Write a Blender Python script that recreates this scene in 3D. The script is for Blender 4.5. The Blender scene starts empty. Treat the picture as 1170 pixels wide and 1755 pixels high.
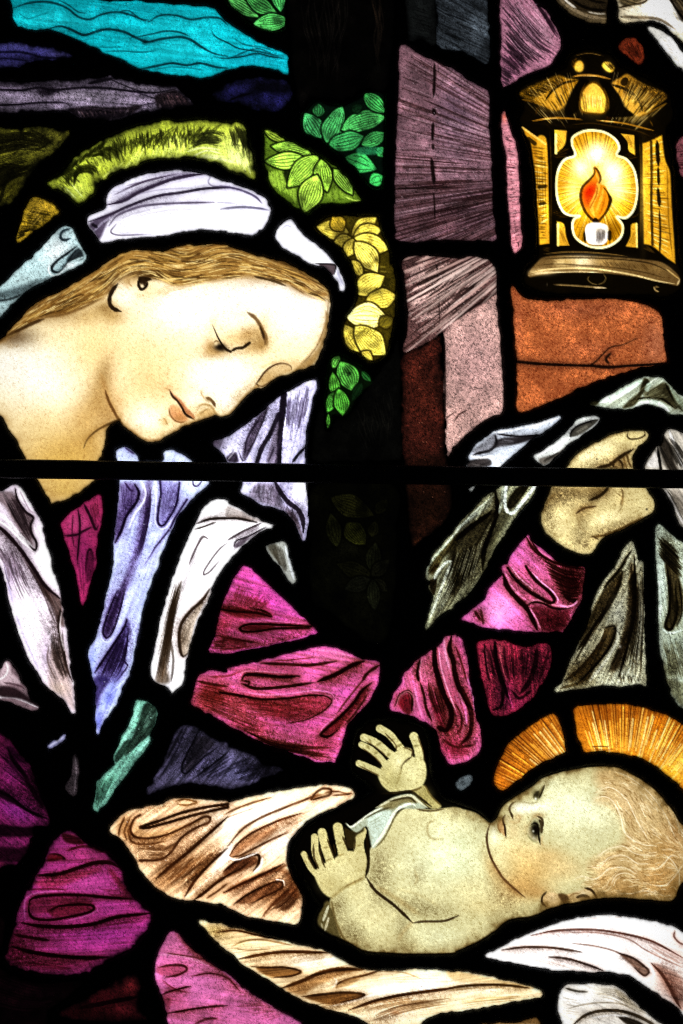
import bpy, math, random
import numpy as np

# ------------------------------------------------------------------ camera, world, light, exposure
MM = 0.0005                      # metres per drawing unit: the window is drawn at half a millimetre per unit
CX, CY, HZ = 585.0, 877.5, 1.55  # drawing unit that lies straight ahead of the camera, and its height above the floor
scene = bpy.context.scene
cam_d = bpy.data.cameras.new("camera")
cam = bpy.data.objects.new("camera", cam_d)
scene.collection.objects.link(cam)
DIST = 2.2
cam.location = (0.0, -DIST, HZ)
cam.rotation_euler = (math.radians(90), 0, 0)
cam_d.sensor_fit = 'VERTICAL'
cam_d.sensor_height = 36.0
cam_d.lens = 36.0 * DIST / (1755 * MM)
cam_d.clip_end = 200.0
scene.camera = cam

world = bpy.data.worlds.new("World")
scene.world = world
world.use_nodes = True
world.node_tree.nodes["Background"].inputs[0].default_value = (0.75, 0.85, 1.0, 1)
world.node_tree.nodes["Background"].inputs[1].default_value = 0.006    # the dim church interior

LIGHT = 1.30                     # radiance of the daylight behind the glass
lamp_d = bpy.data.lights.new("daylight_behind_window", 'AREA')
lamp_d.shape = 'RECTANGLE'
lamp_d.size, lamp_d.size_y = 5.0, 5.0
lamp_d.energy = LIGHT * math.pi * 25.0 * 1.22
lamp_d.color = (1.0, 1.0, 1.0)
lamp = bpy.data.objects.new("daylight_behind_window", lamp_d)
scene.collection.objects.link(lamp)
lamp.location = (0, 0.6, HZ)
lamp.rotation_euler = (math.radians(-90), 0, 0)

vs = scene.view_settings
vs.view_transform = 'Standard'
vs.look = 'None'
vs.exposure = 0.0
vs.gamma = 1.0
vs.use_curve_mapping = False
scene.render.engine = 'CYCLES'
scene.cycles.use_denoising = False
scene.cycles.filter_width = 1.1
scene.cycles.max_bounces = 6
scene.cycles.diffuse_bounces = 2
scene.cycles.transparent_max_bounces = 8

# ------------------------------------------------------------------ drawing engine (glass paint as vertex colour)
PITCH = 1.5
X0, Y0, X1, Y1 = -90.0, -90.0, 1260.0, 1845.0
NX = int((X1 - X0) / PITCH) + 1
NY = int((Y1 - Y0) / PITCH) + 1
rng = np.random.default_rng(11)
random.seed(5)
COLS = {'1': 0.0, '2': 390.0, '3': 780.0}
ROWS = {'a': 0.0, 'b': 390.0, 'c': 780.0, 'd': 1170.0, 'e': 1365.0}


SHEETS = {r + c: (COLS[c], ROWS[r], 3.0) for r in ROWS for c in COLS}
SHEETS.update(f1=(280, 520, 3.9), f2=(820, 1300, 5.85), f3=(870, 60, 3.9), f4=(870, 220, 3.9), f5=(500, 1220, 3.9), f6=(780, 620, 3.0))


def pts(s):
    """'a1 10,20 30,40*' -> drawing points; letter and digit name a sheet of the full-size working drawing, * marks a corner."""
    out = []
    ox = oy = 0.0
    k = 3.0
    for tk in s.split():
        if tk[0].isalpha():
            ox, oy, k = SHEETS[tk]
            continue
        c = tk.endswith('*')
        x, y = tk.rstrip('*').split(',')
        out.append((ox + float(x) / k, oy + float(y) / k, c))
    return out


def spline(P, closed=False, step=3.0):
    n = len(P)
    A = np.array([(p[0], p[1]) for p in P])
    if n < 3 and not closed:
        m = max(2, int(np.hypot(*(A[1] - A[0])) / step) + 1)
        t = np.linspace(0, 1, m)[:, None]
        return A[0] * (1 - t) + A[1] * t
    out = []
    for i in range(n if closed else n - 1):
        p1, p2 = A[i], A[(i + 1) % n]
        p0 = A[i - 1] if (closed or i > 0) else 2 * p1 - p2
        p3 = A[(i + 2) % n] if (closed or i + 2 < n) else 2 * p2 - p1
        d = p2 - p1
        ln = float(np.hypot(*d))
        m1 = d if P[i][2] else 0.5 * (p2 - p0)
        m2 = d if P[(i + 1) % n][2] else 0.5 * (p3 - p1)
        for q in (m1, m2):
            k = float(np.hypot(*q))
            if k > 1.3 * ln and k > 0:
                q *= 1.3 * ln / k
        k = max(2, int(ln / step) + 1)
        t = (np.arange(k) / k)[:, None]
        out.append((2*t**3 - 3*t**2 + 1) * p1 + (t**3 - 2*t**2 + t) * m1 + (-2*t**3 + 3*t**2) * p2 + (t**3 - t**2) * m2)
    if not closed:
        out.append(A[-1:])
    return np.concatenate(out)


def hexc(h):
    if isinstance(h, str):
        return np.array([int(h[i:i + 2], 16) for i in (0, 2, 4)], float)
    return np.array(h, float)


class Ctx:
    pass


C = Ctx()
C.clip = None
C.lw, C.hm, C.mat = 1.35, 1.5, 1.0


def smooth(a, k):
    for _ in range(k):
        a = (a + np.roll(a, 1, 0) + np.roll(a, -1, 0)) / 3.0
        a = (a + np.roll(a, 1, 1) + np.roll(a, -1, 1)) / 3.0
    return a


def norm(a):
    return (a - a.mean()) / a.std()


def coarse(cell):
    h, w = int(NY / cell) + 3, int(NX / cell) + 3
    g = rng.standard_normal((h, w))
    yy, xx = np.arange(NY) / cell, np.arange(NX) / cell
    iy, ix = yy.astype(int), xx.astype(int)
    fy, fx = (yy - iy)[:, None], (xx - ix)[None, :]
    fy, fx = fy*fy*(3-2*fy), fx*fx*(3-2*fx)
    return norm(g[iy][:, ix]*(1-fy)*(1-fx) + g[iy][:, ix+1]*(1-fy)*fx + g[iy+1][:, ix]*fy*(1-fx) + g[iy+1][:, ix+1]*fy*fx)


GRAIN0 = rng.standard_normal((NY, NX))
GRAIN1 = norm(smooth(rng.standard_normal((NY, NX)), 1))
GRAIN2 = norm(coarse(2.6) + 0.6 * coarse(1.6))
PATCH = norm(coarse(14) + 0.7 * coarse(7) + coarse(30))
WOB = norm(coarse(6) + coarse(12) + 0.4 * coarse(3))
STREAK = norm(coarse(5) + 0.5 * coarse(9))


def window(x0, y0, x1, y1):
    c0 = max(C.c0, int((x0 - X0) / PITCH)); c1 = min(C.c1, int((x1 - X0) / PITCH) + 2)
    r0 = max(C.r0, int((y0 - Y0) / PITCH)); r1 = min(C.r1, int((y1 - Y0) / PITCH) + 2)
    return r0, r1, c0, c1


def gridxy(r0, r1, c0, c1):
    return (X0 + np.arange(c0, c1) * PITCH)[None, :], (Y0 + np.arange(r0, r1) * PITCH)[:, None]


def poly_sd(Q, R=30.0):
    """Signed distance (negative inside, clamped to R) to the closed polyline Q over its own window."""
    r0, r1, c0, c1 = window(Q[:, 0].min() - R, Q[:, 1].min() - R, Q[:, 0].max() + R, Q[:, 1].max() + R)
    if r1 <= r0 or c1 <= c0:
        return None
    h, w = r1 - r0, c1 - c0
    D = np.full((h, w), R)
    tog = np.zeros((h, w + 1), np.int32)
    n = len(Q)
    for i in range(n):
        ax, ay = Q[i]; bx, by = Q[(i + 1) % n]
        a0 = max(r0, int((min(ay, by) - R - Y0) / PITCH)); a1 = min(r1, int((max(ay, by) + R - Y0) / PITCH) + 2)
        b0 = max(c0, int((min(ax, bx) - R - X0) / PITCH)); b1 = min(c1, int((max(ax, bx) + R - X0) / PITCH) + 2)
        if a1 > a0 and b1 > b0:
            X, Y = gridxy(a0, a1, b0, b1)
            dx, dy = bx - ax, by - ay
            L2 = dx*dx + dy*dy + 1e-9
            t = np.clip(((X - ax) * dx + (Y - ay) * dy) / L2, 0, 1)
            d = np.sqrt((X - ax - t*dx)**2 + (Y - ay - t*dy)**2)
            S = D[a0 - r0:a1 - r0, b0 - c0:b1 - c0]
            np.minimum(S, d, out=S)
        if ay != by:
            lo, hi = (ay, by) if ay < by else (by, ay)
            ra = max(r0, int(math.ceil((lo - Y0) / PITCH))); rb = min(r1, int(math.ceil((hi - Y0) / PITCH)))
            if rb > ra:
                rows = np.arange(ra, rb)
                xc = ax + (Y0 + rows * PITCH - ay) / (by - ay) * (bx - ax)
                cc = np.clip(np.ceil((xc - X0) / PITCH).astype(int) - c0, 0, w)
                np.add.at(tog, (rows - r0, cc), 1)
    ins = (np.cumsum(tog, 1)[:, :w] % 2) == 1
    return (r0, r1, c0, c1), np.where(ins, -D, D)


def blend(win, cov, col):
    r0, r1, c0, c1 = win
    S = C.img[r0:r1, c0:c1]
    if C.clip is not None:
        cov = cov * C.clip[r0:r1, c0:c1]
    S += (hexc(col) - S) * cov[..., None]


def clip(s=None):
    """Keep the following strokes inside outline s (a stencil), or lift the stencil."""
    if s is None:
        C.clip = None
        return
    C.clip = None
    m = np.zeros((NY, NX))
    (r0, r1, c0, c1), D = poly_sd(spline(pts(s), True, 4.0), 4.0)
    m[r0:r1, c0:c1] = np.clip(.5 - D / 1.8, 0, 1)
    C.clip = m


K = '120a06'


def L(s, w=8, col=K, a=.92, tp=1, sf=4.5, rough=.25):
    P = spline(pts(s) if isinstance(s, str) else s, False, 3.0)
    dark = hexc(col).sum() < 260
    if dark and 8 <= w < 34 and sf < 7 and a > .6 and C.mat > 0:
        # matt paint brushed out beside the trace line, first broad and thin, then closer and denser
        _stroke(P, w / 3.0 * 4.5, hexc(col) * 1.8, .17 * a * C.mat, tp, w / 3.0 * 4.5, .1)
        _stroke(P, w / 3.0 * 2.4, hexc(col) * 1.4, .3 * a * C.mat, tp, w / 3.0 * 1.9, .1)
    _stroke(P, w / 3.0 * (C.lw if dark and w < 24 else 1.0), col, a, tp, sf / 3.0, rough)


def STYLE(lw=1.18, hm=1.6, mat=.62):
    """Weight of trace lines, density of hatching, amount of matt for the pane in hand."""
    C.lw, C.hm, C.mat = lw, hm, mat


def T(gain=1.0, gamma=1.0, sat=1.0):
    """Glass tone of the whole pane: lighter or darker, harder or softer, more or less coloured."""
    s = (slice(C.r0, C.r1), slice(C.c0, C.c1))
    v = np.clip(C.img[s], 0, 300) / 255.0
    m = v.max(-1, keepdims=True) + 1e-6
    v = v * (gain * m ** gamma / m)
    g = v.mean(-1, keepdims=True)
    C.img[s] = 255.0 * np.clip(g + (v - g) * sat, 0, 1.2)


def _stroke(P, w, col, a, tp, sf, rough=.25):
    n = len(P)
    if n < 2:
        return
    T = np.linspace(0, 1, n)
    if tp == 1:
        W = w * np.clip(np.minimum(T, 1 - T) * 5 + .25, 0, 1)
    elif tp == 2:
        W = w * (1 - T * .85)
    elif tp == 3:
        W = w * (.15 + T * .85)
    else:
        W = np.full(n, w)
    W = W * (1 + rough * (rng.random(n) - .5))
    m = w / 2 + sf
    win = window(P[:, 0].min() - m, P[:, 1].min() - m, P[:, 0].max() + m, P[:, 1].max() + m)
    r0, r1, c0, c1 = win
    if r1 <= r0 or c1 <= c0:
        return
    cov = np.zeros((r1 - r0, c1 - c0))
    for i in range(n - 1):
        ax, ay = P[i]; bx, by = P[i + 1]
        a0 = max(r0, int((min(ay, by) - m - Y0) / PITCH)); a1 = min(r1, int((max(ay, by) + m - Y0) / PITCH) + 2)
        b0 = max(c0, int((min(ax, bx) - m - X0) / PITCH)); b1 = min(c1, int((max(ax, bx) + m - X0) / PITCH) + 2)
        if a1 <= a0 or b1 <= b0:
            continue
        X, Y = gridxy(a0, a1, b0, b1)
        dx, dy = bx - ax, by - ay
        t = np.clip(((X - ax) * dx + (Y - ay) * dy) / (dx*dx + dy*dy + 1e-9), 0, 1)
        d = np.sqrt((X - ax - t*dx)**2 + (Y - ay - t*dy)**2)
        hw = (W[i] * (1 - t) + W[i + 1] * t) / 2
        cv = np.clip((hw - d) / sf + .5, 0, 1) * np.minimum(1, hw * 2 / 1.1)
        S = cov[a0 - r0:a1 - r0, b0 - c0:b1 - c0]
        np.maximum(S, cv, out=S)
    blend(win, cov * a, col)


def F(s, col, a=1., sf=6, grain=0.):
    """A filled patch with soft edge (sf) and optional stippled edge."""
    Q = spline(pts(s), True, 4.0)
    sf = sf / 3.0
    r = poly_sd(Q, max(4.0, sf))
    if r is None:
        return
    win, D = r
    if grain:
        D = D + grain * sf * GRAIN2[win[0]:win[1], win[2]:win[3]] * .5
    blend(win, np.clip(.5 - D / sf, 0, 1) * a, col)


def G(s, rx, ry, col, a, rot=0):
    (x, y, _), = pts(s)
    rx, ry = rx / 3.0, ry / 3.0
    m = max(rx, ry) * 2.2
    win = window(x - m, y - m, x + m, y + m)
    if win[1] <= win[0] or win[3] <= win[2]:
        return
    X, Y = gridxy(*win)
    c, sn = math.cos(math.radians(rot)), math.sin(math.radians(rot))
    u, v = (X - x) * c + (Y - y) * sn, -(X - x) * sn + (Y - y) * c
    blend(win, np.exp(-((u / rx)**2 + (v / ry)**2)) * a, col)


def resample(P, n):
    d = np.concatenate([[0], np.cumsum(np.hypot(*np.diff(P, axis=0).T))])
    t = np.linspace(0, d[-1], n)
    return np.stack([np.interp(t, d, P[:, 0]), np.interp(t, d, P[:, 1])], 1)


def H(A, B, n, w=5, col=K, a=.8, jit=.6, trim=.25, tp=1, sf=4.0, wave=0.):
    """n brush lines that pass from guide A to guide B."""
    PA, PB = resample(spline(pts(A)), 48), resample(spline(pts(B)), 48)
    if hexc(col).sum() < 260:
        n = int(round(n * C.hm))
    for i in range(n):
        t = (i + .5 + jit * (random.random() - .5)) / n
        t2 = t + jit * .5 * (random.random() - .5) / n
        u = np.linspace(0, 1, 48)[:, None]
        k = t * (1 - u) + t2 * u
        P = PA * (1 - k) + PB * k
        s = int(48 * trim * random.random()); e = 48 - int(48 * trim * random.random())
        P = P[s:max(e, s + 4)]
        if wave:
            ph = random.random() * 6
            P = P + wave / 3 * np.sin(np.linspace(0, 7, len(P)) + ph)[:, None]
        ln = np.hypot(*np.diff(P, axis=0).T).sum()
        P = resample(P, max(3, int(ln / 4) + 1))
        _stroke(P, w / 3.0 * 1.15 * (.6 + .8 * random.random()), col, a * (.6 + .4 * random.random()), tp, sf / 3.0)


def E(width, col=K, a=.8, g=.5):
    """Matt paint that thickens towards the lead, stippled."""
    sd = C.sd
    if width < 13:
        width, a = width * .25, a * .5
    wd = width / 3.0
    cov = np.exp(np.clip((sd + g * wd * .6 * WOB[C.r0:C.r1, C.c0:C.c1]) / wd, -20, 0)) * a
    blend((C.r0, C.r1, C.c0, C.c1), np.clip(cov, 0, 1), col)


def N(fine=.1, patch=.05, tint=None):
    """Stippled matt: density noise over everything painted so far."""
    s = (slice(C.r0, C.r1), slice(C.c0, C.c1))
    g = GRAIN0[s] * .95 + GRAIN1[s] * .4 + GRAIN2[s] * .18
    lum = np.clip(C.img[s].mean(-1) / 255.0, 0, 1)
    d = fine * .78 * (1.25 - .75 * lum) * np.where(g > 0, g * (.8 + .45 * g), g * .55) + patch * PATCH[s]
    m = np.exp(-d)[..., None]
    if tint is not None:
        t = hexc(tint) / 255.0
        m = np.where(m < 1, m ** (1.6 - 1.2 * t), m)
    C.img[s] *= m


def M(s, rx, ry, a, rot=0, col='1c0f06'):
    """A cloud of stippled matt paint."""
    (x, y, _), = pts(s)
    rx, ry = rx / 3.0, ry / 3.0
    m = max(rx, ry) * 2.2
    win = window(x - m, y - m, x + m, y + m)
    if win[1] <= win[0] or win[3] <= win[2]:
        return
    X, Y = gridxy(*win)
    c, sn = math.cos(math.radians(rot)), math.sin(math.radians(rot))
    u, v = (X - x) * c + (Y - y) * sn, -(X - x) * sn + (Y - y) * c
    g = np.clip(1 + .25 * GRAIN0[win[0]:win[1], win[2]:win[3]] + .12 * GRAIN1[win[0]:win[1], win[2]:win[3]], .2, 1.8)
    blend(win, np.clip(np.exp(-((u / rx)**2 + (v / ry)**2)) * a * .72 * g, 0, 1), col)


def FOLD(s, lw, mw, side=1, a=.7, col='160c06', lite=None):
    """A fold: trace line with matt graded out on one side (1 right of the stroke, -1 left, 0 both)."""
    P = resample(spline(pts(s)), 40)
    mw = mw / 3.0 * .85
    a = a * .66
    m = mw * 2.4
    win = window(P[:, 0].min() - m, P[:, 1].min() - m, P[:, 0].max() + m, P[:, 1].max() + m)
    r0, r1, c0, c1 = win
    if r1 <= r0 or c1 <= c0:
        return
    X, Y = gridxy(*win)
    D = np.full((r1 - r0, c1 - c0), 1e9); S = np.zeros_like(D); U = np.zeros_like(D)
    n = len(P)
    for i in range(n - 1):
        ax, ay = P[i]; dx, dy = P[i + 1] - P[i]
        t = np.clip(((X - ax) * dx + (Y - ay) * dy) / (dx*dx + dy*dy + 1e-9), 0, 1)
        ex, ey = X - ax - t * dx, Y - ay - t * dy
        d = np.hypot(ex, ey)
        k = d < D
        D = np.where(k, d, D); S = np.where(k, dx * ey - dy * ex, S); U = np.where(k, (i + t) / (n - 1), U)
    sd = np.ones_like(D) if side == 0 else np.clip(S * side / (np.hypot(*(P[1] - P[0])) * 1.5) + .5, 0, 1)
    if side == 0:
        D = D * 1.5
    taper = np.clip(np.minimum(U, 1 - U) * 5 + .15, 0, 1)
    g = np.clip(1 + .25 * GRAIN0[r0:r1, c0:c1] + .15 * GRAIN1[r0:r1, c0:c1], .2, 1.9)
    blend(win, np.clip(np.exp(-(D / mw) ** 1.3) * sd * taper * a * g, 0, 1), col)
    if lw:
        _stroke(P, lw / 3.0 * 1.25, col, .9, 1, 1.5)
    if lite is not None:
        d_ = np.gradient(P, axis=0)
        nrm = np.stack([-d_[:, 1], d_[:, 0]], 1); nrm /= np.hypot(*nrm.T)[:, None] + 1e-9
        _stroke(P - nrm * (side or 1) * (lw / 3.0 * 1.2 + 1.2), lw / 3.0 * .8 + 1.0, lite, .75, 1, 1.6)


def B(angle, amp=.25, ln=60.0, wd=2.0, bend=.2):
    """Brush marks all over the pane in one direction (degrees, clockwise from the right), bending with the glass."""
    X, Y = gridxy(C.r0, C.r1, C.c0, C.c1)
    p = PATCH[C.r0:C.r1, C.c0:C.c1]
    t = math.radians(angle)
    u = (X * math.cos(t) + Y * math.sin(t)) / ln + 50
    v = (-X * math.sin(t) + Y * math.cos(t)) + bend * 6 * np.sin(u * 1.7 + p * .3)
    out = np.zeros((C.r1 - C.r0, C.c1 - C.c0))
    for k, (wk, ak) in enumerate(((wd, 1.0), (wd * 2.3, .8))):
        g = rng.standard_normal((256, 512))
        uu, vv = u * (1.0 if k == 0 else .6), v / wk
        iu, iv = np.floor(uu).astype(int), np.floor(vv).astype(int)
        fu, fv = uu - iu, vv - iv
        fu, fv = fu*fu*(3-2*fu), fv*fv*(3-2*fv)
        q = lambda a_, b_: g[a_ % 256, b_ % 512]
        out += ak * (q(iu, iv)*(1-fu)*(1-fv) + q(iu+1, iv)*fu*(1-fv) + q(iu, iv+1)*(1-fu)*fv + q(iu+1, iv+1)*fu*fv)
    lum = np.clip(C.img[C.r0:C.r1, C.c0:C.c1].mean(-1) / 255.0, 0, 1)
    d = amp * .5 * out * (1.35 - 1.2 * lum)
    C.img[C.r0:C.r1, C.c0:C.c1] *= np.exp(-np.where(d > 0, d, d * .7))[..., None]


def FLOW(poly, guides, n, ln, w, col, a, wave=0., tp=1, spread=.15):
    """n short brush hairs inside poly that follow the guide curves."""
    Q = spline(pts(poly), True, 6.0)
    GP, GT = [], []
    for g in guides:
        P = resample(spline(pts(g)), 40)
        GP.append(P); t = np.gradient(P, axis=0); GT.append(t / (np.hypot(*t.T)[:, None] + 1e-9))
    GP, GT = np.concatenate(GP), np.concatenate(GT)
    qx, qy = Q[:, 0], Q[:, 1]; qx2, qy2 = np.roll(qx, -1), np.roll(qy, -1)

    def inside(x, y):
        k = (qy > y) != (qy2 > y)
        return (np.sum(k & (x < (qx2 - qx) * (y - qy) / (qy2 - qy + 1e-12) + qx)) % 2) == 1
    x0, y0, x1, y1 = qx.min(), qy.min(), qx.max(), qy.max()
    ln = ln / 3.0
    done = tries = 0
    while done < n and tries < n * 12:
        tries += 1
        p = np.array([random.uniform(x0, x1), random.uniform(y0, y1)])
        if not inside(*p):
            continue
        done += 1
        path = [p]
        off, ph = random.uniform(-spread, spread), random.random() * 6
        m = max(3, int(ln * random.uniform(.6, 1.3) / 3.0))
        for k in range(m):
            d2 = ((GP - p) ** 2).sum(1)
            wt = 1.0 / (d2 + 30.0) ** 1.6
            t = (GT * wt[:, None]).sum(0)
            t /= np.hypot(*t) + 1e-9
            an = off + wave * math.sin(k * .9 + ph)
            t = np.array([t[0] * math.cos(an) - t[1] * math.sin(an), t[0] * math.sin(an) + t[1] * math.cos(an)])
            p = p + t * 3.0
            path.append(p)
        _stroke(np.array(path), w / 3.0 * random.uniform(.7, 1.3), col if isinstance(col, str) else random.choice(col), a * random.uniform(.6, 1.0), tp, 1.3)


def RAYS(cx, cy, a0, a1, n, r0, r1, w, col, a, ln=.5):
    """n straight rays fanning out from (cx, cy) between two angles and two radii."""
    for i in range(n):
        t = math.radians(a0 + (a1 - a0) * (i + random.random()) / n)
        k = (r1 - r0) * ln * random.uniform(.5, 1.3)
        q = random.uniform(r0 - k * .3, r1 - k * .6)
        P = np.array([(cx + math.cos(t) * r, cy + math.sin(t) * r) for r in np.linspace(q, q + k, max(3, int(k / 4)))])
        _stroke(P, w * random.uniform(.5, 1.5), col if isinstance(col, str) else random.choice(col), a * random.uniform(.5, 1.0), 1, 1.5)


def TINT(base, kr=0., kg=.25, kb=.8):
    """Thin paint over coloured glass takes the lighter colours first: shift hue with density."""
    s = (slice(C.r0, C.r1), slice(C.c0, C.c1))
    m = np.clip(C.img[s].max(-1) / hexc(base).max(), .02, 1)
    for i, k in enumerate((kr, kg, kb)):
        if k:
            C.img[s][..., i] *= m ** k


def spots(n, col, a, r=2.0):
    for _ in range(n):
        i, j = rng.integers(C.r0, C.r1), rng.integers(C.c0, C.c1)
        if C.sd[i - C.r0, j - C.c0] < -2:
            C.img[i, j] += (hexc(col) - C.img[i, j]) * a
            if rng.random() < .5 and j + 1 < C.c1:
                C.img[i, j + 1] += (hexc(col) - C.img[i, j + 1]) * a * .6


def LEAF(base, tip, w, col, bend=0., dark='0a1404', veins=4, vcol=None, tipc=None):
    (bx, by, _), = pts(base); (tx, ty, _), = pts(tip)
    ln = math.hypot(tx - bx, ty - by)
    ux, uy = (tx - bx) / ln, (ty - by) / ln
    nx, ny = -uy, ux
    w = w / 3.0
    wob = random.uniform(-.12, .12)
    col = hexc(col) * random.uniform(.95, 1.2)

    def at(t, o):
        b = bend / 3.0 * math.sin(math.pi * t)
        k = w * .55 * math.sin(math.pi * min(1, t ** .9)) ** .95 * o * (1 + wob * math.sin(t * 9 + bx)) if 0 < t < 1 else 0
        return (bx + ux * ln * t + nx * (b + k), by + uy * ln * t + ny * (b + k))
    TT = np.linspace(0, 1, 14)
    Q = np.array([at(t, 1) for t in TT] + [at(t, -1) for t in TT[::-1][1:-1]])
    r = poly_sd(Q, 8.0)
    if r is None:
        return
    win, D = r
    blend(win, np.clip(.5 - (D - 3.2) / 2.5, 0, 1) * .95, dark)
    blend(win, np.clip(.5 - D / 2.2, 0, 1), col)
    for i in range(veins):
        o = (i + .5) / veins * 2 - 1
        P = np.array([at(t, o * .9 + .04 * (random.random() - .5)) for t in np.linspace(.06 + .1 * random.random(), .95 - .2 * random.random(), 9)])
        _stroke(P, 1.5, vcol or dark, .7, 1, 1.4)
    blend(win, np.clip(.5 - D / 2.2, 0, 1) * np.clip(.22 * PATCH[win[0]:win[1], win[2]:win[3]], 0, .5), dark)


panes = []


def pane(name, label, part, outline, base, ops):
    panes.append((name, label, part, outline, base, ops))

# ------------------------------------------------------------------ the panes, traced piece by piece
# --- landscape at the upper left
pane('water_pane', 'turquoise glass pane painted with wavy water lines', 'landscape',
     'a1 45,-200 53,0 65,40 70,95 95,135* 185,150 270,155 400,205 470,235 540,270 620,305 690,340 760,362 850,375 960,385 1010,397 1080,393 1130,375 a2 0,355 100,338 200,345 305,376* 305,315 290,280 220,250 130,205 60,165 20,135 a1 1150,100 1100,50 1040,35 950,30 850,20 700,8 480,-10 380,-200',
     '0bbac8', lambda: (
     G('a1 300,100', 260, 60, '1ed0dc', .7), G('a1 900,230', 250, 110, '1cd2de', .7), G('a1 950,100', 200, 50, '16c0cc', .6),
     G('a2 150,300', 150, 60, '12b0cc', .6), G('a1 700,40', 300, 35, '0890a0', .5),
     L('a1 60,45 150,15 250,10 340,40 400,85 460,100 520,75 600,62 680,80 740,105 790,108', 9, '04343c', .85),
     L('a1 300,0 350,25 400,60 450,70', 6, '04343c', .7),
     L('a1 600,65 660,55 720,95 770,100', 6, '04343c', .7),
     L('a1 760,115 820,80 900,78 980,100 1060,90 1130,95 1170,130', 9, '04343c', .8),
     L('a1 220,160 300,135 360,150 430,180 500,160 560,150 640,165 700,195 760,215 830,200 920,190 980,205 1040,245 1100,275 1170,290', 11, '043038', .9),
     L('a1 700,190 780,175 850,160 920,165 980,190', 7, '04343c', .8),
     L('a1 540,265 620,262 720,268 800,262', 7, '055a64', .8), L('a1 480,240 560,243 640,240', 5, '055a64', .6),
     L('a1 720,355 800,340 880,325 960,335 1030,325 1110,345 1170,350', 10, '043038', .9),
     L('a1 790,358 870,345 980,350 1060,365', 5, '055a64', .7),
     L('a1 1080,150 1110,190 1170,220 a2 60,250 160,265 250,285 300,290', 7, '043038', .8),
     L('a1 1090,290 1170,300 a2 80,270 150,250 230,275', 6, '043038', .7),
     L('a2 0,300 80,290 150,275 220,290 290,300', 8, '043038', .85),
     L('a1 90,60 140,95 200,80 260,60', 5, '055a64', .45), L('a1 300,200 380,215 460,200', 5, '055a64', .5),
     L('a2 20,190 90,230 170,240 240,265', 6, '055a64', .6), G('a1 745,215', 16, 12, '02181c', .9),
     H('a1 420,120 700,140 900,120', 'a1 560,240 760,250 1000,290', 9, 3, '055a64', .35, trim=.8),
     T(.97), B(8, .16), N(.2, .07, '40ffff'), spots(50, '70f0f8', .6), E(7, '02282e', .7)))
pane('hill_pane', 'indigo blue glass pane of the far hill below the water', 'landscape',
     'a1 -260,235 0,222 60,215 150,225 250,245 330,262 375,285 330,302 220,308 150,322 100,342 0,357 -260,360', '4a4694', lambda: (
     G('a1 80,240', 120, 25, '6460b4', .6), G('a1 300,285', 60, 20, '6a64a0', .5), G('a1 60,330', 120, 18, '504c9c', .5),
     L('a1 -200,280 0,268 120,270 220,295 330,298', 10, '0c0a20', .85), L('a1 -100,312 20,300 140,312', 8, '0c0a20', .8), G('a1 150,300', 120, 14, '0c0a20', .6),
     T(.86), N(.25, .1), E(18, '06050f', .95)))
pane('rock_pane', 'lilac grey glass pane painted as a ledge of rock', 'landscape',
     'a1 -260,425 0,420 150,425 300,415 450,405 560,395 590,402 680,425 800,435 900,440 915,460 960,500 990,540 900,555 820,565 700,585 600,615 520,610 400,600 340,572 200,572 0,577 -260,580', '9a8aa4', lambda: (
     G('a1 430,490', 220, 30, 'b7a8bd', .7), G('a1 720,450', 160, 14, 'bdb0c4', .7), G('a1 60,430', 300, 14, '3a3040', .7),
     L('a1 -200,470 0,462 110,464 200,450 250,462 300,462 400,452 520,452 620,462 700,472 800,476 905,455', 10, '100a14', .9),
     F('a1 190,470 250,445 300,465 240,495', '1c1420', .8, 20), L('a1 450,430 520,415 580,405', 14, '100a14', .85), L('a1 560,405 640,440 700,462 760,475', 5, '100a14', .8),
     L('a1 -200,545 80,538 200,528 330,528 360,545', 9, '100a14', .9), L('a1 700,475 760,495 800,510 790,530 720,540', 6, '201828', .8),
     F('a1 350,560 480,545 520,550 660,548 690,540 730,545 700,570 640,600 540,618 420,608', '140c10', .85, 14),
     F('a1 800,490 860,470 910,465 990,545 900,555 820,560 800,530', '180e10', .85, 14),
     H('a1 830,490 850,560', 'a1 930,480 980,545', 9, 6, '6a4c50', .8), H('a1 400,570 430,610', 'a1 700,550 690,590', 12, 6, '806468', .75),
     L('a1 660,560 640,590', 10, 'a890a0', .6), L('a1 820,535 825,560', 14, 'a890a0', .7), L('a1 400,570 420,605', 10, 'a890a0', .7),
     T(.84), M('a1 240,470', 80, 30, .5, 0, '100a12'), M('a1 560,590', 200, 24, .6, 0, '100a12'), B(3, .3), N(.33, .12), E(16, '0a070c', .9)))
pane('dark_hill_pane', 'nearly black indigo glass pane between the water and the green leaves', 'landscape',
     'a1 1095,490 1130,455 a2 20,425 120,405 200,400 300,420 330,480 310,530 260,570 150,560 90,545 30,522 a1 1130,520', '1a1848', lambda: (
     F('a2 60,500 110,460 140,430 240,420 320,440 300,480 160,478', '07060f', .9, 25), G('a2 60,450', 60, 25, '26245e', .8), G('a2 220,515', 110, 28, '22205a', .7),
     L('a2 0,520 60,495 120,480', 10, '05040a', .9), N(.3, .25), E(30, '030306', .95)))
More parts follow.
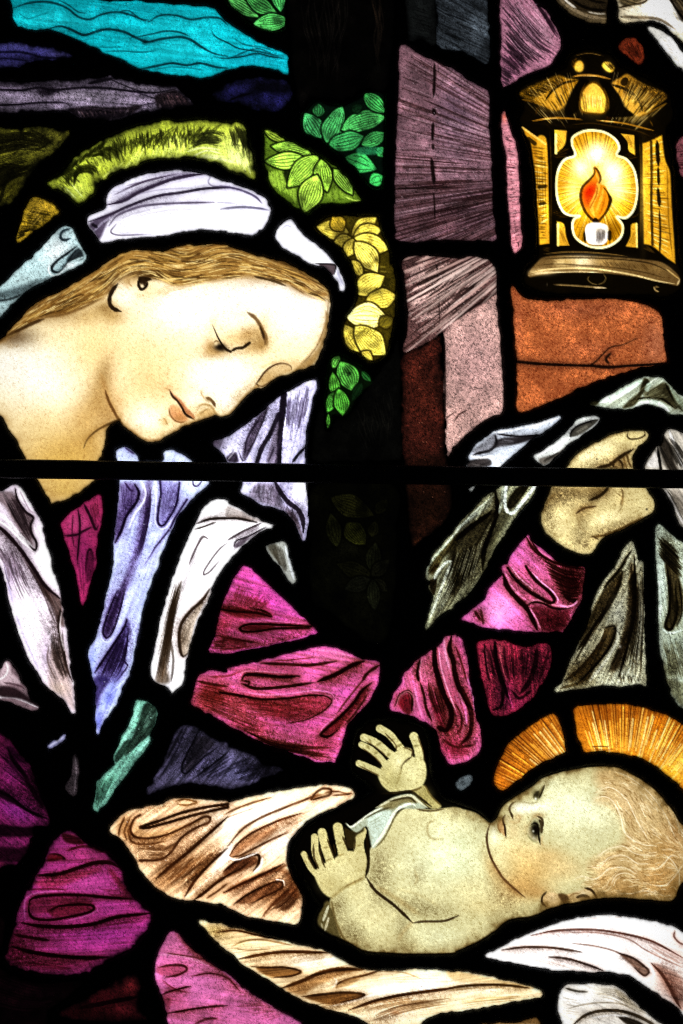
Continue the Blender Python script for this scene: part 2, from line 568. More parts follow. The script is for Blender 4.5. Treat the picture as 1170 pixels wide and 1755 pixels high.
pane('grass_pane', 'dull olive glass pane painted with grass at the left edge', 'landscape',
     'a1 -260,670 0,660 100,665 200,655 300,670 350,682 320,740 240,810 180,870 130,940 90,1000 50,1050 0,1058 -260,1065', '7c7a22', lambda: (
     G('a1 220,720', 100, 50, '8e8a30', .7), G('a1 40,830', 90, 90, '77741c', .6), G('a1 40,980', 120, 90, '453f0c', .7),
     H('a1 -100,720 0,690 120,680 220,700', 'a1 -100,850 30,780 150,770 240,780', 9, 8, '0e0d03', .85),
     H('a1 180,665 260,720 300,740', 'a1 120,680 200,730 230,790', 5, 8, '151405', .8), H('a1 230,660 200,700 150,730', 'a1 330,680 260,740 170,790', 6, 6, '151405', .7),
     H('a1 -100,900 20,840 120,850 190,830', 'a1 -60,1050 20,960 70,920 140,900', 12, 8, '0e0d03', .85), L('a1 0,1040 20,960 60,880', 16, '0e0d03', .8),
     H('a1 0,760 80,720 180,735', 'a1 0,880 60,820 180,800', 7, 3, 'a8a244', .6),
     H('a1 -100,680 60,690 200,660', 'a1 -100,1030 40,930 130,900', 16, 7, '0c0b03', .7), B(-30, .3, 16), T(.88), N(.28, .12), E(28, '070702', .95)))

# --- halo of the veiled figure
pane('halo_pane', 'bright yellow green halo pane above the white veil', 'veiled_figure',
     'a1 250,945 320,885 400,800 500,740 600,690 700,655 800,632 930,625 1050,620 a2 0,632 80,640 95,700 125,800 140,890 135,918* 100,905 0,862 a1 1120,830 1000,815 850,810 770,820 700,845 620,870 530,915 490,960 470,1000 405,1052* 380,1025 330,985', 'a9b82c', lambda: (
     G('a2 40,790', 120, 90, 'ecf882', .9), G('a1 1080,780', 140, 60, 'd8ea50', .8), G('a1 830,770', 160, 40, 'c6d63c', .7), G('a1 560,820', 100, 60, 'bccc38', .6), G('a1 400,980', 60, 60, 'c8dc50', .6),
     H('a1 300,880 270,940', 'a1 560,705 520,770', 26, 7, '1c2002', .85, trim=.35), H('a1 560,700 590,760 590,800', 'a1 1150,625 1080,700 1050,740', 42, 6, '1c2002', .8, trim=.5),
     H('a1 700,690 650,740 620,800', 'a1 950,640 880,690 820,780', 16, 6, '202404', .75, trim=.6),
     H('a1 380,970 400,900 460,890 490,930', 'a1 370,930 400,860 480,850 520,900', 6, 8, '1c2002', .9), H('a1 280,930 330,900 340,960', 'a1 300,880 380,870 390,940', 6, 7, '1c2002', .85),
     H('a1 440,820 520,800 560,850', 'a1 500,760 600,760 640,830', 8, 6, '1c2002', .8), H('a1 960,780 1040,740 1130,740', 'a1 1010,690 1090,670 1170,690', 6, 9, '22280a', .75),
     H('a2 20,640 60,700 70,760', 'a2 80,650 100,700 110,800', 9, 7, '26280a', .8), H('a2 0,660 20,720 10,760', 'a2 60,640 60,700 40,770', 8, 6, '26280a', .7),
     H('a1 480,950 600,840', 'a2 0,850 60,700', 46, 4, 'e6f570', .75, trim=.5), H('a1 860,800 860,690', 'a1 950,810 950,690', 7, 8, 'd4e458', .9, trim=.2),
     L('a1 960,780 1040,760 1130,770', 10, 'f4ffa0', .9), L('a1 990,805 1060,775 1140,790', 8, 'f8ffb0', .9), H('a1 1000,810 1060,790 1170,800', 'a1 1000,825 1080,815 a2 60,850', 3, 8, 'f6ffa8', .8), L('a1 330,960 390,1020', 8, 'e6f88a', .9), L('a1 365,945 430,1020', 6, 'e6f88a', .8), L('a1 300,950 375,1020', 5, 'e6f88a', .7),
     H('a1 640,860 700,760', 'a1 1000,812 990,720', 22, 6, 'dcec68', .75, trim=.4), H('a2 10,840 0,760', 'a2 120,900 90,790', 14, 6, 'f4ffa0', .8, trim=.4),
     H('a1 270,930 340,1000', 'a1 380,820 460,900', 12, 6, '1c2002', .75, trim=.6), H('a1 420,800 470,870', 'a1 720,660 700,800', 24, 6, '1c2002', .75, trim=.6), H('a1 720,660 740,800', 'a1 1000,630 1000,760', 26, 6, '20240a', .7, trim=.7), H('a1 980,700 1060,680 1150,720', 'a1 960,770 1040,740 1160,760', 4, 7, '20240a', .7), H('a2 0,650 30,760', 'a2 110,680 120,860', 12, 5, '26280a', .6, trim=.6), H('a1 480,950 600,840', 'a2 40,850 60,700', 40, 4, 'e6f570', .7, trim=.6), B(70, .22, 14), T(1.1, 1.05, .9), N(.16, .1), E(14, '0d1002', .9)))
pane('halo_pane', 'small amber halo pane left of the white veil', 'veiled_figure',
     'a1 165,1020 230,1030 280,1055 305,1090* 250,1135 180,1180 b1 110,70 90,82 78,60 95,20 a1 100,1165 130,1090', 'b08f22', lambda: (
     G('a1 220,1060', 60, 40, 'cda62e', .8), H('a1 130,1060 300,1100', 'a1 90,1190 180,1185', 9, 6, '231a02', .85), H('a1 170,1030 110,1150', 'a1 300,1080 170,1190', 8, 5, 'e0bc48', .6, trim=.5),
     H('b1 80,60 130,40', 'b1 90,20 160,5', 4, 8, '0c0a02', .9), T(.9), N(.25, .15), E(12, '0d0a01', .9)))

# --- leaves
def leaves(*rows):
    for b, t, w, c, *o in rows:
        LEAF(b, t, w, c, *o)


pane('leaf_pane', 'green leaf pane at the top edge beside the water', 'tree',
     'a2 5,-200 285,-200 284,150* 230,157 140,132 60,60 -5,5', '06130a', lambda: (
     leaves(('a2 0,-10', 'a2 160,88', 62, '58b858', 0, '041006', 5), ('a2 90,-30', 'a2 252,66', 70, '4bb052', 10, '041006', 5), ('a2 255,-60', 'a2 272,60', 60, '4cc060', 0, '041006', 4), ('a2 132,124', 'a2 330,105', 78, '55c95f', 0, '041006', 7)),
     T(1.06), N(.15, .06), E(6, '020803', .8)))
pane('leaf_pane', 'deep green leaf pane under the dark trunk', 'tree',
     'a2 385,640 392,595 435,545 470,530 520,545 600,548 690,500 720,475 785,488 802,520 800,700 795,900 780,962 740,955 700,905 610,815 530,750 470,705 400,680', '05120a', lambda: (
     leaves(('a2 480,715', 'a2 395,580', 92, '35864a', 0, '041006', 6), ('a2 505,735', 'a2 590,545', 96, '3f9c52', 0, '041006', 7), ('a2 465,600', 'a2 470,535', 55, '2c7a3e', 0, '041006', 4),
            ('a2 585,668', 'a2 815,600', 96, '4cb85a', -14, '041006', 7), ('a2 520,745', 'a2 700,700', 92, '3aa052', 6, '041006', 5), ('a2 690,745', 'a2 815,685', 66, '42ac54', 0, '041006', 5),
            ('a2 700,480', 'a2 815,580', 70, '3faa50', 0, '041006', 5), ('a2 605,810', 'a2 765,870', 92, '38a852', 0, '041006', 3), ('a2 730,940', 'a2 800,905', 64, '38b052', 0, '041006', 2), ('a2 770,800', 'a2 810,760', 50, '38a852', 0, '041006', 2), ('a2 640,570', 'a2 690,545', 40, '0e2a14', 0, '041006', 2)),
     F('a2 660,770 700,755 790,760 785,790 680,795', '23794a', .7, 10), T(1.1), N(.18, .08), E(5, '020803', .6)))
pane('leaf_pane', 'yellow green leaf pane to the right of the halo', 'tree',
     'a2 185,668 240,680 290,715 420,780 490,820 560,870 640,960 682,1030* 600,1040 500,1040 440,1070 405,1095 350,1060 280,1010 225,960 205,880 190,820 195,720', '53701a', lambda: (
     H('a2 200,860 230,960', 'a2 330,870 350,1050', 9, 14, '96bc3c', .8), H('a2 500,960 510,1040', 'a2 640,960 660,1030', 9, 14, '7c9c30', .7), H('a2 480,960 470,1050', 'a2 500,950 500,1040', 2, 10, '90b83c', .8), F('a2 430,800 490,830 560,880 500,900 450,850', '0a1203', .9, 12), F('a2 290,860 350,850 330,920 300,940', '0a1203', .85, 10),
     leaves(('a2 190,670', 'a2 300,730', 40, '86a030', 0, '0a1203', 3), ('a2 430,795', 'a2 225,752', 74, '93c742', 8, '0a1203', 7), ('a2 390,810', 'a2 192,830', 76, '9bd044', -8, '0a1203', 4),
            ('a2 465,800', 'a2 308,962', 104, '96c640', 0, '0a1203', 8), ('a2 480,820', 'a2 512,985', 82, '95c83e', 6, '0a1203', 7), ('a2 545,870', 'a2 640,1000', 66, '8cbf40', -6, '0a1203', 6), ('a2 460,900', 'a2 390,1095', 108, 'a0c944', 0, '0a1203', 8)),
     L('a2 600,1010 650,1030 680,1030', 8, 'b8d858', .8), T(1.06), N(.16, .07), E(8, '0a1002', .9)))
pane('leaf_pane', 'golden yellow leaf pane curving down the right of the veil', 'tree',
     'b2 460,5 a2 490,1135 545,1115 620,1112 760,1115 b2 775,-10 790,40 810,80 830,170 855,250 862,380 850,470 835,560 815,640 795,662 740,685 690,655 620,610 598,550 605,490 640,430 665,380 668,280 640,180 600,120 560,80 500,40', '3c3208', lambda: (
     H('b2 640,160 820,150', 'b2 670,330 850,380', 7, 8, 'b7a238', .6), F('b2 660,230 760,240 830,270 800,330 700,340', '1c1804', .5, 20), H('b2 720,640 760,650', 'b2 690,650 740,680', 4, 12, 'e2cc50', .8),
     leaves(('b2 620,25', 'b2 455,-5', 86, 'e2cc50', 0, '2a2004', 6, '8a7812'), ('a2 590,1185', 'a2 540,1110', 70, 'c09c2c', 0, '2a2004', 5, '8a7812'), ('b2 640,40', 'a2 765,1118', 76, 'e2cc50', 0, '2a2004', 6, '8a7812'), ('b2 650,45', 'b2 790,10', 76, 'e2cc50', -6, '2a2004', 5, '8a7812'), ('b2 640,60', 'b2 545,80', 60, 'e2cc50', 0, '2a2004', 4, '8a7812'), ('b2 650,55', 'b2 830,110', 96, 'e2cc50', 6, '2a2004', 6, '8a7812'),
            ('b2 645,60', 'b2 615,150', 62, 'e2cc50', 0, '2a2004', 4, '8a7812'), ('b2 655,75', 'b2 770,230', 96, 'f4e268', -8, '2a2004', 8, '8a7812'), ('b2 640,170', 'b2 690,250', 50, 'e2cc50', 0, '2a2004', 3, '8a7812'), ('b2 660,340', 'b2 805,250', 100, 'f0dc5c', -8, '2a2004', 7, '8a7812'), ('b2 710,380', 'b2 870,350', 92, 'e2cc50', 0, '2a2004', 6, '8a7812'),
            ('b2 610,460', 'b2 830,475', 120, 'fff08a', -14, '2a2004', 5, '8a7812'), ('b2 680,640', 'b2 600,500', 92, 'e2cc50', 0, '2a2004', 7, '8a7812'), ('b2 655,510', 'b2 815,655', 118, 'eedb5c', 6, '2a2004', 10, '8a7812'), ('b2 690,640', 'b2 745,680', 40, 'e2cc50', 0, '2a2004', 3, '8a7812'), ('b2 780,500', 'b2 850,470', 60, '6a5c18', 0, '2a2004', 3, '8a7812')),
     H('b2 640,400 850,400', 'b2 600,560 800,560', 6, 3, '4a3e0a', .5), H('b2 680,530 600,600', 'b2 840,440 760,560', 5, 4, '2a2204', .6), T(1.12, 1.0), N(.17, .08), E(9, '0d0a02', .9)))
pane('leaf_pane', 'small bright green leaf pane below the golden leaves', 'tree',
     'b2 510,1035 506,930 525,760 538,680 565,658 640,690 700,740 740,790 700,830 660,880 620,950 590,968 545,955 525,1030', '061204', lambda: (
     leaves(('b2 540,720', 'b2 572,660', 46, '6ac84a', 0, '050f03', 4), ('b2 580,690', 'b2 650,845', 100, '66d24c', -6, '050f03', 7), ('b2 555,870', 'b2 540,745', 50, '62c63e', 0, '050f03', 4), ('b2 555,845', 'b2 512,950', 52, '5cc840', 0, '050f03', 5), ('b2 570,830', 'b2 590,968', 70, '5cc43c', -6, '050f03', 6), ('b2 518,960', 'b2 514,1035', 16, '58b43a', 0, '050f03', 1), ('b2 690,740', 'b2 735,790', 34, '1f5a22', 0, '050f03', 2), ('b2 690,800', 'b2 640,890', 40, '0c260e', 0, '050f03', 2)),
     G('b2 625,750', 10, 10, '041006', .9), N(.16, .08), E(5, '030a02', .6)))
pane('trunk_pane', 'almost black glass pane of tree bark at the top edge', 'tree',
     'a2 330,-200 812,-200 815,440 690,455 600,510 430,500 375,555 345,400 330,200', '060504', lambda: (
     H('a2 380,-60 390,150 420,300 450,420', 'a2 620,-60 600,150 590,300 560,420', 12, 4, '1c1713', .9, wave=14), H('a2 720,-60 760,120 760,220 775,380', 'a2 790,-60 795,120 780,220 790,380', 5, 5, '241a12', .9, wave=8), T(.75), N(.2, .3), E(20, '020202', .9)))
pane('trunk_pane', 'almost black glass pane under the green leaves above the bar', 'tree',
     'b2 745,800 800,720 850,640 875,560 885,750 888,1000 890,1180 c2 880,20 450,30 430,0 b2 440,1100 460,980 490,930 500,1040 530,1045 560,985 610,980 660,920', '050504', lambda: (
     H('b2 640,950 700,1150', 'b2 840,800 860,1150', 10, 4, '0e0d0a', .8, wave=10), N(.2, .3)))
pane('dark_leaf_pane', 'almost black olive leaf pane below the bar', 'tree',
     'c2 450,150 850,150 862,400 860,700 810,950 730,960 640,900 520,800 440,760 420,560 430,460', '070703', lambda: (
     leaves(('c2 530,220', 'c2 750,310', 100, '26260a', 0, '050502', 7), ('c2 560,470', 'c2 530,300', 70, '20220a', 0, '050502', 4), ('c2 610,350', 'c2 705,460', 96, '2a2c0a', 0, '050502', 8), ('c2 740,420', 'c2 760,340', 50, '1a1a08', 0, '050502', 3), ('c2 760,300', 'c2 820,230', 50, '1a1a08', 0, '050502', 3), ('c2 740,600', 'c2 760,450', 70, '16180a', 0, '050502', 4), ('c2 740,620', 'c2 560,560', 70, '121206', 0, '050502', 4), ('c2 740,620', 'c2 830,540', 60, '14140a', 0, '050502', 4), ('c2 735,640', 'c2 600,690', 70, '11120a', 0, '050502', 4), ('c2 750,640', 'c2 820,700', 50, '15150a', 0, '050502', 3), ('c2 745,640', 'c2 755,800', 60, '12140a', 0, '050502', 4)),
     T(.6), N(.3, .3), E(18, '020201', .9)))

# --- stone work
pane('stone_pane', 'dark slate blue stone pane at the top edge', 'stonework',
     'a2 925,-200 1065,-200 1068,60 1070,225 1000,205 930,195', '1b1f1e', lambda: (H('a2 940,20 1060,60', 'a2 940,180 1060,210', 6, 5, '0c0e0e', .8), T(.8, 1, .7), N(.22, .2), E(25, '060707', .9)))
pane('stone_pane', 'slate grey stone pane left of the vertical lead at the top', 'stonework',
     'a2 1078,-200 a3 160,-200 165,0 170,120 172,322 110,300 40,265 a2 1085,237 1080,100', '38424c', lambda: (
     G('a3 60,120', 120, 80, '46525e', .7), H('a2 1085,40 a3 160,130', 'a2 1085,200 a3 165,310', 12, 6, '0e1216', .75, trim=.6), H('a2 1090,-60 a3 150,60', 'a2 1085,90 a3 160,180', 6, 4, '10141a', .7, trim=.6), H('a2 1090,60 a3 160,160', 'a2 1090,200 a3 165,300', 6, 4, '66727c', .35, trim=.6), B(30, .4), T(.8, 1, .7), N(.24, .14), E(10, '0b0e10', .9)))
pane('stone_pane', 'tall mauve stone pane with light rays left of the lantern', 'stonework',
     'a2 890,245 920,240 1000,290 1080,322 1170,365 a3 60,410 130,445 170,490 172,600 180,800 188,1000 200,1170 b3 205,60 120,66 0,60 b2 1100,62 880,68 a2 860,1170 862,900 870,700 880,450', '8e626e', lambda: (
     STYLE(1.0, .55, .2),
     G('a2 1150,600', 90, 250, '8e6a80', .7), G('a3 60,600', 90, 150, '8a6680', .6), G('a2 960,450', 70, 150, '7a5862', .5), G('a3 50,1100', 200, 150, '50384a', .7), G('a2 950,1100', 120, 150, '4e3640', .7),
     RAYS(1030, 300, 150, 178, 60, 165, 360, 2.6, ['1c0c10', '241014'], .7, .8), RAYS(1030, 300, 150, 215, 70, 165, 360, 2.2, ['241014', '2c141a', '200c10'], .7, .8), RAYS(1030, 300, 150, 215, 80, 165, 360, 1.7, ['c89aa6', 'bc8c98', 'd4aab4'], .6, .8), L('a2 1062,325 1064,400 1058,500', 14, '160c10', .9), L('a2 1058,560 1064,590', 22, '160c10', .95), L('a2 1056,630 1052,720', 16, '160c10', .95), L('a2 1055,740 1056,770', 14, '160c10', .9), L('a2 1048,815 1055,880 1062,945', 20, '160c10', .95), L('a2 1060,990 1066,1130', 8, '160c10', .9),
     L('a2 865,965 1000,970 1170,960', 8, '160c10', .8), H('a2 885,300 1055,380', 'a2 865,1150 1055,1110', 26, 6, '2a181e', .6, trim=.5), H('a2 1075,340 a3 160,470', 'b2 1080,60 b3 190,20', 30, 5, '2a181e', .55, trim=.6), H('a2 885,290 1055,370', 'a2 865,1000 1055,980', 22, 3.5, 'b8949c', .5, trim=.6), TINT('8e626e', 0, .1, .25), T(.88, 1.05, .95), N(.2, .1), spots(40, 'd8c0cc', .5), E(9, '100a0d', .85)))
pane('stone_pane', 'bright mauve stone pane above the lantern shoulder', 'stonework',
     'a3 226,-200 230,0 236,200 238,400 248,448* 310,410 400,365 470,340 510,300 541,230 520,150 480,80 420,20 370,-60 330,-200', 'b07088', lambda: (
     G('a3 400,200', 140, 120, 'c08a9c', .7), G('a3 280,340', 60, 80, '6e4458', .7), G('a3 280,60', 60, 120, 'b07a90', .5),
     H('a3 235,-80 400,130 540,240', 'a3 235,60 380,220 510,310', 7, 8, '1e0e18', .8, trim=.4), H('a3 235,70 370,230 500,330', 'a3 238,300 300,360 330,420', 12, 9, '1e0e18', .8, trim=.4), H('a3 235,340 300,390', 'a3 240,420 280,440', 4, 10, '120810', .85),
     H('a3 300,-80 420,60 540,220', 'a3 235,-20 350,150 500,310', 9, 5, 'dca0b8', .6, trim=.5), H('a3 400,0 470,80 540,200', 'a3 350,-80 440,60 530,210', 6, 6, '2a1420', .7, trim=.4), H('a3 236,-60 400,100 540,230', 'a3 238,380 300,400 330,410', 20, 5, '24121e', .6, trim=.5), H('a3 320,-80 440,70 540,220', 'a3 236,150 330,270 450,340', 16, 4, 'eab8cc', .55, trim=.5), B(45, .3, 44), T(1.02, 1.0), N(.18, .08), spots(30, 'e0c0d4', .5), E(9, '12080e', .85)))
pane('stone_pane', 'thin pink stone pane beside the lantern', 'stonework',
     'a3 240,582 258,574 270,640 300,720 320,800 325,900 330,1050 334,1170 b3 340,50 336,110 315,134 298,132 288,100 285,0 a3 280,1100 270,1000 268,900 262,790 248,740', 'd27a88', lambda: (
     G('a3 295,900', 40, 160, 'e48c98', .7), G('a3 252,600', 20, 30, 'd25a3c', .7), G('b3 312,80', 30, 60, 'd87880', .5), H('a3 248,680 300,700', 'b3 290,110 340,90', 26, 6, '54202a', .75, trim=.5), H('a3 260,760 310,760', 'b3 290,60 335,40', 16, 5, 'f4b4bc', .6, trim=.4), L('b3 325,75 325,100', 7, '1c080c', .9), B(-8, .35, 16), T(1., 1., .85), N(.14, .06), E(6, '2a0e12', .8)))
pane('stone_pane', 'small dim pink stone pane at the right edge by the lantern', 'stonework',
     'a3 1135,745 1150,715 1170,700 1400,690 1400,930 1170,912 1150,885 1140,820', '96525a', lambda: (H('a3 1130,740 1400,700', 'a3 1140,900 1400,920', 14, 6, '2e1014', .75), N(.18, .08), E(8, '1c090b', .85)))
pane('stone_pane', 'pink stone pane with slanting light rays under the mauve pane', 'stonework',
     'b2 918,155 1170,160 b3 100,155 170,170 203,208 210,300 215,450 230,600 240,800 242,940 200,962 130,1000 60,1060 0,1115 b2 1130,1172 1125,1000 1115,900 1112,535 1060,565 908,640 930,500 915,300', 'cba096', lambda: (
     F('b2 900,150 b3 205,150 212,330 0,475 b2 1110,545 900,650', '5a3836', .85, 20), G('b3 100,700', 160, 200, 'b58a88', .6),
     H('b2 920,220 1040,160', 'b2 920,630 1110,520 b3 212,330', 20, 13, 'd0aaa2', .85, trim=.4), H('b2 920,260 1100,170', 'b2 930,540 1170,380 b3 210,200', 9, 16, 'deb8ae', .8, trim=.4), H('b2 960,260 1110,180', 'b2 940,520 1160,390 b3 120,180', 12, 8, '2a1612', .8, trim=.4), H('b2 1170,230 b3 170,165', 'b2 1120,530 b3 212,330', 7, 9, '241310', .8, trim=.3),
     H('b2 920,250 980,200', 'b2 960,520 1060,430', 7, 10, 'd8aca6', .7, trim=.4), L('b2 1075,190 1080,280', 7, '1c0f0c', .8), L('b2 1085,330 1090,490', 6, '1c0f0c', .6), L('b3 0,470 100,405 212,335', 10, '241310', .75), L('b2 1112,560 1116,800 1118,980', 9, '140a08', .7),
     L('b2 1125,980 1150,960 1170,950', 6, '3a2420', .8), L('b3 0,990 20,960 60,940', 8, '3a2420', .8), T(.96, 1.08), N(.3, .06), clip('b2 900,150 b3 205,150 212,330 0,475 b2 1110,545 900,650'), RAYS(1030, 330, 128, 162, 46, 150, 400, 2.4, ['2a1612', '1c0f0c'], .75, .7), RAYS(1030, 330, 128, 162, 44, 150, 400, 3.0, ['f0d0c4', 'e4bcb0', 'fce0d4'], .8, .6), clip(), spots(260, '3a2420', .5), spots(200, 'ecd0cc', .5), E(7, '1e100e', .85)))
pane('brown_pane', 'dark russet glass pane running down behind the bar', 'stonework',
     'b2 905,655 1000,605 1095,555* 1100,700 1108,880 1112,1000 1118,1170 c2 1140,100 1150,270 1090,360 1000,430 950,465 930,300 915,100 b2 900,1000 902,800', '3a1610', lambda: (
     G('b2 1000,850', 90, 200, '401910', .6), G('c2 1020,300', 150, 160, '1e0c06', .95), F('c2 900,60 1150,60 1150,500 900,500', '1d0d07', .85, 90), spots(90, 'a86a50', .45), spots(110, '120604', .7), L('c2 950,455 1000,430', 8, '542814', .8), L('b2 1098,600 1108,800', 6, '8a4a38', .5), N(.4, .15), E(22, '080302', .9)))
pane('brick_pane', 'orange brick pane with a crack under the lantern', 'stonework',
     'b3 290,305 330,350 390,375 500,378 650,372 800,372 900,380 980,400 1040,440 1062,480 1070,560 1085,690* 1040,702 910,728 700,800 480,900 340,942 322,930 318,720 312,600 300,450', 'b86030', lambda: (
     G('b3 1030,600', 70, 120, 'c4744e', .8), G('b3 650,420', 260, 50, '8f4a30', .5), G('b3 450,780', 160, 80, '9f4e26', .5), G('b3 320,480', 30, 180, 'b86038', .6), G('b3 700,620', 160, 50, 'b05c36', .5),
     L('b3 325,690 450,702 560,705 680,710 720,690 760,650 800,615 850,605 880,595 930,570', 13, '1a0a05', .95, 2), L('b3 310,690 420,700 550,707 690,710 800,716 900,710 1090,700', 11, '1a0a05', .95, 0), L('b3 800,645 775,675 790,700', 12, '1a0a05', .9), L('b3 700,712 780,722 840,718', 8, '1a0a05', .8),
     T(.96, 1.05, .95), N(.3, .1, 'ffb080'), spots(420, '3c1808', .55), spots(60, 'e89a70', .35), E(7, '200c05', .85)))
pane('red_pane', 'small round red pane above the lantern roof', 'stonework',
     'a3 835,240 860,205 920,198 955,230 970,280 965,318 942,333 900,300 860,268', '7c2c16', lambda: (H('a3 850,230 930,320', 'a3 930,205 965,300', 9, 5, '2c0c05', .7), N(.2, .1), E(10, '180604', .85)))
pane('scroll_pane', 'brown and white scroll pane at the top edge', 'hanging_cloth',
     'a3 500,-200 520,-10 550,30 600,80 680,110 772,123 774,60 780,-200', '4a3a22', lambda: (
     F('a3 505,-10 540,-10 600,40 700,70 780,75 780,125 680,112 600,80', '7a6644', .9, 14), L('a3 520,-20 560,15 620,55 690,85 770,95', 16, 'b8a07a', .7), L('a3 545,-20 590,20 620,40', 12, 'fff8e8', .95), L('a3 680,60 730,70 775,70', 8, 'f6ecd4', .9), L('a3 600,0 660,35 720,50 775,52', 12, '120b04', .9), L('a3 600,-60 700,0 775,15', 12, '120b04', .8), T(1.05, 1.2), N(.16, .1), E(10, '0c0804', .9)))
pane('scroll_pane', 'white scroll pane with brown shading in the top right corner', 'hanging_cloth',
     'a3 840,-200 838,60 842,100 870,117 960,110 1040,115 1100,150 1170,215 1400,430 1400,-200', 'd6c6a0', lambda: (
     G('a3 1060,30', 100, 90, 'ffffff', 1), G('a3 930,60', 90, 30, 'f4ead0', .8), G('a3 1120,100', 70, 60, 'ffffff', 1), L('a3 850,85 950,90 1050,100 1130,150', 14, '7a6240', .7), L('a3 840,40 900,25 960,15 1000,-10', 10, '3a2a14', .9), F('a3 838,-60 1000,-60 960,5 860,25', '5a4a2c', .9, 14), F('a3 1085,-60 1400,-60 1400,200 1170,110 1130,30', '3a2c18', .9, 16), L('a3 1080,-50 1120,20 1170,90 1260,170', 10, '120b04', .9), H('a3 1120,-20 1200,90', 'a3 1180,-60 1300,60', 6, 8, '8a7650', .7), L('a3 1120,60 1150,110', 8, 'c8b48a', .6), B(20, .35), T(1.1, 1.25), N(.13, .07), E(9, '0c0804', .85)))
pane('scroll_pane', 'narrow white pane slanting into the right edge above the lantern', 'hanging_cloth',
     'a3 988,143 1040,150 1110,200 1170,280 1400,520 1400,600 1170,350 1135,337 1080,262 1030,200', 'f6f4ea', lambda: (
     L('a3 1000,170 1080,275 1140,340', 10, 'a8b48a', .8), L('a3 1080,260 1110,290', 8, '8a7a5a', .6), G('a3 1100,240', 60, 60, 'ffffff', 1), H('a3 1060,190 1090,215', 'a3 1120,310 1170,330', 6, 5, 'b8a888', .5), B(50, .2), N(.08, .04), E(7, '2a2414', .8)))

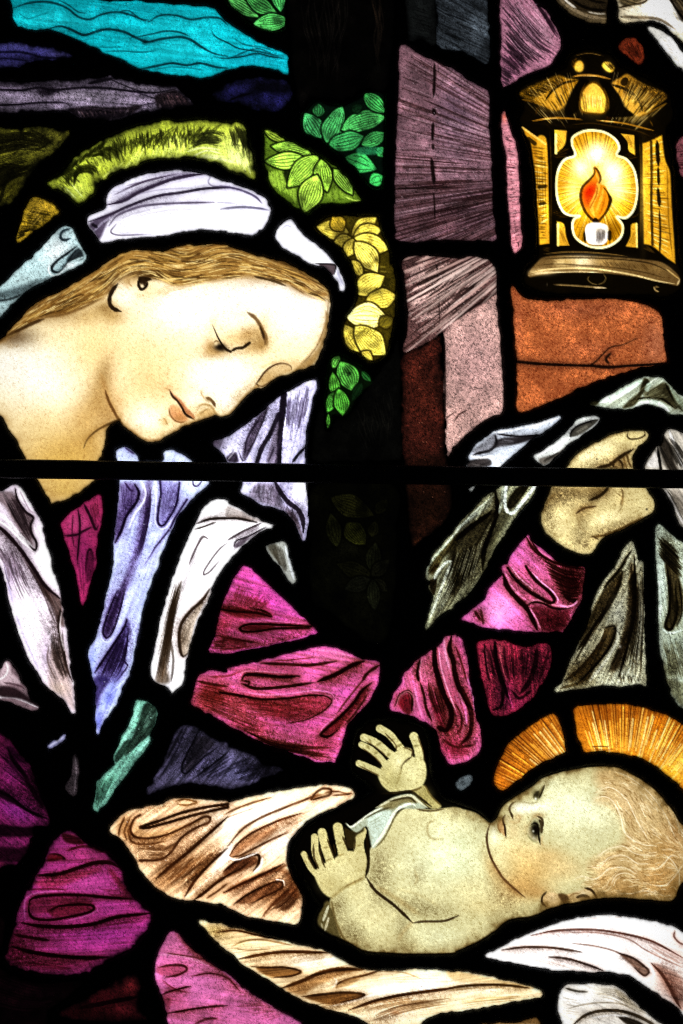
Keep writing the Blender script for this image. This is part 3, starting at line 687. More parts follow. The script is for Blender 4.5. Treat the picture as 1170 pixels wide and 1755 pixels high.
# --- lantern
QF = 'f4 430,110 435,60 500,22 570,14 650,28 720,75 745,130 728,178 790,205 840,270 862,360 862,460 840,545 800,592 770,598 728,592 768,650 755,725 690,780 610,798 520,778 450,725 432,650 445,605 480,585 420,582 370,555 335,480 325,380 338,280 380,210 450,180'
def lantern_paint():
    STYLE(1.15, 1.5, 0)
    # roof: panels and dots
    F('f3 80,400 130,355 250,300 340,270 400,290 470,305 420,380 380,470 320,508 260,485 190,450', 'a8771c', 1, 12)
    G('f3 320,430', 70, 60, 'd8a63a', .7)
    H('f3 90,395 200,420', 'f3 350,270 390,330', 14, 8, '1e1202', .85)
    L('f3 250,440 300,370 380,320 460,305', 11, '160c02', .9)
    H('f3 100,390 240,430', 'f3 330,280 380,310', 9, 4, 'e8bc58', .6)
    H('f3 280,440 330,500', 'f3 400,340 420,360', 6, 5, '3a2404', .6)
    L('f3 90,430 200,460 300,500', 7, '9a6a18', .7)
    F('f3 690,330 760,280 800,260 900,320 1040,380 1062,420 1000,470 900,535 860,540 800,490 750,410', 'b8842a', 1, 10)
    G('f3 850,480', 70, 70, 'e6b84a', .7)
    L('f3 690,330 780,360 860,410', 12, '160c02', .9); L('f3 770,330 790,290', 34, '160c02', .85); L('f3 860,410 890,470 900,510', 9, '160c02', .7)
    H('f3 800,270 760,400', 'f3 1050,400 900,535', 13, 7, '2a1a04', .75)
    H('f3 830,300 790,430', 'f3 1040,390 890,520', 12, 4, 'f6d474', .7)
    F('f3 480,430 500,370 545,325 590,320 640,370 665,440 660,500 630,528 560,525 510,520 485,490', 'd9a83c', 1, 6)
    G('f3 575,430', 60, 70, 'eac058', .7)
    L('f3 482,440 500,372 545,325 590,320 640,370 664,440 660,500 630,527 560,524 505,515 482,480 482,440', 9, '4a2e06', .8, 0)
    H('f3 520,370 515,515', 'f3 630,380 640,510', 6, 5, 'f8e090', .8); H('f3 500,420 500,500', 'f3 640,420 650,500', 6, 3, '6a4408', .5)
    L('f3 660,560 700,520 710,470', 22, '2e1404', .8)
    for c in ('f3 445,205 460,178 488,172 506,195 502,235 475,248 450,235', 'f3 630,205 645,182 685,185 712,215 705,240 680,250 650,232'):
        F(c, 'e2b03a', 1, 8)
    G('f3 478,210', 20, 24, 'f6d468', .8); G('f3 668,212', 18, 22, 'f6d468', .8)
    M('f3 210,330', 130, 36, .75, -28, '0a0601'); M('f3 960,350', 130, 34, .75, 24, '0a0601'); M('f3 130,420', 60, 40, .6, 0, '0a0601'); M('f3 1020,440', 40, 50, .5, 0, '0a0601')
    RAYS(870 + 575 / 3.9, 60 + 900 / 3.9, 225, 262, 34, 95, 165, 1.3, ['f0c868', 'ffe090'], .6, .6); RAYS(870 + 575 / 3.9, 60 + 900 / 3.9, 282, 318, 34, 95, 165, 1.3, ['f0c868', 'ffe090'], .6, .6)
    RAYS(870 + 575 / 3.9, 60 + 900 / 3.9, 222, 265, 30, 100, 170, 1.6, '1a1002', .7, .5); RAYS(870 + 575 / 3.9, 60 + 900 / 3.9, 280, 320, 30, 100, 170, 1.6, '1a1002', .7, .5)
    F('f3 470,310 500,290 545,310 490,380 470,500 400,540 380,500 420,400', '0a0601', .95, 8); F('f3 610,300 680,320 740,400 780,480 840,540 700,550 660,540 680,470 650,380', '0a0601', .95, 8)
    L('f3 520,320 490,390 478,480 500,525', 6, '6a4610', .7); L('f3 640,350 672,430 672,500', 6, '6a4610', .7)
    H('f3 420,170 440,240', 'f3 460,150 470,180', 5, 5, '8c5e14', .8); H('f3 690,180 720,230', 'f3 640,180 700,245', 6, 5, '1c1002', .7); H('f3 420,170 430,240', 'f3 500,150 440,170', 4, 5, '1c1002', .7)
    L('f3 440,140 540,122 640,140', 4, '8c6a30', .7); L('f3 430,280 500,268 590,272 690,295', 9, 'c08a34', .9, 1); L('f3 480,272 600,274', 4, 'f0cc80', .8)
    L('f3 90,430 160,440 240,462', 6, '7a5414', .7); L('f3 190,530 195,500 215,475', 7, '3e2608', .8); L('f3 250,520 330,540', 14, '1e1204', .6)
    L('f3 160,575 300,555 440,560 500,566', 8, 'b07a24', .9); L('f3 590,570 700,580 800,595 900,620 980,640', 8, 'b07a24', .9); L('f3 230,562 330,556', 4, 'f0c878', .8); L('f3 620,573 720,582', 4, 'f0c878', .8)
    L('f3 890,545 960,510 1065,455', 8, '7a5414', .85); L('f3 950,570 970,610', 6, '6a4810', .8)
    F('f3 180,590 980,650 1000,700 960,760 900,680 740,620 560,610 420,620 300,600', '1a1004', .8, 16); L('f3 420,600 560,590 700,610 860,640 960,680', 6, '4a300c', .6)
    for q in ('f4 282,20 290,300 288,760', 'f4 880,60 890,300 885,780'):
        L(q, 5, '5a3c0c', .55)
    H('f4 290,180 430,100', 'f4 300,200 400,190', 3, 4, '5a3c0c', .5); H('f4 760,190 880,120', 'f4 800,210 880,200', 3, 4, '5a3c0c', .5)
    # side windows
    F('f4 105,0 150,35 200,60* 260,90* 268,250 272,500 278,770* 212,778* 200,560 185,330 165,180 150,90 115,40', 'b17d1e', 1, 6)
    F('f4 195,100 200,55 230,45 255,65 262,120 268,280 276,765* 213,776* 205,500', 'd09c2c', .9, 8)
    L('f4 98,-5 150,32 250,105', 11, 'ecc060', .9, 0); L('f4 130,60 190,110', 16, '1e1202', .8)
    H('f4 150,110 265,130', 'f4 205,740 275,740', 22, 6, '3a2404', .7, trim=.5); H('f4 155,180 265,210', 'f4 205,660 275,620', 12, 6, 'fff0a0', .75, trim=.3)
    H('f4 175,180 200,700', 'f4 250,90 262,760', 4, 4, '4a3006', .5); L('f4 200,395 262,385', 16, '1e1202', .8, 1); L('f4 205,505 255,500', 14, '1e1202', .8, 1)
    F('f4 900,100* 950,85 1030,45* 1050,200 1085,300 1095,500 1112,760 1120,905* 1060,865 970,790 910,772*', 'c99428', 1, 8)
    H('f4 905,140 1060,60', 'f4 915,760 1110,880', 18, 5, 'fff0a4', .7, trim=.3); H('f4 905,180 1070,150', 'f4 915,740 1115,800', 22, 5, '4a3006', .6, trim=.5)
    L('f4 958,90 962,300 960,500 968,780', 12, '241604', .8, 0); L('f4 998,85 1002,170 1008,250', 18, '120a02', .95, 1); L('f4 1005,260 1010,380', 12, '120a02', .9); L('f4 1003,400 1015,520', 16, '120a02', .9); L('f4 1012,540 1020,700 1015,840', 10, '241604', .8); L('f4 1065,250 1075,600 1100,860', 5, '5a3c08', .6)
    G('f4 905,450', 16, 200, 'f4c858', .5)
    # small spandrels
    F('f4 312,10* 395,15* 380,110 318,172*', 'cf9f34', 1, 5); L('f4 322,40 322,165', 12, 'ffe890', .9, 0); F('f4 755,35* 845,45* 850,178* 808,150 800,90', 'cf9f34', 1, 5)
    F('f4 328,620* 375,640 390,720 412,782* 330,785*', 'c9982e', 1, 5); L('f4 336,640 336,780', 12, 'ffe890', .8, 0); F('f4 865,630* 825,645 820,720 788,790* 870,798*', 'c9982e', 1, 5); L('f4 860,640 862,790', 10, 'ffe890', .8, 0)
    H('f4 330,30 380,100', 'f4 320,100 340,160', 5, 3, '6a4408', .5); H('f4 330,660 380,780', 'f4 340,640 400,780', 4, 3, '6a4408', .5); H('f4 770,50 840,150', 'f4 800,40 845,120', 4, 3, '6a4408', .5); H('f4 800,780 860,660', 'f4 840,790 865,720', 4, 3, '6a4408', .5)
    H('f4 280,560 340,530', 'f4 330,600 440,590', 4, 3, '5a3a0a', .6); H('f4 860,600 890,550', 'f4 800,600 860,590', 3, 3, '5a3a0a', .5)
    # quatrefoil
    F(QF, 'c48a12', 1, 4)
    clip(QF)
    cx, cy = 870 + 590 / 3.9, 220 + 390 / 3.9
    G('f4 590,360', 190, 200, 'ffd860', .65)
    for ang in range(0, 360, 3):
        t = math.radians(ang + random.uniform(-1.2, 1.2))
        r0, r1 = 18, random.uniform(70, 110)
        P = np.array([(cx + math.cos(t) * r, cy + math.sin(t) * r) for r in np.linspace(r0, r1, 12)])
        _stroke(P, random.uniform(1.2, 2.6), random.choice(['ffd850', 'ffeb90', 'ffc828']), .9, 2, 1.6)
    for ang in range(0, 720, 5):
        t = math.radians(ang + random.uniform(-1.5, 1.5))
        P = np.array([(cx + math.cos(t) * r, cy + math.sin(t) * r) for r in np.linspace(random.uniform(34, 52), 105, 10)])
        _stroke(P, random.uniform(1.0, 2.3), '6a4204', .75, 3, 1.3)
    G('f4 600,170', 60, 60, 'fffbe0', 1); G('f4 500,270', 55, 60, 'fff9d8', .9, -40); G('f4 700,310', 60, 80, 'fffbe0', .95); G('f4 440,420', 40, 60, 'fff4b8', .5); G('f4 735,430', 46, 40, 'fff4c0', .6)
    G('f4 520,690', 60, 50, '8c6010', .5); G('f4 700,690', 40, 50, '7a5008', .6)
    clip()
    L(QF + ' 430,110', 13, 'fff2b4', 1, 0, 4, .1)
    # flame and candle
    F('f4 580,250 605,280 620,330 612,370 650,385 672,430 685,480 660,550 625,600 590,625 555,600 515,540 492,480 490,430 515,380 560,330 575,285', 'd98a1e', 1, 5)
    F('f4 500,450 515,400 560,365 600,380 590,450 560,500 520,520', 'c43a10', .75, 40); G('f4 545,425', 24, 34, 'c01c08', .85, 30)
    L('f4 610,330 600,420 560,520 580,590', 20, 'f2b848', .85); L('f4 640,400 620,480 590,560', 14, 'f0b040', .8); L('f4 655,440 630,540 600,590', 10, 'b86a10', .8); L('f4 600,380 590,450 545,540', 6, '8a4208', .7)
    L('f4 575,265 580,300 545,345 505,385 488,430 492,490 520,560 560,605 590,630 630,595 665,545 682,480 668,430 640,395', 12, '3a1c04', .85, 1); L('f4 575,260 600,280 620,330 610,372', 9, '4a2806', .8); L('f4 590,290 600,340', 8, 'f6c050', .8); L('f4 580,600 592,632', 22, '140802', .9); L('f4 672,440 690,480 665,550', 12, '241202', .8)
    F('f4 520,660 545,635 590,628 650,640 672,665 668,740 640,775 580,780 535,765 518,720', 'f4f2f0', 1, 6); F('f4 590,690 620,670 640,680 640,750 600,770', 'a8a098', .8, 10); H('f4 600,670 590,770', 'f4 655,670 650,760', 5, 5, '4a4440', .7); L('f4 510,690 515,760', 10, '120a02', .9); L('f4 680,680 682,750', 18, '120a02', .8); L('f4 530,775 580,785 640,780', 5, '6a5840', .7)
    # bronze foot
    F('f4 135,970 200,890 240,862 330,850 480,852 640,858 800,868 940,880 1030,895 1110,950 1150,1000 1135,1050 1040,1030 900,1000 760,980 600,966 400,965 250,975 145,995', '6e5530', 1, 8)
    G('f4 500,890', 70, 26, 'fff6d8', 1); G('f4 400,890', 60, 26, 'c8ac70', .8); G('f4 640,890', 120, 24, '9a7c48', .7); G('f4 230,960', 60, 16, 'e8d09a', .8); G('f4 900,930', 120, 20, '866a3c', .6)
    L('f4 150,965 250,945 400,935 560,938 700,955 860,985 1000,1020 1120,1040', 9, 'e2cc92', .85); L('f4 140,985 220,968 330,962 480,958 640,965', 5, 'f4e4b4', .8); L('f4 225,872 400,866 600,868 800,880 960,905 1080,960', 6, '241808', .8); L('f4 200,915 330,905 480,915 700,930 900,960 1050,1000', 6, '3a2810', .7); L('f4 240,840 400,826 560,830 720,845 800,856', 6, '8a6a34', .8); L('f4 1060,940 1150,1010', 8, 'c8aa6c', .8); L('f4 1130,1050 1150,1010', 8, 'f0dca8', .7)
    H('f4 620,880 660,930', 'f4 900,900 960,960', 14, 4, '3a2810', .6); H('f4 300,880 400,880', 'f4 280,930 420,920', 6, 5, 'e0c890', .5)
    L('f4 305,1045 420,1050 560,1060 660,1066', 8, '9a8050', .85); L('f4 570,1064 660,1066', 5, 'f0dcb0', .8); L('f4 545,985 535,1010 560,1035 600,1045', 6, '7a6436', .7); L('f4 640,975 655,1000 640,1030 600,1045', 6, '7a6436', .7); L('f4 975,1060 990,1085 1010,1090', 9, 'b89c64', .8); L('f4 980,1060 1010,1060', 10, '8a7040', .8); L('f4 260,1060 265,1030', 5, '4a4030', .6)
    H('f4 250,790 300,800', 'f4 220,810 280,830', 3, 5, '4a3410', .7); H('f4 920,780 960,810', 'f4 900,800 1000,840', 3, 6, '5a4014', .6)


pane('lantern_pane', 'amber lantern pane with a flame in a four lobed opening', 'lantern',
     'f3 75,400 110,345 210,290 330,250 395,215 420,150 500,112 600,112 690,140 740,210 800,240 920,300 1050,370 1085,430 1090,560 1050,650 1085,800 f4 1100,350 1115,600 1135,880 1162,1000 1150,1070 1060,1120 900,1105 700,1110 400,1100 200,1080 120,1010 140,930 200,860 205,780 195,560 175,300 140,110 100,20 f3 80,560 110,480', '0d0802', lambda: (lantern_paint(), T(1.14, 1.08, 1.12), N(.13, .08, 'ffd070'), E(10, '050300', .9)))

# --- the veiled figure
FACE = 'b1 -260,690 -200,655 0,578 50,530 100,480 150,420 220,370 300,335 400,280 500,220 560,175 640,130 720,118 820,128 920,103 1050,90 1170,93 b2 0,100 100,130 200,158 300,188 400,238 470,283 515,330 524,390 515,480 503,560 475,640 430,705 330,745 f1 770,485 660,555 590,580 520,650 460,720 420,750 380,752 340,748 230,785 110,830 0,900 b1 830,1090 770,1097 720,1080 680,1052 640,1022 612,990* 575,1005 548,1035 535,1100 515,1172 c1 505,20 502,80 480,125 430,170 390,195 340,220 262,250* 240,200 195,118 140,20 b1 130,1170 80,1080 30,1005 0,965 -260,800'
HAIR = 'b1 -260,700 -200,640 0,560 50,510 100,460 150,400 220,350 300,315 400,260 500,200 560,155 640,110 720,98 820,108 920,83 1050,70 1170,73 b2 0,80 100,110 200,138 300,168 400,218 470,263 530,320 520,355 480,362 430,352 360,325 300,292 200,262 100,252 0,262 b1 1120,272 1040,280 960,300 900,300 860,285 800,262 720,258 640,268 600,285 570,330 520,365 430,408 330,448 230,462 120,520 0,590 -260,720'


def face_paint():
    STYLE(1.15, 1.3, 0)
    G('b1 200,760', 260, 180, 'fffdee', .9); G('b1 40,700', 200, 120, 'fffef4', .9)
    G('b1 480,620', 130, 160, 'f2d898', .75); G('b1 700,680', 230, 150, 'f4d8a0', .8); G('b1 780,800', 170, 100, 'eec88c', .7); G('b1 620,900', 60, 110, 'e8c084', .5, -30); G('b1 960,690', 160, 60, 'f4d8a4', .5); G('b1 300,560', 120, 80, 'f8e6b4', .5)
    G('b1 960,430', 220, 130, 'fffefa', .95); G('b2 200,330', 330, 110, 'ffffff', 1); G('b2 380,470', 150, 120, 'ffffff', .95); G('b2 0,760', 150, 120, 'fffef6', .9); G('b1 1100,760', 140, 90, 'fffdf2', .8); G('b1 740,980', 90, 70, 'fff8e4', .9); G('b1 1000,880', 60, 40, 'fff8e6', .6)
    # neck in shade
    G('b1 540,770', 50, 100, '96703a', .75, 10); G('b1 500,900', 80, 120, 'b58a48', .7, 15); G('b1 430,990', 90, 90, 'c89d58', .6); G('b1 330,1110', 200, 110, 'd0a85e', .7); G('b1 440,1120', 90, 90, 'bd9350', .6); G('b1 200,1020', 140, 90, 'ecd49a', .6); G('c1 320,60', 260, 120, 'c9a04c', .85); G('c1 340,190', 160, 60, 'b9923e', .6); G('b1 560,960', 50, 70, 'a87c40', .6); G('b1 620,760', 70, 110, 'f4deb0', .7)
    G('b1 580,450', 60, 50, 'b08a4c', .7); G('b1 470,450', 90, 40, 'd8b878', .6, -20); G('b1 540,410', 50, 35, '8a6630', .6)
    L('b1 520,760 540,830 560,890 590,950 615,995 650,1030 700,1062', 26, 'b58548', .45, 1, 26); L('b1 540,835 555,885 580,935 605,980 630,1012', 12, '5a3412', .8, 1, 6); L('b1 640,1025 690,1060 730,1085 780,1095 850,1085', 12, 'a87840', .7, 1, 14)
    L('b1 612,990 560,1010 510,1035 470,1065 445,1095 428,1135', 15, '2e1a0a', .92, 2, 6); L('b1 560,1010 490,1045 440,1100', 40, '94682c', .4, 1, 30)
    # hair
    F(HAIR, '9c7236', .96, 30)
    G('b1 800,170', 260, 60, 'b08a46', .7); G('b1 1080,200', 200, 60, 'a88244', .7); G('b2 250,240', 200, 60, 'a07a40', .7); G('b1 250,430', 200, 60, '7a5220', .6); G('b1 60,560', 120, 50, '4a2c0e', .7); G('b1 760,245', 150, 22, '3e260c', .85); G('b1 560,270', 60, 40, '4a2e10', .8); G('b2 430,320', 90, 40, 'a8885a', .6); G('b1 960,140', 120, 24, '4a2e10', .7); G('b2 100,150', 150, 24, '6a4a20', .6); G('b1 350,400', 120, 24, '4a2e10', .6, -20)
    GU = ['b1 -100,640 100,480 300,345 560,195 640,150', 'b1 0,590 150,505 330,440 520,350 600,270', 'b1 560,190 640,150 720,145 820,170 950,190 1080,160 1170,140', 'b1 600,280 680,225 780,215 880,265 980,260 1170,235', 'b1 840,130 950,150 1080,110 1170,105', 'b2 0,130 150,160 330,225 490,320', 'b2 0,240 120,235 280,275 450,345']
    FLOW(HAIR, GU, 200, 95, 5, ['3a220a', '4a2e10', '56370f', '2e1a08'], .75); FLOW(HAIR, GU, 420, 95, 4.4, ['e4c274', 'f0d892', 'd0aa5a', 'f8e4a4'], .8); FLOW(HAIR, GU, 70, 90, 6, ['3a220a', '2e1a08'], .7)
    L('b2 140,255 220,270 300,300', 10, '3a2610', .8); L('b2 60,95 200,150 330,195 420,240', 30, '3e2810', .5, 1, 20); H('b2 470,310 500,325', 'b2 400,340 480,360', 6, 4, '3a2610', .6)
    H('b1 770,385 790,340 850,300 960,300', 'b1 830,370 850,345 900,325 960,315', 7, 4, 'b8935a', .6); H('b1 780,375 800,335 860,305 950,300', 'b1 840,360 860,340 900,325 950,315', 4, 4, 'fff0cc', .7)
    L('b1 -40,600 60,545 150,500 225,470', 16, '3a220c', .85, 1, 8); L('b1 230,462 330,446 430,408 520,365', 10, '6a4820', .6, 1, 8)
    # ear
    G('b1 640,345', 55, 62, 'fff8e6', .95); G('b1 770,330', 60, 40, 'eed9a8', .7); G('b1 690,270', 60, 30, 'd2b27a', .6); G('b1 650,275', 20, 30, 'b8945c', .6)
    L('b1 605,290 580,320 563,360 565,395 585,418 622,432', 18, '241406', .95, 1, 5); L('b1 668,262 662,285 680,305', 6, 'b08c58', .7); L('b1 715,262 712,295 728,318 752,300 756,275', 14, '1a0e05', .95); F('b1 712,255 760,255 780,268 752,280 745,300 722,290', '241406', .95, 6); G('b1 730,298', 8, 9, 'f4e4c0', .9)
    # first eye, lids lowered
    G('f1 480,130', 110, 60, 'fff6dc', .8); G('f1 560,210', 62, 40, 'b98f52', .75, -20); G('f1 610,290', 70, 36, 'c09a5e', .7, -20); G('f1 470,240', 70, 40, 'd8b578', .6); G('f1 660,270', 30, 45, '8a6026', .6); G('f1 640,190', 30, 60, 'c8a468', .6, 20)
    G('f1 350,300', 60, 40, 'c29a5e', .75); G('f1 310,290', 24, 40, 'b8925a', .6); G('f1 340,330', 60, 20, 'caa468', .6); G('f1 335,150', 30, 60, 'ecd2a0', .6)
    H('f1 285,260 300,310 350,345', 'f1 320,250 340,290 400,320', 6, 3, '9a7440', .6)
    G('f1 378,290', 24, 17, '0c0603', 1); G('f1 385,300', 30, 14, '120a05', .9, 10); L('f1 335,265 350,250 372,258', 5, '5a3c18', .8); G('f1 350,270', 9, 9, 'e8d4a8', .8)
    L('f1 328,145 345,185 365,230 395,280 420,308 448,322', 12, '170c05', .98, 3, 4); L('f1 448,322 490,300 530,296 556,278 582,258', 13, '1c1006', .95, 1, 4); L('f1 535,292 560,275 580,260', 13, '1c1006', .95)
    L('f1 560,60 610,95 645,145 665,195 680,240 678,275', 16, '5a3a1a', .8, 1, 9); L('f1 645,150 662,195 672,240', 11, '24140a', .8, 1, 7); L('f1 650,150 690,220 690,290', 8, '7a5628', .7); L('f1 600,80 655,140', 6, '9a7440', .5)
    # far eye
    F('f1 632,530 680,460 740,415 800,402 850,415 858,445 800,475 740,505 670,550', 'd6bc8c', .95, 8); G('f1 690,500', 40, 30, 'b79660', .6, -35); L('f1 610,550 640,510 680,455 740,412 800,400 848,418 858,445', 9, '3e240e', .9, 1, 4); L('f1 655,430 720,400 800,385 850,400', 16, 'dcb880', .5, 1, 12); L('f1 630,540 660,555 740,510 800,480', 8, '54361a', .7); F('f1 595,570 625,540 640,555 610,575', 'c8a874', .9, 6); L('f1 618,530 640,560', 6, '3e240e', .8)
    # nose
    G('f1 420,660', 60, 50, 'fffefa', .8); M('f1 520,600', 130, 24, .3, -42, '8a6a3c'); M('f1 250,700', 60, 26, .3, -15, '8a6a3c'); M('f1 420,330', 110, 26, .3, -8, '8a6a3c'); M('f1 600,240', 60, 50, .35, 0, '7a5a2c'); M('f1 120,840', 130, 22, .3, -26, '8a6030');  L('f1 250,580 256,610 275,635', 8, 'b8935c', .7, 1, 8); L('f1 285,630 310,640 332,662 345,690', 13, '52341a', .9, 1, 6); G('f1 300,640', 20, 14, '8a6636', .6, 30); L('f1 230,690 260,676 300,680 325,695 345,730 360,748', 12, 'a8854e', .75, 1, 8); F('f1 215,755 250,720 310,700 340,738 290,758', 'c8a468', .7, 14); L('f1 240,740 270,720 300,700', 6, '8a6a3c', .6); L('f1 350,750 390,765 430,750 480,700 530,640 590,575', 16, 'a07a44', .6, 1, 10)
    # mouth
    F('f1 38,575 70,610 120,650 160,700 205,750 205,775 160,750 120,690 80,640', 'b8744a', .85, 10); F('f1 40,700 60,680 110,700 145,745 165,775 130,795 80,785 45,750', 'cf8e5c', .85, 20); G('f1 85,705', 24, 18, 'e0b47c', .8); G('f1 110,765', 30, 18, 'b07a44', .7); H('f1 60,690 60,760', 'f1 120,710 140,770', 6, 2.5, 'b4743c', .5)
    L('f1 38,575 60,620 95,655 125,700 150,745 205,775', 10, '2c160a', .9, 1, 5); L('f1 120,690 145,735 195,770', 8, '1e0e06', .85); L('f1 36,700 45,745 80,785 125,795 150,785', 7, '7a4c24', .75); L('f1 0,565 30,575 45,590', 8, 'b8925c', .6, 1, 8); G('f1 20,570', 30, 14, 'd4b078', .6)
    L('f1 0,765 14,785 25,810', 8, '8a6434', .8); G('f1 10,790', 20, 24, 'c8a264', .6); L('f1 40,880 130,825 230,785 340,750', 20, 'b89058', .6, 1, 14)
    # strand along the right of the brow
    F('b2 505,430 520,470 505,560 475,640 430,708 335,748 370,705 430,640 475,570 498,500', '8a6a38', .85, 14); H('b2 515,440 500,560 430,680', 'b2 500,500 450,620 345,740', 6, 5, '4a3014', .7); H('b2 518,420 500,560 420,690', 'b2 505,480 460,610 370,720', 4, 4, 'dcc496', .7); L('b2 518,370 512,440 505,500', 5, '8a7a5a', .7); G('b2 400,600', 80, 60, 'f4e6c0', .6); G('b2 340,700', 70, 40, 'e8d0a0', .5)


pane('face_pane', 'pale glass pane of the bowed face, hair and neck under the veil', 'veiled_figure', FACE, 'fae8ba',
     lambda: (face_paint(), T(1.0, 1.08, 1.1), N(.12, .012, 'ffc878'), E(30, 'a87c3c', .45), E(9, '5a3a14', .85)))
pane('veil_pane', 'white veil pane over the hair of the bowed head', 'veiled_figure',
     'a1 548,1050 558,1000 580,970 680,920 800,890 880,878 950,882 1050,895 a2 -20,935 60,958 150,995 200,1048 216,1085 200,1140 175,1180 b2 160,10 145,27 100,32 0,22 b1 1170,12 1050,5 930,17 850,37 750,47 600,62 530,79 500,52 470,12 a1 450,1140 465,1108 520,1085 545,1068', 'f4f2ff', lambda: (
     G('a1 620,980', 60, 40, 'd8d4ec', .7), G('a1 900,900', 160, 20, 'c0b8d4', .7), H('a1 560,1020 700,950 850,905', 'a1 620,960 780,920 950,885', 10, 5, '55465f', .6, trim=.5),
     L('a1 545,1055 640,1030 720,985 860,930 960,905 1050,895', 15, '2c2036', .9), F('a1 600,1035 700,980 860,925 1000,900 900,915 740,985', '4a3c54', .7, 16), L('a1 1050,895 1080,905 1070,935 1090,955 1170,960', 7, '8a82a0', .7),
     L('a1 455,1140 560,1105 660,1060 800,1010 930,990 1050,970 1170,965 a2 60,975', 12, '1e1626', .92), L('a1 700,1000 830,975 1000,965', 6, '8a82a0', .5), L('a1 560,1160 600,1110 680,1075 760,1055 900,1045 1100,1040', 10, '3a2e48', .8), H('a1 580,1160 640,1110 760,1070 900,1055', 'a1 600,1180 700,1120 850,1090 1050,1075', 4, 4, '8c82a4', .55, trim=.5),
     F('a1 460,1150 540,1105 600,1085 560,1130 540,1170 b1 510,60 480,20', '40304a', .85, 14), L('b1 480,20 520,-20 580,-60', 12, 'c8c0dc', .7), L('a1 600,1150 570,1185 b1 575,30 620,40 740,35', 6, '54485f', .8), H('b1 580,20 640,42 800,40', 'b1 590,5 680,25 850,20', 3, 3, '9a92b0', .6), L('a1 470,1150 500,1170', 14, '120c16', .9),
     L('a2 -40,955 60,975 140,1010 175,1045', 9, '4a4060', .85), L('a2 -40,1075 60,1065 150,1070 210,1080', 9, '4a4462', .8), L('a2 -60,1040 40,1045', 5, '7a7292', .6), H('a1 900,1060 1150,1060', 'a1 900,1120 1150,1110', 3, 3, 'a8a2c0', .4, trim=.6), G('a1 950,1120', 250, 50, 'ffffff', .9), FOLD('a1 545,1055 640,1030 720,985 860,930 960,905 1050,895', 8, 40, -1, .6, '30243a'), FOLD('a1 455,1140 560,1105 660,1060 800,1010 930,990', 8, 36, 1, .5, '30243a'), B(-15, .12), N(.045, .02), E(7, '120e18', .85)))
pane('veil_pane', 'white corner pane of the veil beside the golden leaves', 'veiled_figure',
     'b2 248,55 262,10 a2 300,1140 330,1130 b2 355,0 400,45 470,100 545,178 580,240 600,300 596,324* 580,322 560,270 500,205 420,182 340,132 280,95', 'f6f5ff', lambda: (
     F('b2 470,190 550,188 552,225 540,245', '4e3c40', .9, 8), L('b2 450,185 540,190 556,200 548,240', 7, '1a1416', .9), L('b2 270,20 300,-10 330,0', 6, '9a98c0', .6), H('b2 550,240 590,310', 'b2 565,210 600,300', 3, 5, '8a88a8', .5), H('b2 300,40 500,160', 'b2 300,80 440,170', 3, 3, 'b8b6d0', .4), N(.04, .02), E(6, '14121c', .85)))
pane('veil_pane', 'pale aqua veil pane at the left edge behind the hair', 'veiled_figure',
     'b1 -260,460 0,305 100,210 200,120 280,30 320,-5 345,-8 375,10 385,50 410,90 445,140 430,172 380,207 300,242 230,272 150,312 80,372 30,422 0,452 -260,650', 'b7d6d8', lambda: (
     G('b1 300,110', 70, 80, 'f4ffff', .9), G('b1 120,260', 120, 50, 'c2dede', .6), G('b1 330,190', 70, 30, 'f6ffff', .9), L('b1 360,5 320,20 310,50 330,65 365,55', 11, '1c2c34', .9), L('b1 395,95 350,130 300,165 268,200 270,222 300,225 340,180 385,120', 12, '10181c', .95), F('b1 275,215 300,175 350,140 385,115 345,175 305,222', '9cbcc0', .8, 8), F('b1 340,170 400,105 430,150 400,170', '0c1216', .85, 12), L('b1 360,180 430,150', 10, 'c8e4e4', .8), L('b1 255,180 250,225 280,250 330,220', 9, 'f4ffff', .8),
     F('b1 -100,350 60,315 200,265 260,262 200,285 100,345 0,360', '38474a', .7, 22), L('b1 -60,380 40,370 110,345', 10, '141a1c', .8), G('b1 -20,360', 80, 20, '4a5a5c', .6), B(-40, .2), N(.19, .05), E(8, '0c1214', .85)))

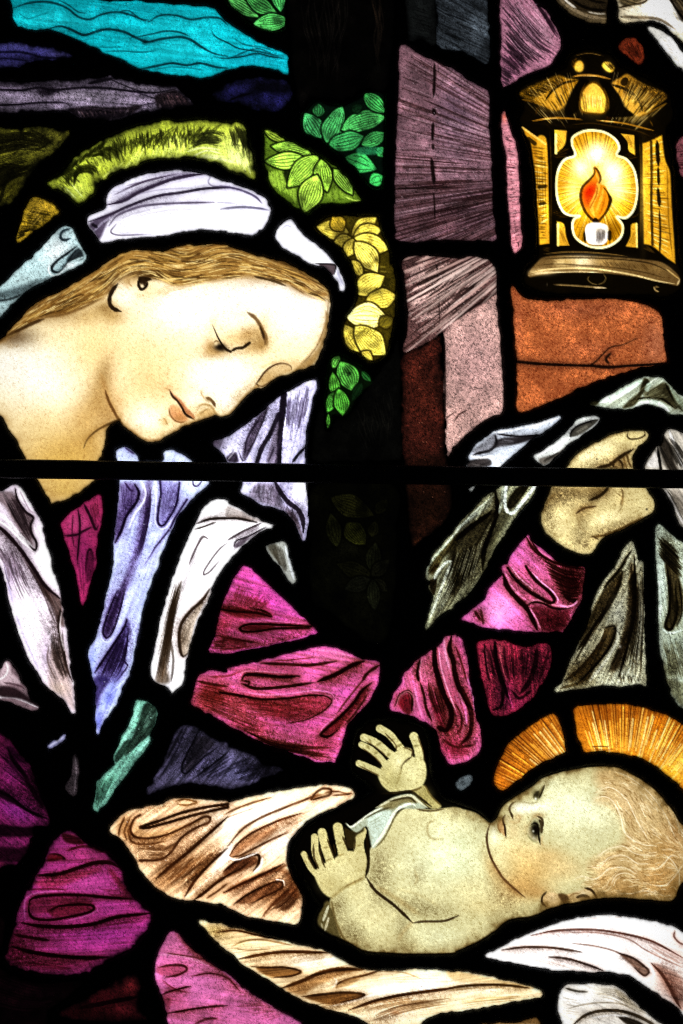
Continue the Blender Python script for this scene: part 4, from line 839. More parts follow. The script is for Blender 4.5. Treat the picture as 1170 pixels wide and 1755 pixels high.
# drapery below the chin
pane('veil_pane', 'lavender grey veil pane falling to the right of the chin', 'veiled_figure',
     'f1 330,930 400,905 500,850 580,790 680,710 770,625 830,590 1010,515 1000,620 970,760 955,850 945,1060 c2 400,130 410,250 411,350 398,402* 388,436 350,350 300,292 240,267 160,242 110,212 72,185 85,140 f1 490,1090 430,1050 400,1000', 'ccc8ee', lambda: (
     G('f1 480,950', 60, 60, 'e8e6ff', .8), G('f1 680,830', 60, 120, 'd8d4f6', .7, 30), G('f1 880,1000', 60, 70, 'd2d0f6', .7), G('c2 370,200', 40, 80, 'f0f0ff', .9), G('f1 350,930', 50, 40, '2e2430', .9),
     F('f1 560,900 600,800 700,690 660,800 600,930 540,1040 530,980', '5c4e64', .85, 14), L('f1 545,1000 560,900 640,770', 9, '1c1422', .85), L('f1 500,985 530,1050 560,1020 620,900', 7, '2c2234', .7), L('f1 770,740 720,860 660,960 625,1060', 20, '140e18', .95, 0), L('f1 805,590 795,740 775,880 765,1080', 34, '100b14', .96, 0), F('f1 760,800 780,820 760,1060 690,1060 710,960', '8a7c94', .8, 12), L('f1 740,960 700,1060', 8, '2c2234', .8), L('f1 780,1000 740,1070', 6, '2c2234', .6),
     H('f1 830,610 815,860', 'f1 990,540 930,840', 13, 5, '362c44', .75, trim=.3), H('f1 850,700 830,960', 'f1 960,700 930,950', 10, 3, '5a5072', .6, trim=.5), H('f1 840,620 830,820', 'f1 980,570 950,760', 8, 4, 'e8e4ff', .5, trim=.5), L('f1 1000,540 985,640 960,780', 8, 'd8d8f4', .6), L('f1 945,965 900,1010 860,1065', 14, '0e0a12', .95), F('f1 420,1030 470,990 490,1010 500,1060 440,1060', '241a28', .9, 10), L('f1 430,1045 480,985 500,1000', 7, 'f4f0ff', .6),
     F('c2 110,205 150,150 250,160 270,240 330,300 370,360 385,430 350,350 300,290 230,262 160,240', '85788e', .75, 16), H('c2 140,140 120,210', 'c2 250,150 300,290', 11, 5, '3a3040', .7, trim=.3), H('c2 170,150 160,230', 'c2 240,170 240,250', 5, 6, 'd0cce8', .6), L('c2 235,120 265,180 310,240 360,280 385,330 390,400', 24, '140e18', .95, 1), L('c2 265,135 290,190 340,235 380,280', 8, '8880a8', .7), F('c2 300,290 350,320 385,430 350,360', '63525a', .8, 10), H('c2 290,260 340,330', 'c2 330,260 380,380', 6, 4, '2a2028', .6), G('c2 95,170', 22, 20, 'e4ecff', .9), FOLD('f1 805,590 795,740 775,880 765,1080', 14, 70, 1, .6, '140e18'), FOLD('f1 700,690 660,800 600,930 540,1040', 6, 70, 1, .65, '1c1420'), M('f1 620,760', 80, 60, .5, -40, '1c1420'), M('c2 330,310', 60, 80, .6, 45, '241820'), M('c2 210,210', 70, 50, .5, 20, '2c2228'), B(105, .3), T(1.08, 1.0), N(.14, .05), E(7, '0e0b12', .85)))
pane('robe_pane', 'long periwinkle blue robe pane below the neck', 'veiled_figure',
     'f1 0,1050 10,1000 60,985 110,1005 185,1055 c1 980,60 1070,138 1000,205 960,252 900,342 850,452 800,592 760,702 720,852 690,1012 665,1130 d1 645,-10 590,110 530,205 500,258* 492,150 490,20 c1 472,1120 458,1010 490,940 530,800 560,680 585,560 588,450 600,350 610,250 612,125 600,20 b1 600,1150 640,1128 700,1168 c1 720,40 800,40', 'c0cbf4', lambda: (
     G('c1 700,480', 80, 200, 'acb8ec', .7, 15), G('c1 720,760', 60, 160, 'aab8f0', .6, 10), G('c1 750,200', 60, 60, 'd2dcff', .9), G('c1 1000,160', 60, 50, 'd0daff', .8), G('c1 640,220', 40, 90, 'c0c8f0', .5),
     F('c1 620,150 690,150 710,200 680,280 630,340 600,440 590,380 605,250', '6a6488', .7, 22), H('c1 620,140 640,330', 'c1 690,150 680,270', 6, 4, '2e2840', .6), L('c1 690,150 712,190 700,240 650,310 620,390 590,450', 11, '16101e', .92), L('c1 725,130 745,190 735,240 690,300', 16, 'e0e6ff', .7), L('c1 640,140 670,180 690,185', 9, '2a2236', .8),
     F('c1 750,140 780,130 760,300 720,460 700,560 660,680 600,800 560,900 540,940 530,890 570,780 640,640 690,480 720,320', '6a648c', .6, 26), H('c1 755,140 735,350 690,560', 'c1 775,150 760,350 720,560', 4, 5, '2a2436', .7), L('c1 600,700 560,800 535,880 530,915 548,940 575,915 610,820 640,700', 9, '2a2436', .8), F('c1 540,930 545,860 580,780 620,700 600,800 575,890', '322a3c', .85, 16), H('c1 640,620 560,850', 'c1 680,600 590,850', 4, 4, '2a2436', .6),
     L('c1 822,130 828,200 815,270 810,330 818,358 840,360 870,320 905,250 920,150', 8, '2a2440', .85), F('c1 830,140 910,150 890,250 845,350 822,340 830,240', '7f80b2', .6, 14), H('c1 835,150 830,330', 'c1 900,150 860,300', 5, 3, '4a4466', .5), L('c1 800,140 800,250 800,320', 7, 'e4eaff', .7), L('c1 990,130 995,155 1015,158 1035,135', 7, '2a2440', .85), L('c1 960,230 900,320 870,380 800,470 770,520 745,560', 10, '1e1830', .85, 2), L('c1 1060,140 960,240 900,320', 12, 'c4cef6', .6),
     L('c1 650,840 640,880 590,960 530,1050 485,1120', 10, '1e1830', .85), F('c1 650,850 665,900 650,1000 640,1100 600,1165 500,1165 520,1080 600,960', '5a5a90', .7, 24), H('c1 640,880 540,1060 500,1160', 'c1 660,900 640,1060 590,1165', 9, 5, '1c1628', .75, trim=.3), L('c1 670,860 690,940 680,1060 640,1150', 10, 'b4c4ff', .7), L('c1 660,880 650,1000 640,1060 655,1085 600,1160', 7, '141020', .8),
     G('d1 560,80', 40, 90, '6878d8', .8, 25), F('d1 480,-20 560,-20 520,60 495,130', '2a2850', .8, 18), G('d1 505,200', 24, 60, '5a68c8', .7), G('c1 475,1060', 24, 80, '8a9af0', .7), G('c1 640,20', 60, 20, 'c8d4f8', .8), L('b1 640,1130 690,1165', 8, '3a3a5a', .7), FOLD('c1 712,190 700,240 650,310 620,390 590,450', 9, 70, 1, .65, '1c1626'), FOLD('c1 765,140 740,300 700,480 650,620 570,780 535,880', 0, 60, 0, .5, '241c2c'), FOLD('c1 650,840 640,880 590,960 530,1050 485,1120', 8, 120, -1, .65, '14101e'), FOLD('c1 818,358 840,360 870,320 905,250 920,150', 6, 60, -1, .5, '1c1830'), FOLD('c1 545,940 575,915 610,820 640,700', 7, 60, -1, .7, '120e18'), B(110, .2), L('c1 692,150 714,192 702,242 652,312 622,392 592,452', 11, '120d18', .92), L('c1 728,130 748,190 736,242 692,304 660,380', 9, 'f0f4ff', .75), L('c1 822,130 826,200 814,272 810,332 820,360 842,360 872,320 908,250 922,140', 8, '18142a', .9, 0), L('c1 802,130 802,240 796,330 815,375 850,375 900,310', 6, 'eef2ff', .7), H('c1 760,150 735,360 680,560', 'c1 785,160 765,350 715,540', 4, 5, '18141f', .7), L('c1 545,945 528,915 534,878 560,800 600,700', 8, '120d18', .9), L('c1 520,900 520,940 548,962 590,930', 6, 'dce4ff', .75), L('c1 655,845 640,885 592,962 532,1052 487,1120', 9, '120d18', .9), H('c1 640,900 560,1040 505,1150', 'c1 662,920 640,1060 590,1160', 6, 5, '120d18', .7), L('c1 672,870 690,950 678,1065 645,1150 d1 560,60', 8, 'ccd8ff', .7), L('c1 960,230 902,322 872,382 802,472 772,522', 8, '18142a', .85, 2), TINT('c0cbf4', .1, .35, 0), T(1.1, 1.0), N(.13, .05), spots(60, 'e8eeff', .5), E(6, '10101c', .85)))
pane('robe_pane', 'white robe pane curving past the blue robe strip', 'veiled_figure',
     'c1 1018,325 1045,275 1075,245 1120,228 1170,240 c2 0,250 100,300 170,335 238,358* 228,374 180,385 110,432 50,492 0,547 c1 1130,602 1090,670 1065,750 1045,800 1005,870 965,1010 945,1120 930,1180 d1 905,35 885,52* 862,22 c1 778,1130 798,1000 818,870 868,700 908,590 958,450 985,392', 'f8f6fc', lambda: (
     G('c1 1080,500', 60, 200, 'ffffff', .9, 25), L('c1 1010,352 1080,328 1170,325 c2 60,325 150,345', 10, '2a1e1c', .85), L('c1 1005,380 1060,362 1100,345', 7, '4a3c38', .7), G('c1 1130,270', 50, 30, 'fffefa', .7), H('c1 1150,260 c2 120,310', 'c1 1100,310 c2 150,345', 6, 4, '8a7c74', .45),
     L('c1 1070,430 1040,420 1010,470 970,560', 9, '5a4c50', .7), L('c1 1170,450 1130,480 1090,530 1050,590 1045,615 1075,600 1130,540', 6, '5a4c54', .7), F('c1 1060,600 1100,540 1170,460 1130,540', 'd0c8d4', .5, 10), H('c1 1050,425 960,600 900,800', 'c1 1070,440 990,600 920,760', 4, 5, 'a89ca0', .6), L('c1 930,650 890,780 870,900 850,1010 830,1165', 18, '6a5444', .6, 1, 12),
     F('c1 880,820 870,960 850,1060 870,1165 800,1165 820,1080 850,940', '5c4630', .75, 20), H('c1 900,640 850,900 800,1160', 'c1 930,640 890,860 870,1165', 7, 5, '3a2a18', .7, trim=.3), L('c1 880,1165 890,1060 880,960', 10, '2a1c0e', .6),
     L('c1 1075,690 1040,745 980,800 935,860 920,920 925,1000 940,1035 965,1020', 14, '3a281c', .9), F('c1 1040,760 1030,800 1000,870 970,1010 940,1030 925,960 940,880 990,810', 'c8b49a', .7, 10), H('c1 935,880 930,1000', 'c1 985,850 960,1000', 5, 4, '4a3826', .6), G('c1 840,960', 24, 90, 'f6efe4', .5), H('c2 10,420 180,350', 'c2 0,520 200,372', 5, 5, '5a4c58', .55), F('c2 30,470 60,440 110,420 80,460 50,475', '5a4c5a', .85, 8), L('c2 30,470 45,440 100,420 200,370', 6, '2c2230', .8), L('c2 0,435 80,390 170,350', 8, '4a3e48', .6), F('c2 0,260 100,300 200,345 120,335 0,320', '9a8c86', .6, 14), FOLD('c1 1075,690 1040,745 980,800 935,860 920,920 925,1000 940,1035', 12, 60, -1, .7, '3a2818'), FOLD('c1 930,650 890,780 870,900 850,1010 830,1165', 7, 60, 0, .7, '3a2818'), FOLD('c1 1010,352 1080,328 1170,325 c2 60,325 150,345', 8, 30, -1, .4, '3a2c24'), FOLD('c2 0,435 80,390 170,350', 6, 30, 1, .6, '3a2c30'), H('c1 910,600 850,850 790,1140', 'c1 950,600 900,850 850,1160', 6, 5, '2c1e10', .65, trim=.4), B(112, .2), L('c1 1010,352 1080,330 1170,326 c2 60,328 150,346', 9, '1c120e', .9), L('c1 1000,382 1060,364 1110,345', 7, '2c201a', .8), L('c1 1076,690 1042,746 982,800 936,862 921,922 926,1000 941,1036 962,1020', 11, '2c1c10', .92), L('c1 1068,432 1045,422 1012,470 972,562', 7, '4a3a3c', .75), L('c1 1165,452 1130,482 1090,532 1052,592 1048,614 1078,600 1130,540', 6, '4a3a40', .75), H('c1 900,660 850,900 800,1150', 'c1 930,680 890,880 860,1160', 5, 6, '24160a', .7), L('c2 30,472 46,440 100,420 200,368', 7, '1c1218', .85), L('c2 0,440 80,392 172,350', 7, '3a2c30', .7), T(1.14, 1.08), N(.07, .03), E(7, '16100e', .85)))
pane('robe_pane', 'pinkish white robe pane at the left below the bar', 'veiled_figure',
     'c1 -260,60 -100,150 0,190 60,160 85,152 110,175 140,212 180,292 210,352 240,472 270,582 300,692 308,728 322,805 340,900 350,1000 360,1100 372,1172 d1 386,150* 370,152 330,92 250,22 c1 215,1152 150,1042 100,922 60,782 30,652 0,560 -260,300', 'eadcec', lambda: (
     G('c1 150,850', 70, 180, 'fdf4fc', .9, -20), G('c1 220,560', 40, 130, 'ffffff', .9, -18), G('c1 110,210', 30, 40, 'fffaff', .8),
     F('c1 -60,200 30,185 70,200 110,260 160,320 165,360 170,440 175,470 120,420 60,330 20,260', '7a6468', .8, 18), H('c1 10,220 80,340 160,460', 'c1 70,190 120,290 165,430', 8, 5, '2c1e20', .7, trim=.3), L('c1 75,170 90,230 130,290 170,320 155,360 160,400 185,450 180,488 150,460 110,400', 9, '22161a', .85), L('c1 -40,280 30,330 110,420 170,480', 18, 'ffffff', .7), L('c1 100,180 150,280 180,300', 8, '8a7480', .5),
     L('c1 -40,340 30,400 100,480 170,580 230,670 305,735', 16, '22151a', .92), F('c1 110,500 180,590 240,680 310,740 322,800 330,880 300,860 270,780 200,660', '5a4038', .8, 20), L('c1 310,790 300,880 320,980 340,1080', 12, '2a1a16', .85), H('c1 -60,440 20,560 70,700', 'c1 60,460 110,580 170,700', 10, 5, '55404e', .7, trim=.4), H('c1 110,520 180,640 240,760', 'c1 180,600 240,700 280,780', 6, 4, '3a2824', .6),
     H('c1 250,900 270,1040 330,1165', 'c1 320,860 330,1000 350,1165', 7, 6, '3a2820', .75, trim=.3), F('c1 250,1020 330,1000 365,1165 d1 380,140 300,60 250,0', 'a88e86', .6, 26), G('c1 235,1020', 20, 90, 'cdb6d8', .6), L('c1 250,980 245,1060 290,1165', 7, '4a342c', .6), G('d1 300,30', 60, 40, 'b8a08c', .6), G('c1 60,640', 40, 120, 'c8b0d4', .5), L('c1 20,560 60,740 110,900 200,1110', 8, 'a8a0e0', .5, 1, 10), FOLD('c1 -40,340 30,400 100,480 170,580 230,670 305,735', 10, 70, 1, .75, '241216'), FOLD('c1 310,790 300,880 320,980 345,1100 372,1165', 10, 90, 1, .75, '2c1a14'), FOLD('c1 75,170 90,230 130,290 170,320 155,360 160,400 185,450', 7, 60, 1, .7, '241618'), H('c1 0,470 30,620 80,760', 'c1 90,500 130,640 190,740', 8, 4, '3a2830', .6, trim=.5), H('c1 260,900 270,1040 330,1165', 'c1 300,860 330,1000 360,1150', 6, 6, '1c100c', .7, trim=.4), B(65, .22), L('c1 -40,345 30,402 100,482 170,582 230,672 306,738', 12, '1c0e12', .92), L('c1 -40,320 40,370 120,450 165,490', 10, 'ffffff', .8), L('c1 78,172 92,232 132,292 170,322 157,360 164,404 188,452 180,490 150,462', 8, '1c1014', .9), H('c1 10,210 70,320 140,430', 'c1 70,200 120,290 160,400', 6, 4, '1c1014', .65), H('c1 170,600 230,740 270,860', 'c1 240,690 290,800 310,900', 6, 4, '2c1a16', .6), L('c1 315,810 308,900 330,1010', 8, 'fdf4f8', .6), T(1.14, 1.1), N(.09, .035), E(7, '150e12', .85)))
pane('robe_pane', 'small magenta robe pane in the neck opening', 'veiled_figure',
     'c1 318,335 400,272 460,232 515,205 526,270 512,370 492,460 487,560 462,650 428,772 412,740 390,600 360,500 330,425', 'a8285e', lambda: (
     G('c1 400,350', 60, 60, 'd24a84', .8), G('c1 430,520', 40, 120, 'b02a74', .7), G('c1 490,270', 30, 50, 'c43c66', .7), L('c1 330,415 390,410 430,390 470,370', 10, '1c0410', .9), L('c1 400,275 410,360 402,480 395,560', 9, '1c0410', .85), L('c1 430,250 460,310 490,380 505,360', 12, '1c0410', .9), L('c1 375,310 370,400 380,470', 7, '3a0a20', .75), L('c1 440,600 450,500 465,485 480,540', 10, '1c0410', .9), F('c1 455,500 480,500 480,600 445,660 440,560', '4a0c2a', .8, 12), H('c1 380,500 400,580 425,740', 'c1 440,500 440,600 430,740', 3, 4, '4a0c2a', .5), H('c1 450,230 490,380', 'c1 500,215 515,330', 5, 5, '4a0c22', .7), N(.14, .06), E(10, '14030a', .9)))
pane('robe_pane', 'small pink and white robe pane at the left edge', 'veiled_figure',
     'c1 -260,1050 0,1100 25,1062 45,1066 70,1100 110,1165 d1 130,20 160,90 207,125* 190,142 130,132 60,100 0,92 -260,60', '8a7078', lambda: (
     F('c1 20,1060 50,1070 60,1120 110,1170 d1 60,10 0,10 c1 0,1120', 'd0b8c0', .8, 12), L('c1 30,1065 40,1100 20,1140 -40,1165', 9, 'ffffff', .7), L('d1 -60,75 60,75 130,95 195,128', 14, 'fff8ff', .95), F('d1 0,20 80,30 150,80 190,120 100,85 0,70', '241418', .92, 14), L('d1 20,0 80,10 120,25', 8, '4a3038', .7), N(.12, .05), E(8, '120a0c', .88)))
pane('robe_pane', 'tiny grey white tip of cloth above the magenta sleeve', 'veiled_figure',
     'c2 200,470 250,455 292,452 308,490 330,580 347,640 332,662* 300,622 270,572 215,512', 'b8bcb4', lambda: (
     L('c2 295,465 320,560 340,640', 14, 'f4fbff', .9), F('c2 205,470 250,460 260,540 240,530', '4a4638', .85, 14), H('c2 215,470 280,590', 'c2 280,460 315,620', 7, 5, '3a3428', .7), N(.12, .05), E(8, '100e0a', .88)))
pane('sleeve_pane', 'plum magenta upper sleeve pane at the shoulder', 'veiled_figure',
     'c2 0,712 30,640 75,578 95,574 120,590 200,660 290,740 370,820 430,880 462,912* 380,940 300,957 150,992 0,1017 c1 1110,1012 1078,1000 1110,920 1130,830 1145,772', 'bc4690', lambda: (
     G('c2 200,740', 110, 60, 'b83a92', .8, 40), G('c2 80,640', 40, 40, 'b23a86', .6), G('c2 60,800', 90, 60, '8a2440', .7), H('c2 40,660 20,760', 'c2 240,740 150,810', 16, 5, '4a0c26', .65, trim=.4), L('c2 -60,790 60,805 150,810 225,830 180,800 120,790', 11, '1c040e', .9), F('c2 -60,780 80,790 220,828 60,835', '4a0c20', .7, 14), L('c2 430,880 330,875 200,870 110,870 65,885 75,905 150,905 260,890 420,890', 11, '14030a', .95), F('c2 75,890 130,875 240,882 140,900', '3a0818', .9, 8), L('c2 -60,925 60,950 150,965', 9, '1c040e', .8), H('c2 -60,930 100,950', 'c2 -60,1010 120,990', 6, 6, '2c0614', .8), H('c1 1090,940 1170,930', 'c1 1080,1000 1170,1000', 5, 6, '1c040e', .8), G('c1 1140,880', 40, 50, 'a82a54', .6), FOLD('c2 -60,790 60,805 150,810 225,830', 8, 80, -1, .7, '1c040a'), FOLD('c2 0,1012 150,988 300,955 460,912', 0, 70, -1, .6, '1c040a'), M('c1 1130,900', 90, 110, .5, 0, '24060a'), B(15, .28), L('c2 430,880 330,876 200,870 110,870 66,886 76,906 150,906 260,892 420,890', 9, '10020a', .95, 0), L('c2 -60,792 60,806 150,812 226,832', 9, '14030a', .9), L('c2 90,855 200,852 320,860 420,868', 5, 'd86cac', .5), TINT('bc4690', 0, .1, 0.80), T(1.08, 1.0, 1.0), N(.16, .07), E(8, '12030a', .88)))
pane('sleeve_pane', 'large magenta sleeve pane reaching across the middle', 'veiled_figure',
     'c1 1050,1120 1100,1112 1170,1120 c2 0,1100 100,1080 220,1048 350,1012 450,990 520,985 620,1020 700,1050 780,1062* 775,1130 d2 762,20 725,100 645,180 605,240 580,330 550,407* 470,405 350,362 200,312 100,262 0,212 d1 1100,172 1030,132 985,105 1000,40 1020,-30', 'd0569a', lambda: (
     G('d2 200,110', 200, 60, 'a8364a', .5), G('d2 380,200', 180, 60, 'c8489a', .7), G('c2 550,1040', 120, 30, 'd86a9a', .8), G('c2 150,1110', 150, 30, 'c84884', .7), G('d2 620,60', 80, 60, 'c850a0', .7), G('d2 500,320', 90, 50, '982a60', .6), G('d1 1080,90', 90, 70, '9a2c3e', .8), G('d2 100,230', 120, 40, 'b03466', .6),
     L('c2 70,1155 90,1130 170,1130 270,1140 370,1135', 15, '14030a', .95), L('c2 75,1160 110,1165 d2 100,15 80,5', 9, '14030a', .9), L('c2 170,1070 300,1075 420,1080 560,1060', 14, '1c040e', .88, 1), L('c2 220,1060 330,1052 450,1040', 7, '4a0c22', .6), L('c2 460,1165 560,1125 640,1080 700,1060', 20, '1c040e', .92), L('d2 70,5 150,30 300,20 440,0', 14, '14030a', .92), L('d2 -40,50 60,65 180,85 300,80 420,65 500,68 535,95 510,130 460,165 390,195 300,210', 12, '1c040e', .9, 2), F('d2 100,95 260,95 420,75 520,80 525,110 450,165 330,190 200,160', '8a2244', .7, 22), H('d2 60,100 250,110 450,80', 'd2 120,170 280,200 420,185', 8, 4, '4a0c1c', .6, trim=.5), H('d2 -60,40 60,60 200,75', 'd2 -60,130 60,160 200,190', 6, 4, '5a1020', .5, trim=.5),
     L('d2 740,0 690,40 640,110 560,190 490,250 480,270 520,275 570,240', 13, '1c040e', .92), F('d2 720,20 700,80 620,180 560,250 500,272 500,240 590,160 660,90', '6a1434', .8, 18), L('d2 720,60 660,150 600,220', 8, '14030a', .8), L('d2 700,-20 620,80 560,160', 9, '14030a', .6), L('c2 780,1080 720,1120 690,1165', 14, '14030a', .85), H('d2 80,240 250,310 550,330', 'd2 100,270 300,350 550,400', 7, 6, '2a0612', .75, trim=.4), H('d1 1030,0 1170,30', 'd1 1000,60 1170,110', 6, 6, '4a0c14', .7), L('d1 1010,-10 1100,10 1170,20', 12, '1c040a', .8), L('c1 1080,1140 1170,1135 c2 60,1115', 9, '5a1024', .6), FOLD('d2 0,205 100,258 200,308 350,358 470,400 550,402', 0, 110, -1, .75, '1c0408'), FOLD('d2 -40,50 60,65 180,85 300,80 420,65 500,68', 9, 80, 1, .65, '240609'), FOLD('d2 535,95 510,130 460,165 390,195 300,210', 4, 50, 1, .5, '240609'), FOLD('c2 70,1155 90,1130 170,1130 270,1140 370,1135', 10, 30, 1, .6, '1c0408'), FOLD('c2 460,1165 560,1125 640,1080 700,1060', 12, 70, 1, .6, '1c0408'), FOLD('d2 740,0 690,40 640,110 560,190 490,250', 10, 70, -1, .7, '1c0408'), M('d1 1080,70', 130, 100, .5, 0, '2c0806'), H('d1 1000,60 1170,110 d2 200,200', 'd1 1020,120 1170,190 d2 200,270', 8, 5, '24060a', .6, trim=.5), L('d2 500,60 545,90 520,140', 6, 'd878b0', .5), B(12, .25), L('d2 -40,50 60,66 180,86 300,82 420,66 500,68 536,95 512,132 462,166 392,196', 10, '14030a', .92, 2), L('d2 60,40 180,62 300,58 430,42 520,50 560,90', 7, 'e488bc', .55), L('c2 74,1158 92,1130 170,1130 272,1140 372,1136', 11, '10020a', .95), L('c2 60,1160 80,1115 170,1112 300,1120', 6, 'e890b8', .5), L('c2 462,1165 560,1126 640,1082 702,1060', 15, '10020a', .92), L('d2 742,0 692,42 642,112 562,192 492,252 482,272 522,276 572,240', 11, '10020a', .92), L('d2 470,262 490,230 560,168', 6, 'e078bc', .6), H('d2 60,230 250,300 540,330', 'd2 120,280 300,350 540,395', 5, 6, '14030a', .7, trim=.3), L('c2 430,1000 540,1010 620,1030', 8, 'f090b0', .5), TINT('d0569a', 0, .1, 0.85), T(1.08, 1.0, 1.0), N(.17, .07), E(8, '12030a', .88)))
pane('sleeve_pane', 'bright pink cuff pane with looping folds below the raised wrist', 'veiled_figure',
     'c3 372,408* 390,440 440,482 520,547 600,577 662,580 658,650 645,730 632,770 590,850 550,907* 430,905 300,897 150,882 38,845 40,830 100,785 150,742 168,690 240,622 242,575 275,562 285,520 340,450', 'dc60aa', lambda: (
     G('c3 230,790', 80, 80, 'e87cc0', .9), G('c3 330,560', 60, 50, 'dc62b0', .8), G('c3 420,640', 50, 60, 'dc68ae', .6, 40), G('c3 600,660', 80, 80, '54101e', .9), G('c3 500,860', 80, 50, '6a1840', .9), G('c3 90,820', 40, 40, 'e06cb4', .8),
     L('c3 365,420 400,480 460,525 540,560 660,585', 14, '24040e', .85), L('c3 380,430 430,490 510,545', 7, 'e878b0', .8), L('c3 265,575 300,625 370,690 440,735 490,760 510,745 480,700 420,650 370,590 365,570', 14, '16030a', .95, 1), L('c3 285,580 330,640 420,710 470,730', 16, 'e880bc', .6), L('c3 245,610 270,680 320,740 370,790 400,850 420,900', 22, '16030a', .95, 1), L('c3 375,770 400,755 450,760 500,785 560,790 620,765', 10, '16030a', .9), L('c3 380,780 420,840 435,895', 10, 'e060a0', .8), L('c3 365,755 400,745 520,770 600,775', 8, 'ec88bc', .7), L('c3 250,590 300,680 370,750', 10, 'e070b0', .6), F('c3 400,780 540,800 590,800 550,900 450,895', '5a1234', .8, 16),
     H('c3 440,540 560,600 660,610', 'c3 520,690 600,730 640,740', 9, 6, '1c040a', .85, trim=.3), L('c3 560,720 600,750 630,740', 18, '16030a', .9), H('c3 460,560 480,640 530,740', 'c3 540,580 560,640 590,720', 4, 4, 'b03a70', .5), L('c3 100,800 130,850', 12, '24040e', .8), L('c3 130,790 145,870', 10, '24040e', .8), L('c3 175,700 200,640 245,620', 8, 'c04a98', .4), H('c3 360,570 400,640', 'c3 340,590 360,640', 3, 3, '9a2c6a', .5), FOLD('c3 245,610 270,680 320,740 370,790 400,850 420,900', 15, 60, -1, .7, '16030a'), FOLD('c3 265,575 300,625 370,690 440,735 490,760', 11, 50, -1, .6, '16030a'), M('c3 620,660', 80, 120, .85, 0, '12020a'), M('c3 520,860', 100, 60, .75, 0, '14030a'), FOLD('c3 380,425 450,520 540,562 660,590', 8, 60, 1, .7, '16030a'), L('c3 370,760 430,745 520,775 600,775 625,755', 9, 'f08cc0', .75), L('c3 385,790 420,850 432,890', 8, 'e878b4', .8), L('c3 255,600 300,690 360,745', 9, 'ee8cc8', .6), M('c3 120,830', 40, 40, .6, 0, '16030a'), B(42, .22), H('c3 440,530 560,590 660,600', 'c3 540,725 600,745 640,735', 7, 8, '0e0206', .85, trim=.15), M('c3 600,640', 90, 90, .7, 0, '14020a'), L('c3 270,580 310,640 380,705 450,745 490,762 512,742 478,692 420,640 375,592 362,570', 10, '10020a', .95, 0), L('c3 392,600 440,650 500,700 528,742 520,770', 8, 'f094c8', .85), L('c3 528,760 570,782 615,765 630,745', 8, 'f094c8', .8), L('c3 285,570 330,630 400,690', 7, 'f0a0d0', .6), L('c3 248,622 275,690 330,752 375,800 405,860 425,900', 14, '10020a', .95), L('c3 378,778 410,830 440,895', 7, 'f08cc4', .8), L('c3 372,772 400,757 450,762 500,786 560,792', 8, '10020a', .9), M('c3 500,850', 90, 50, .6, 0, '14020a'), G('c3 220,800', 60, 60, 'f49cd4', .6), TINT('dc60aa', 0, .1, 0.60), T(1.12, 1.0, .97), N(.16, .06), E(7, '16030a', .88)))
pane('sleeve_pane', 'dark crimson sleeve pane hanging below the pink cuff', 'veiled_figure',
     'c3 118,962 230,955 350,985 480,978 488,1080 455,1165 d3 430,20 405,70 330,132 260,167 200,162 178,130 160,50 c3 140,1165 122,1050', '8a2038', lambda: (
     G('c3 230,1000', 30, 60, 'c03a50', .8), G('c3 310,1060', 40, 90, '7a1828', .6), G('c3 160,1080', 30, 80, 'a83048', .7), G('d3 260,60', 40, 70, 'b02c60', .8), G('d3 340,110', 60, 40, '9a2450', .6), L('c3 200,960 210,1060 240,1165 d3 280,90', 18, '0e0204', .95, 1), L('c3 150,970 160,1080 175,1165', 12, '0e0204', .85), L('c3 250,980 260,1080 280,1165', 12, '1c0408', .8), L('c3 420,990 410,1080 380,1165 d3 330,60', 26, '0e0204', .92), L('c3 340,1000 350,1165', 10, '24060c', .75), L('c3 480,1000 460,1080 430,1165', 12, '1c0408', .7), L('d3 190,140 230,125 245,80 240,30', 14, '0e0204', .92), L('d3 290,40 330,80 390,40', 14, '0e0204', .85), H('c3 140,980 190,1165', 'c3 470,990 430,1160', 16, 4, '2a060c', .6), L('c3 380,990 375,1060', 12, 'b03048', .7), M('c3 420,1080', 90, 160, .7, 0, '0c0203'), M('c3 200,1150', 60, 120, .5, 0, '0c0203'), M('d3 230,100', 60, 60, .5, 0, '0c0203'), L('d3 255,20 285,90 300,140', 10, 'c83c78', .7), L('c3 230,980 235,1060', 14, 'd05064', .6), B(85, .35), L('c3 205,955 215,1060 245,1165 d3 275,80', 14, '0a0103', .95), L('c3 225,975 240,1080 265,1165', 6, 'd8586c', .6), H('c3 130,980 190,1165', 'c3 190,970 240,1165', 4, 6, '0a0103', .75), H('c3 270,990 290,1165', 'c3 400,1000 370,1165', 7, 6, '0a0103', .75), L('c3 155,990 170,1100 190,1165', 6, 'c84a60', .5), T(1.0, 1.0), N(.3, .1), E(9, '0c0204', .9)))
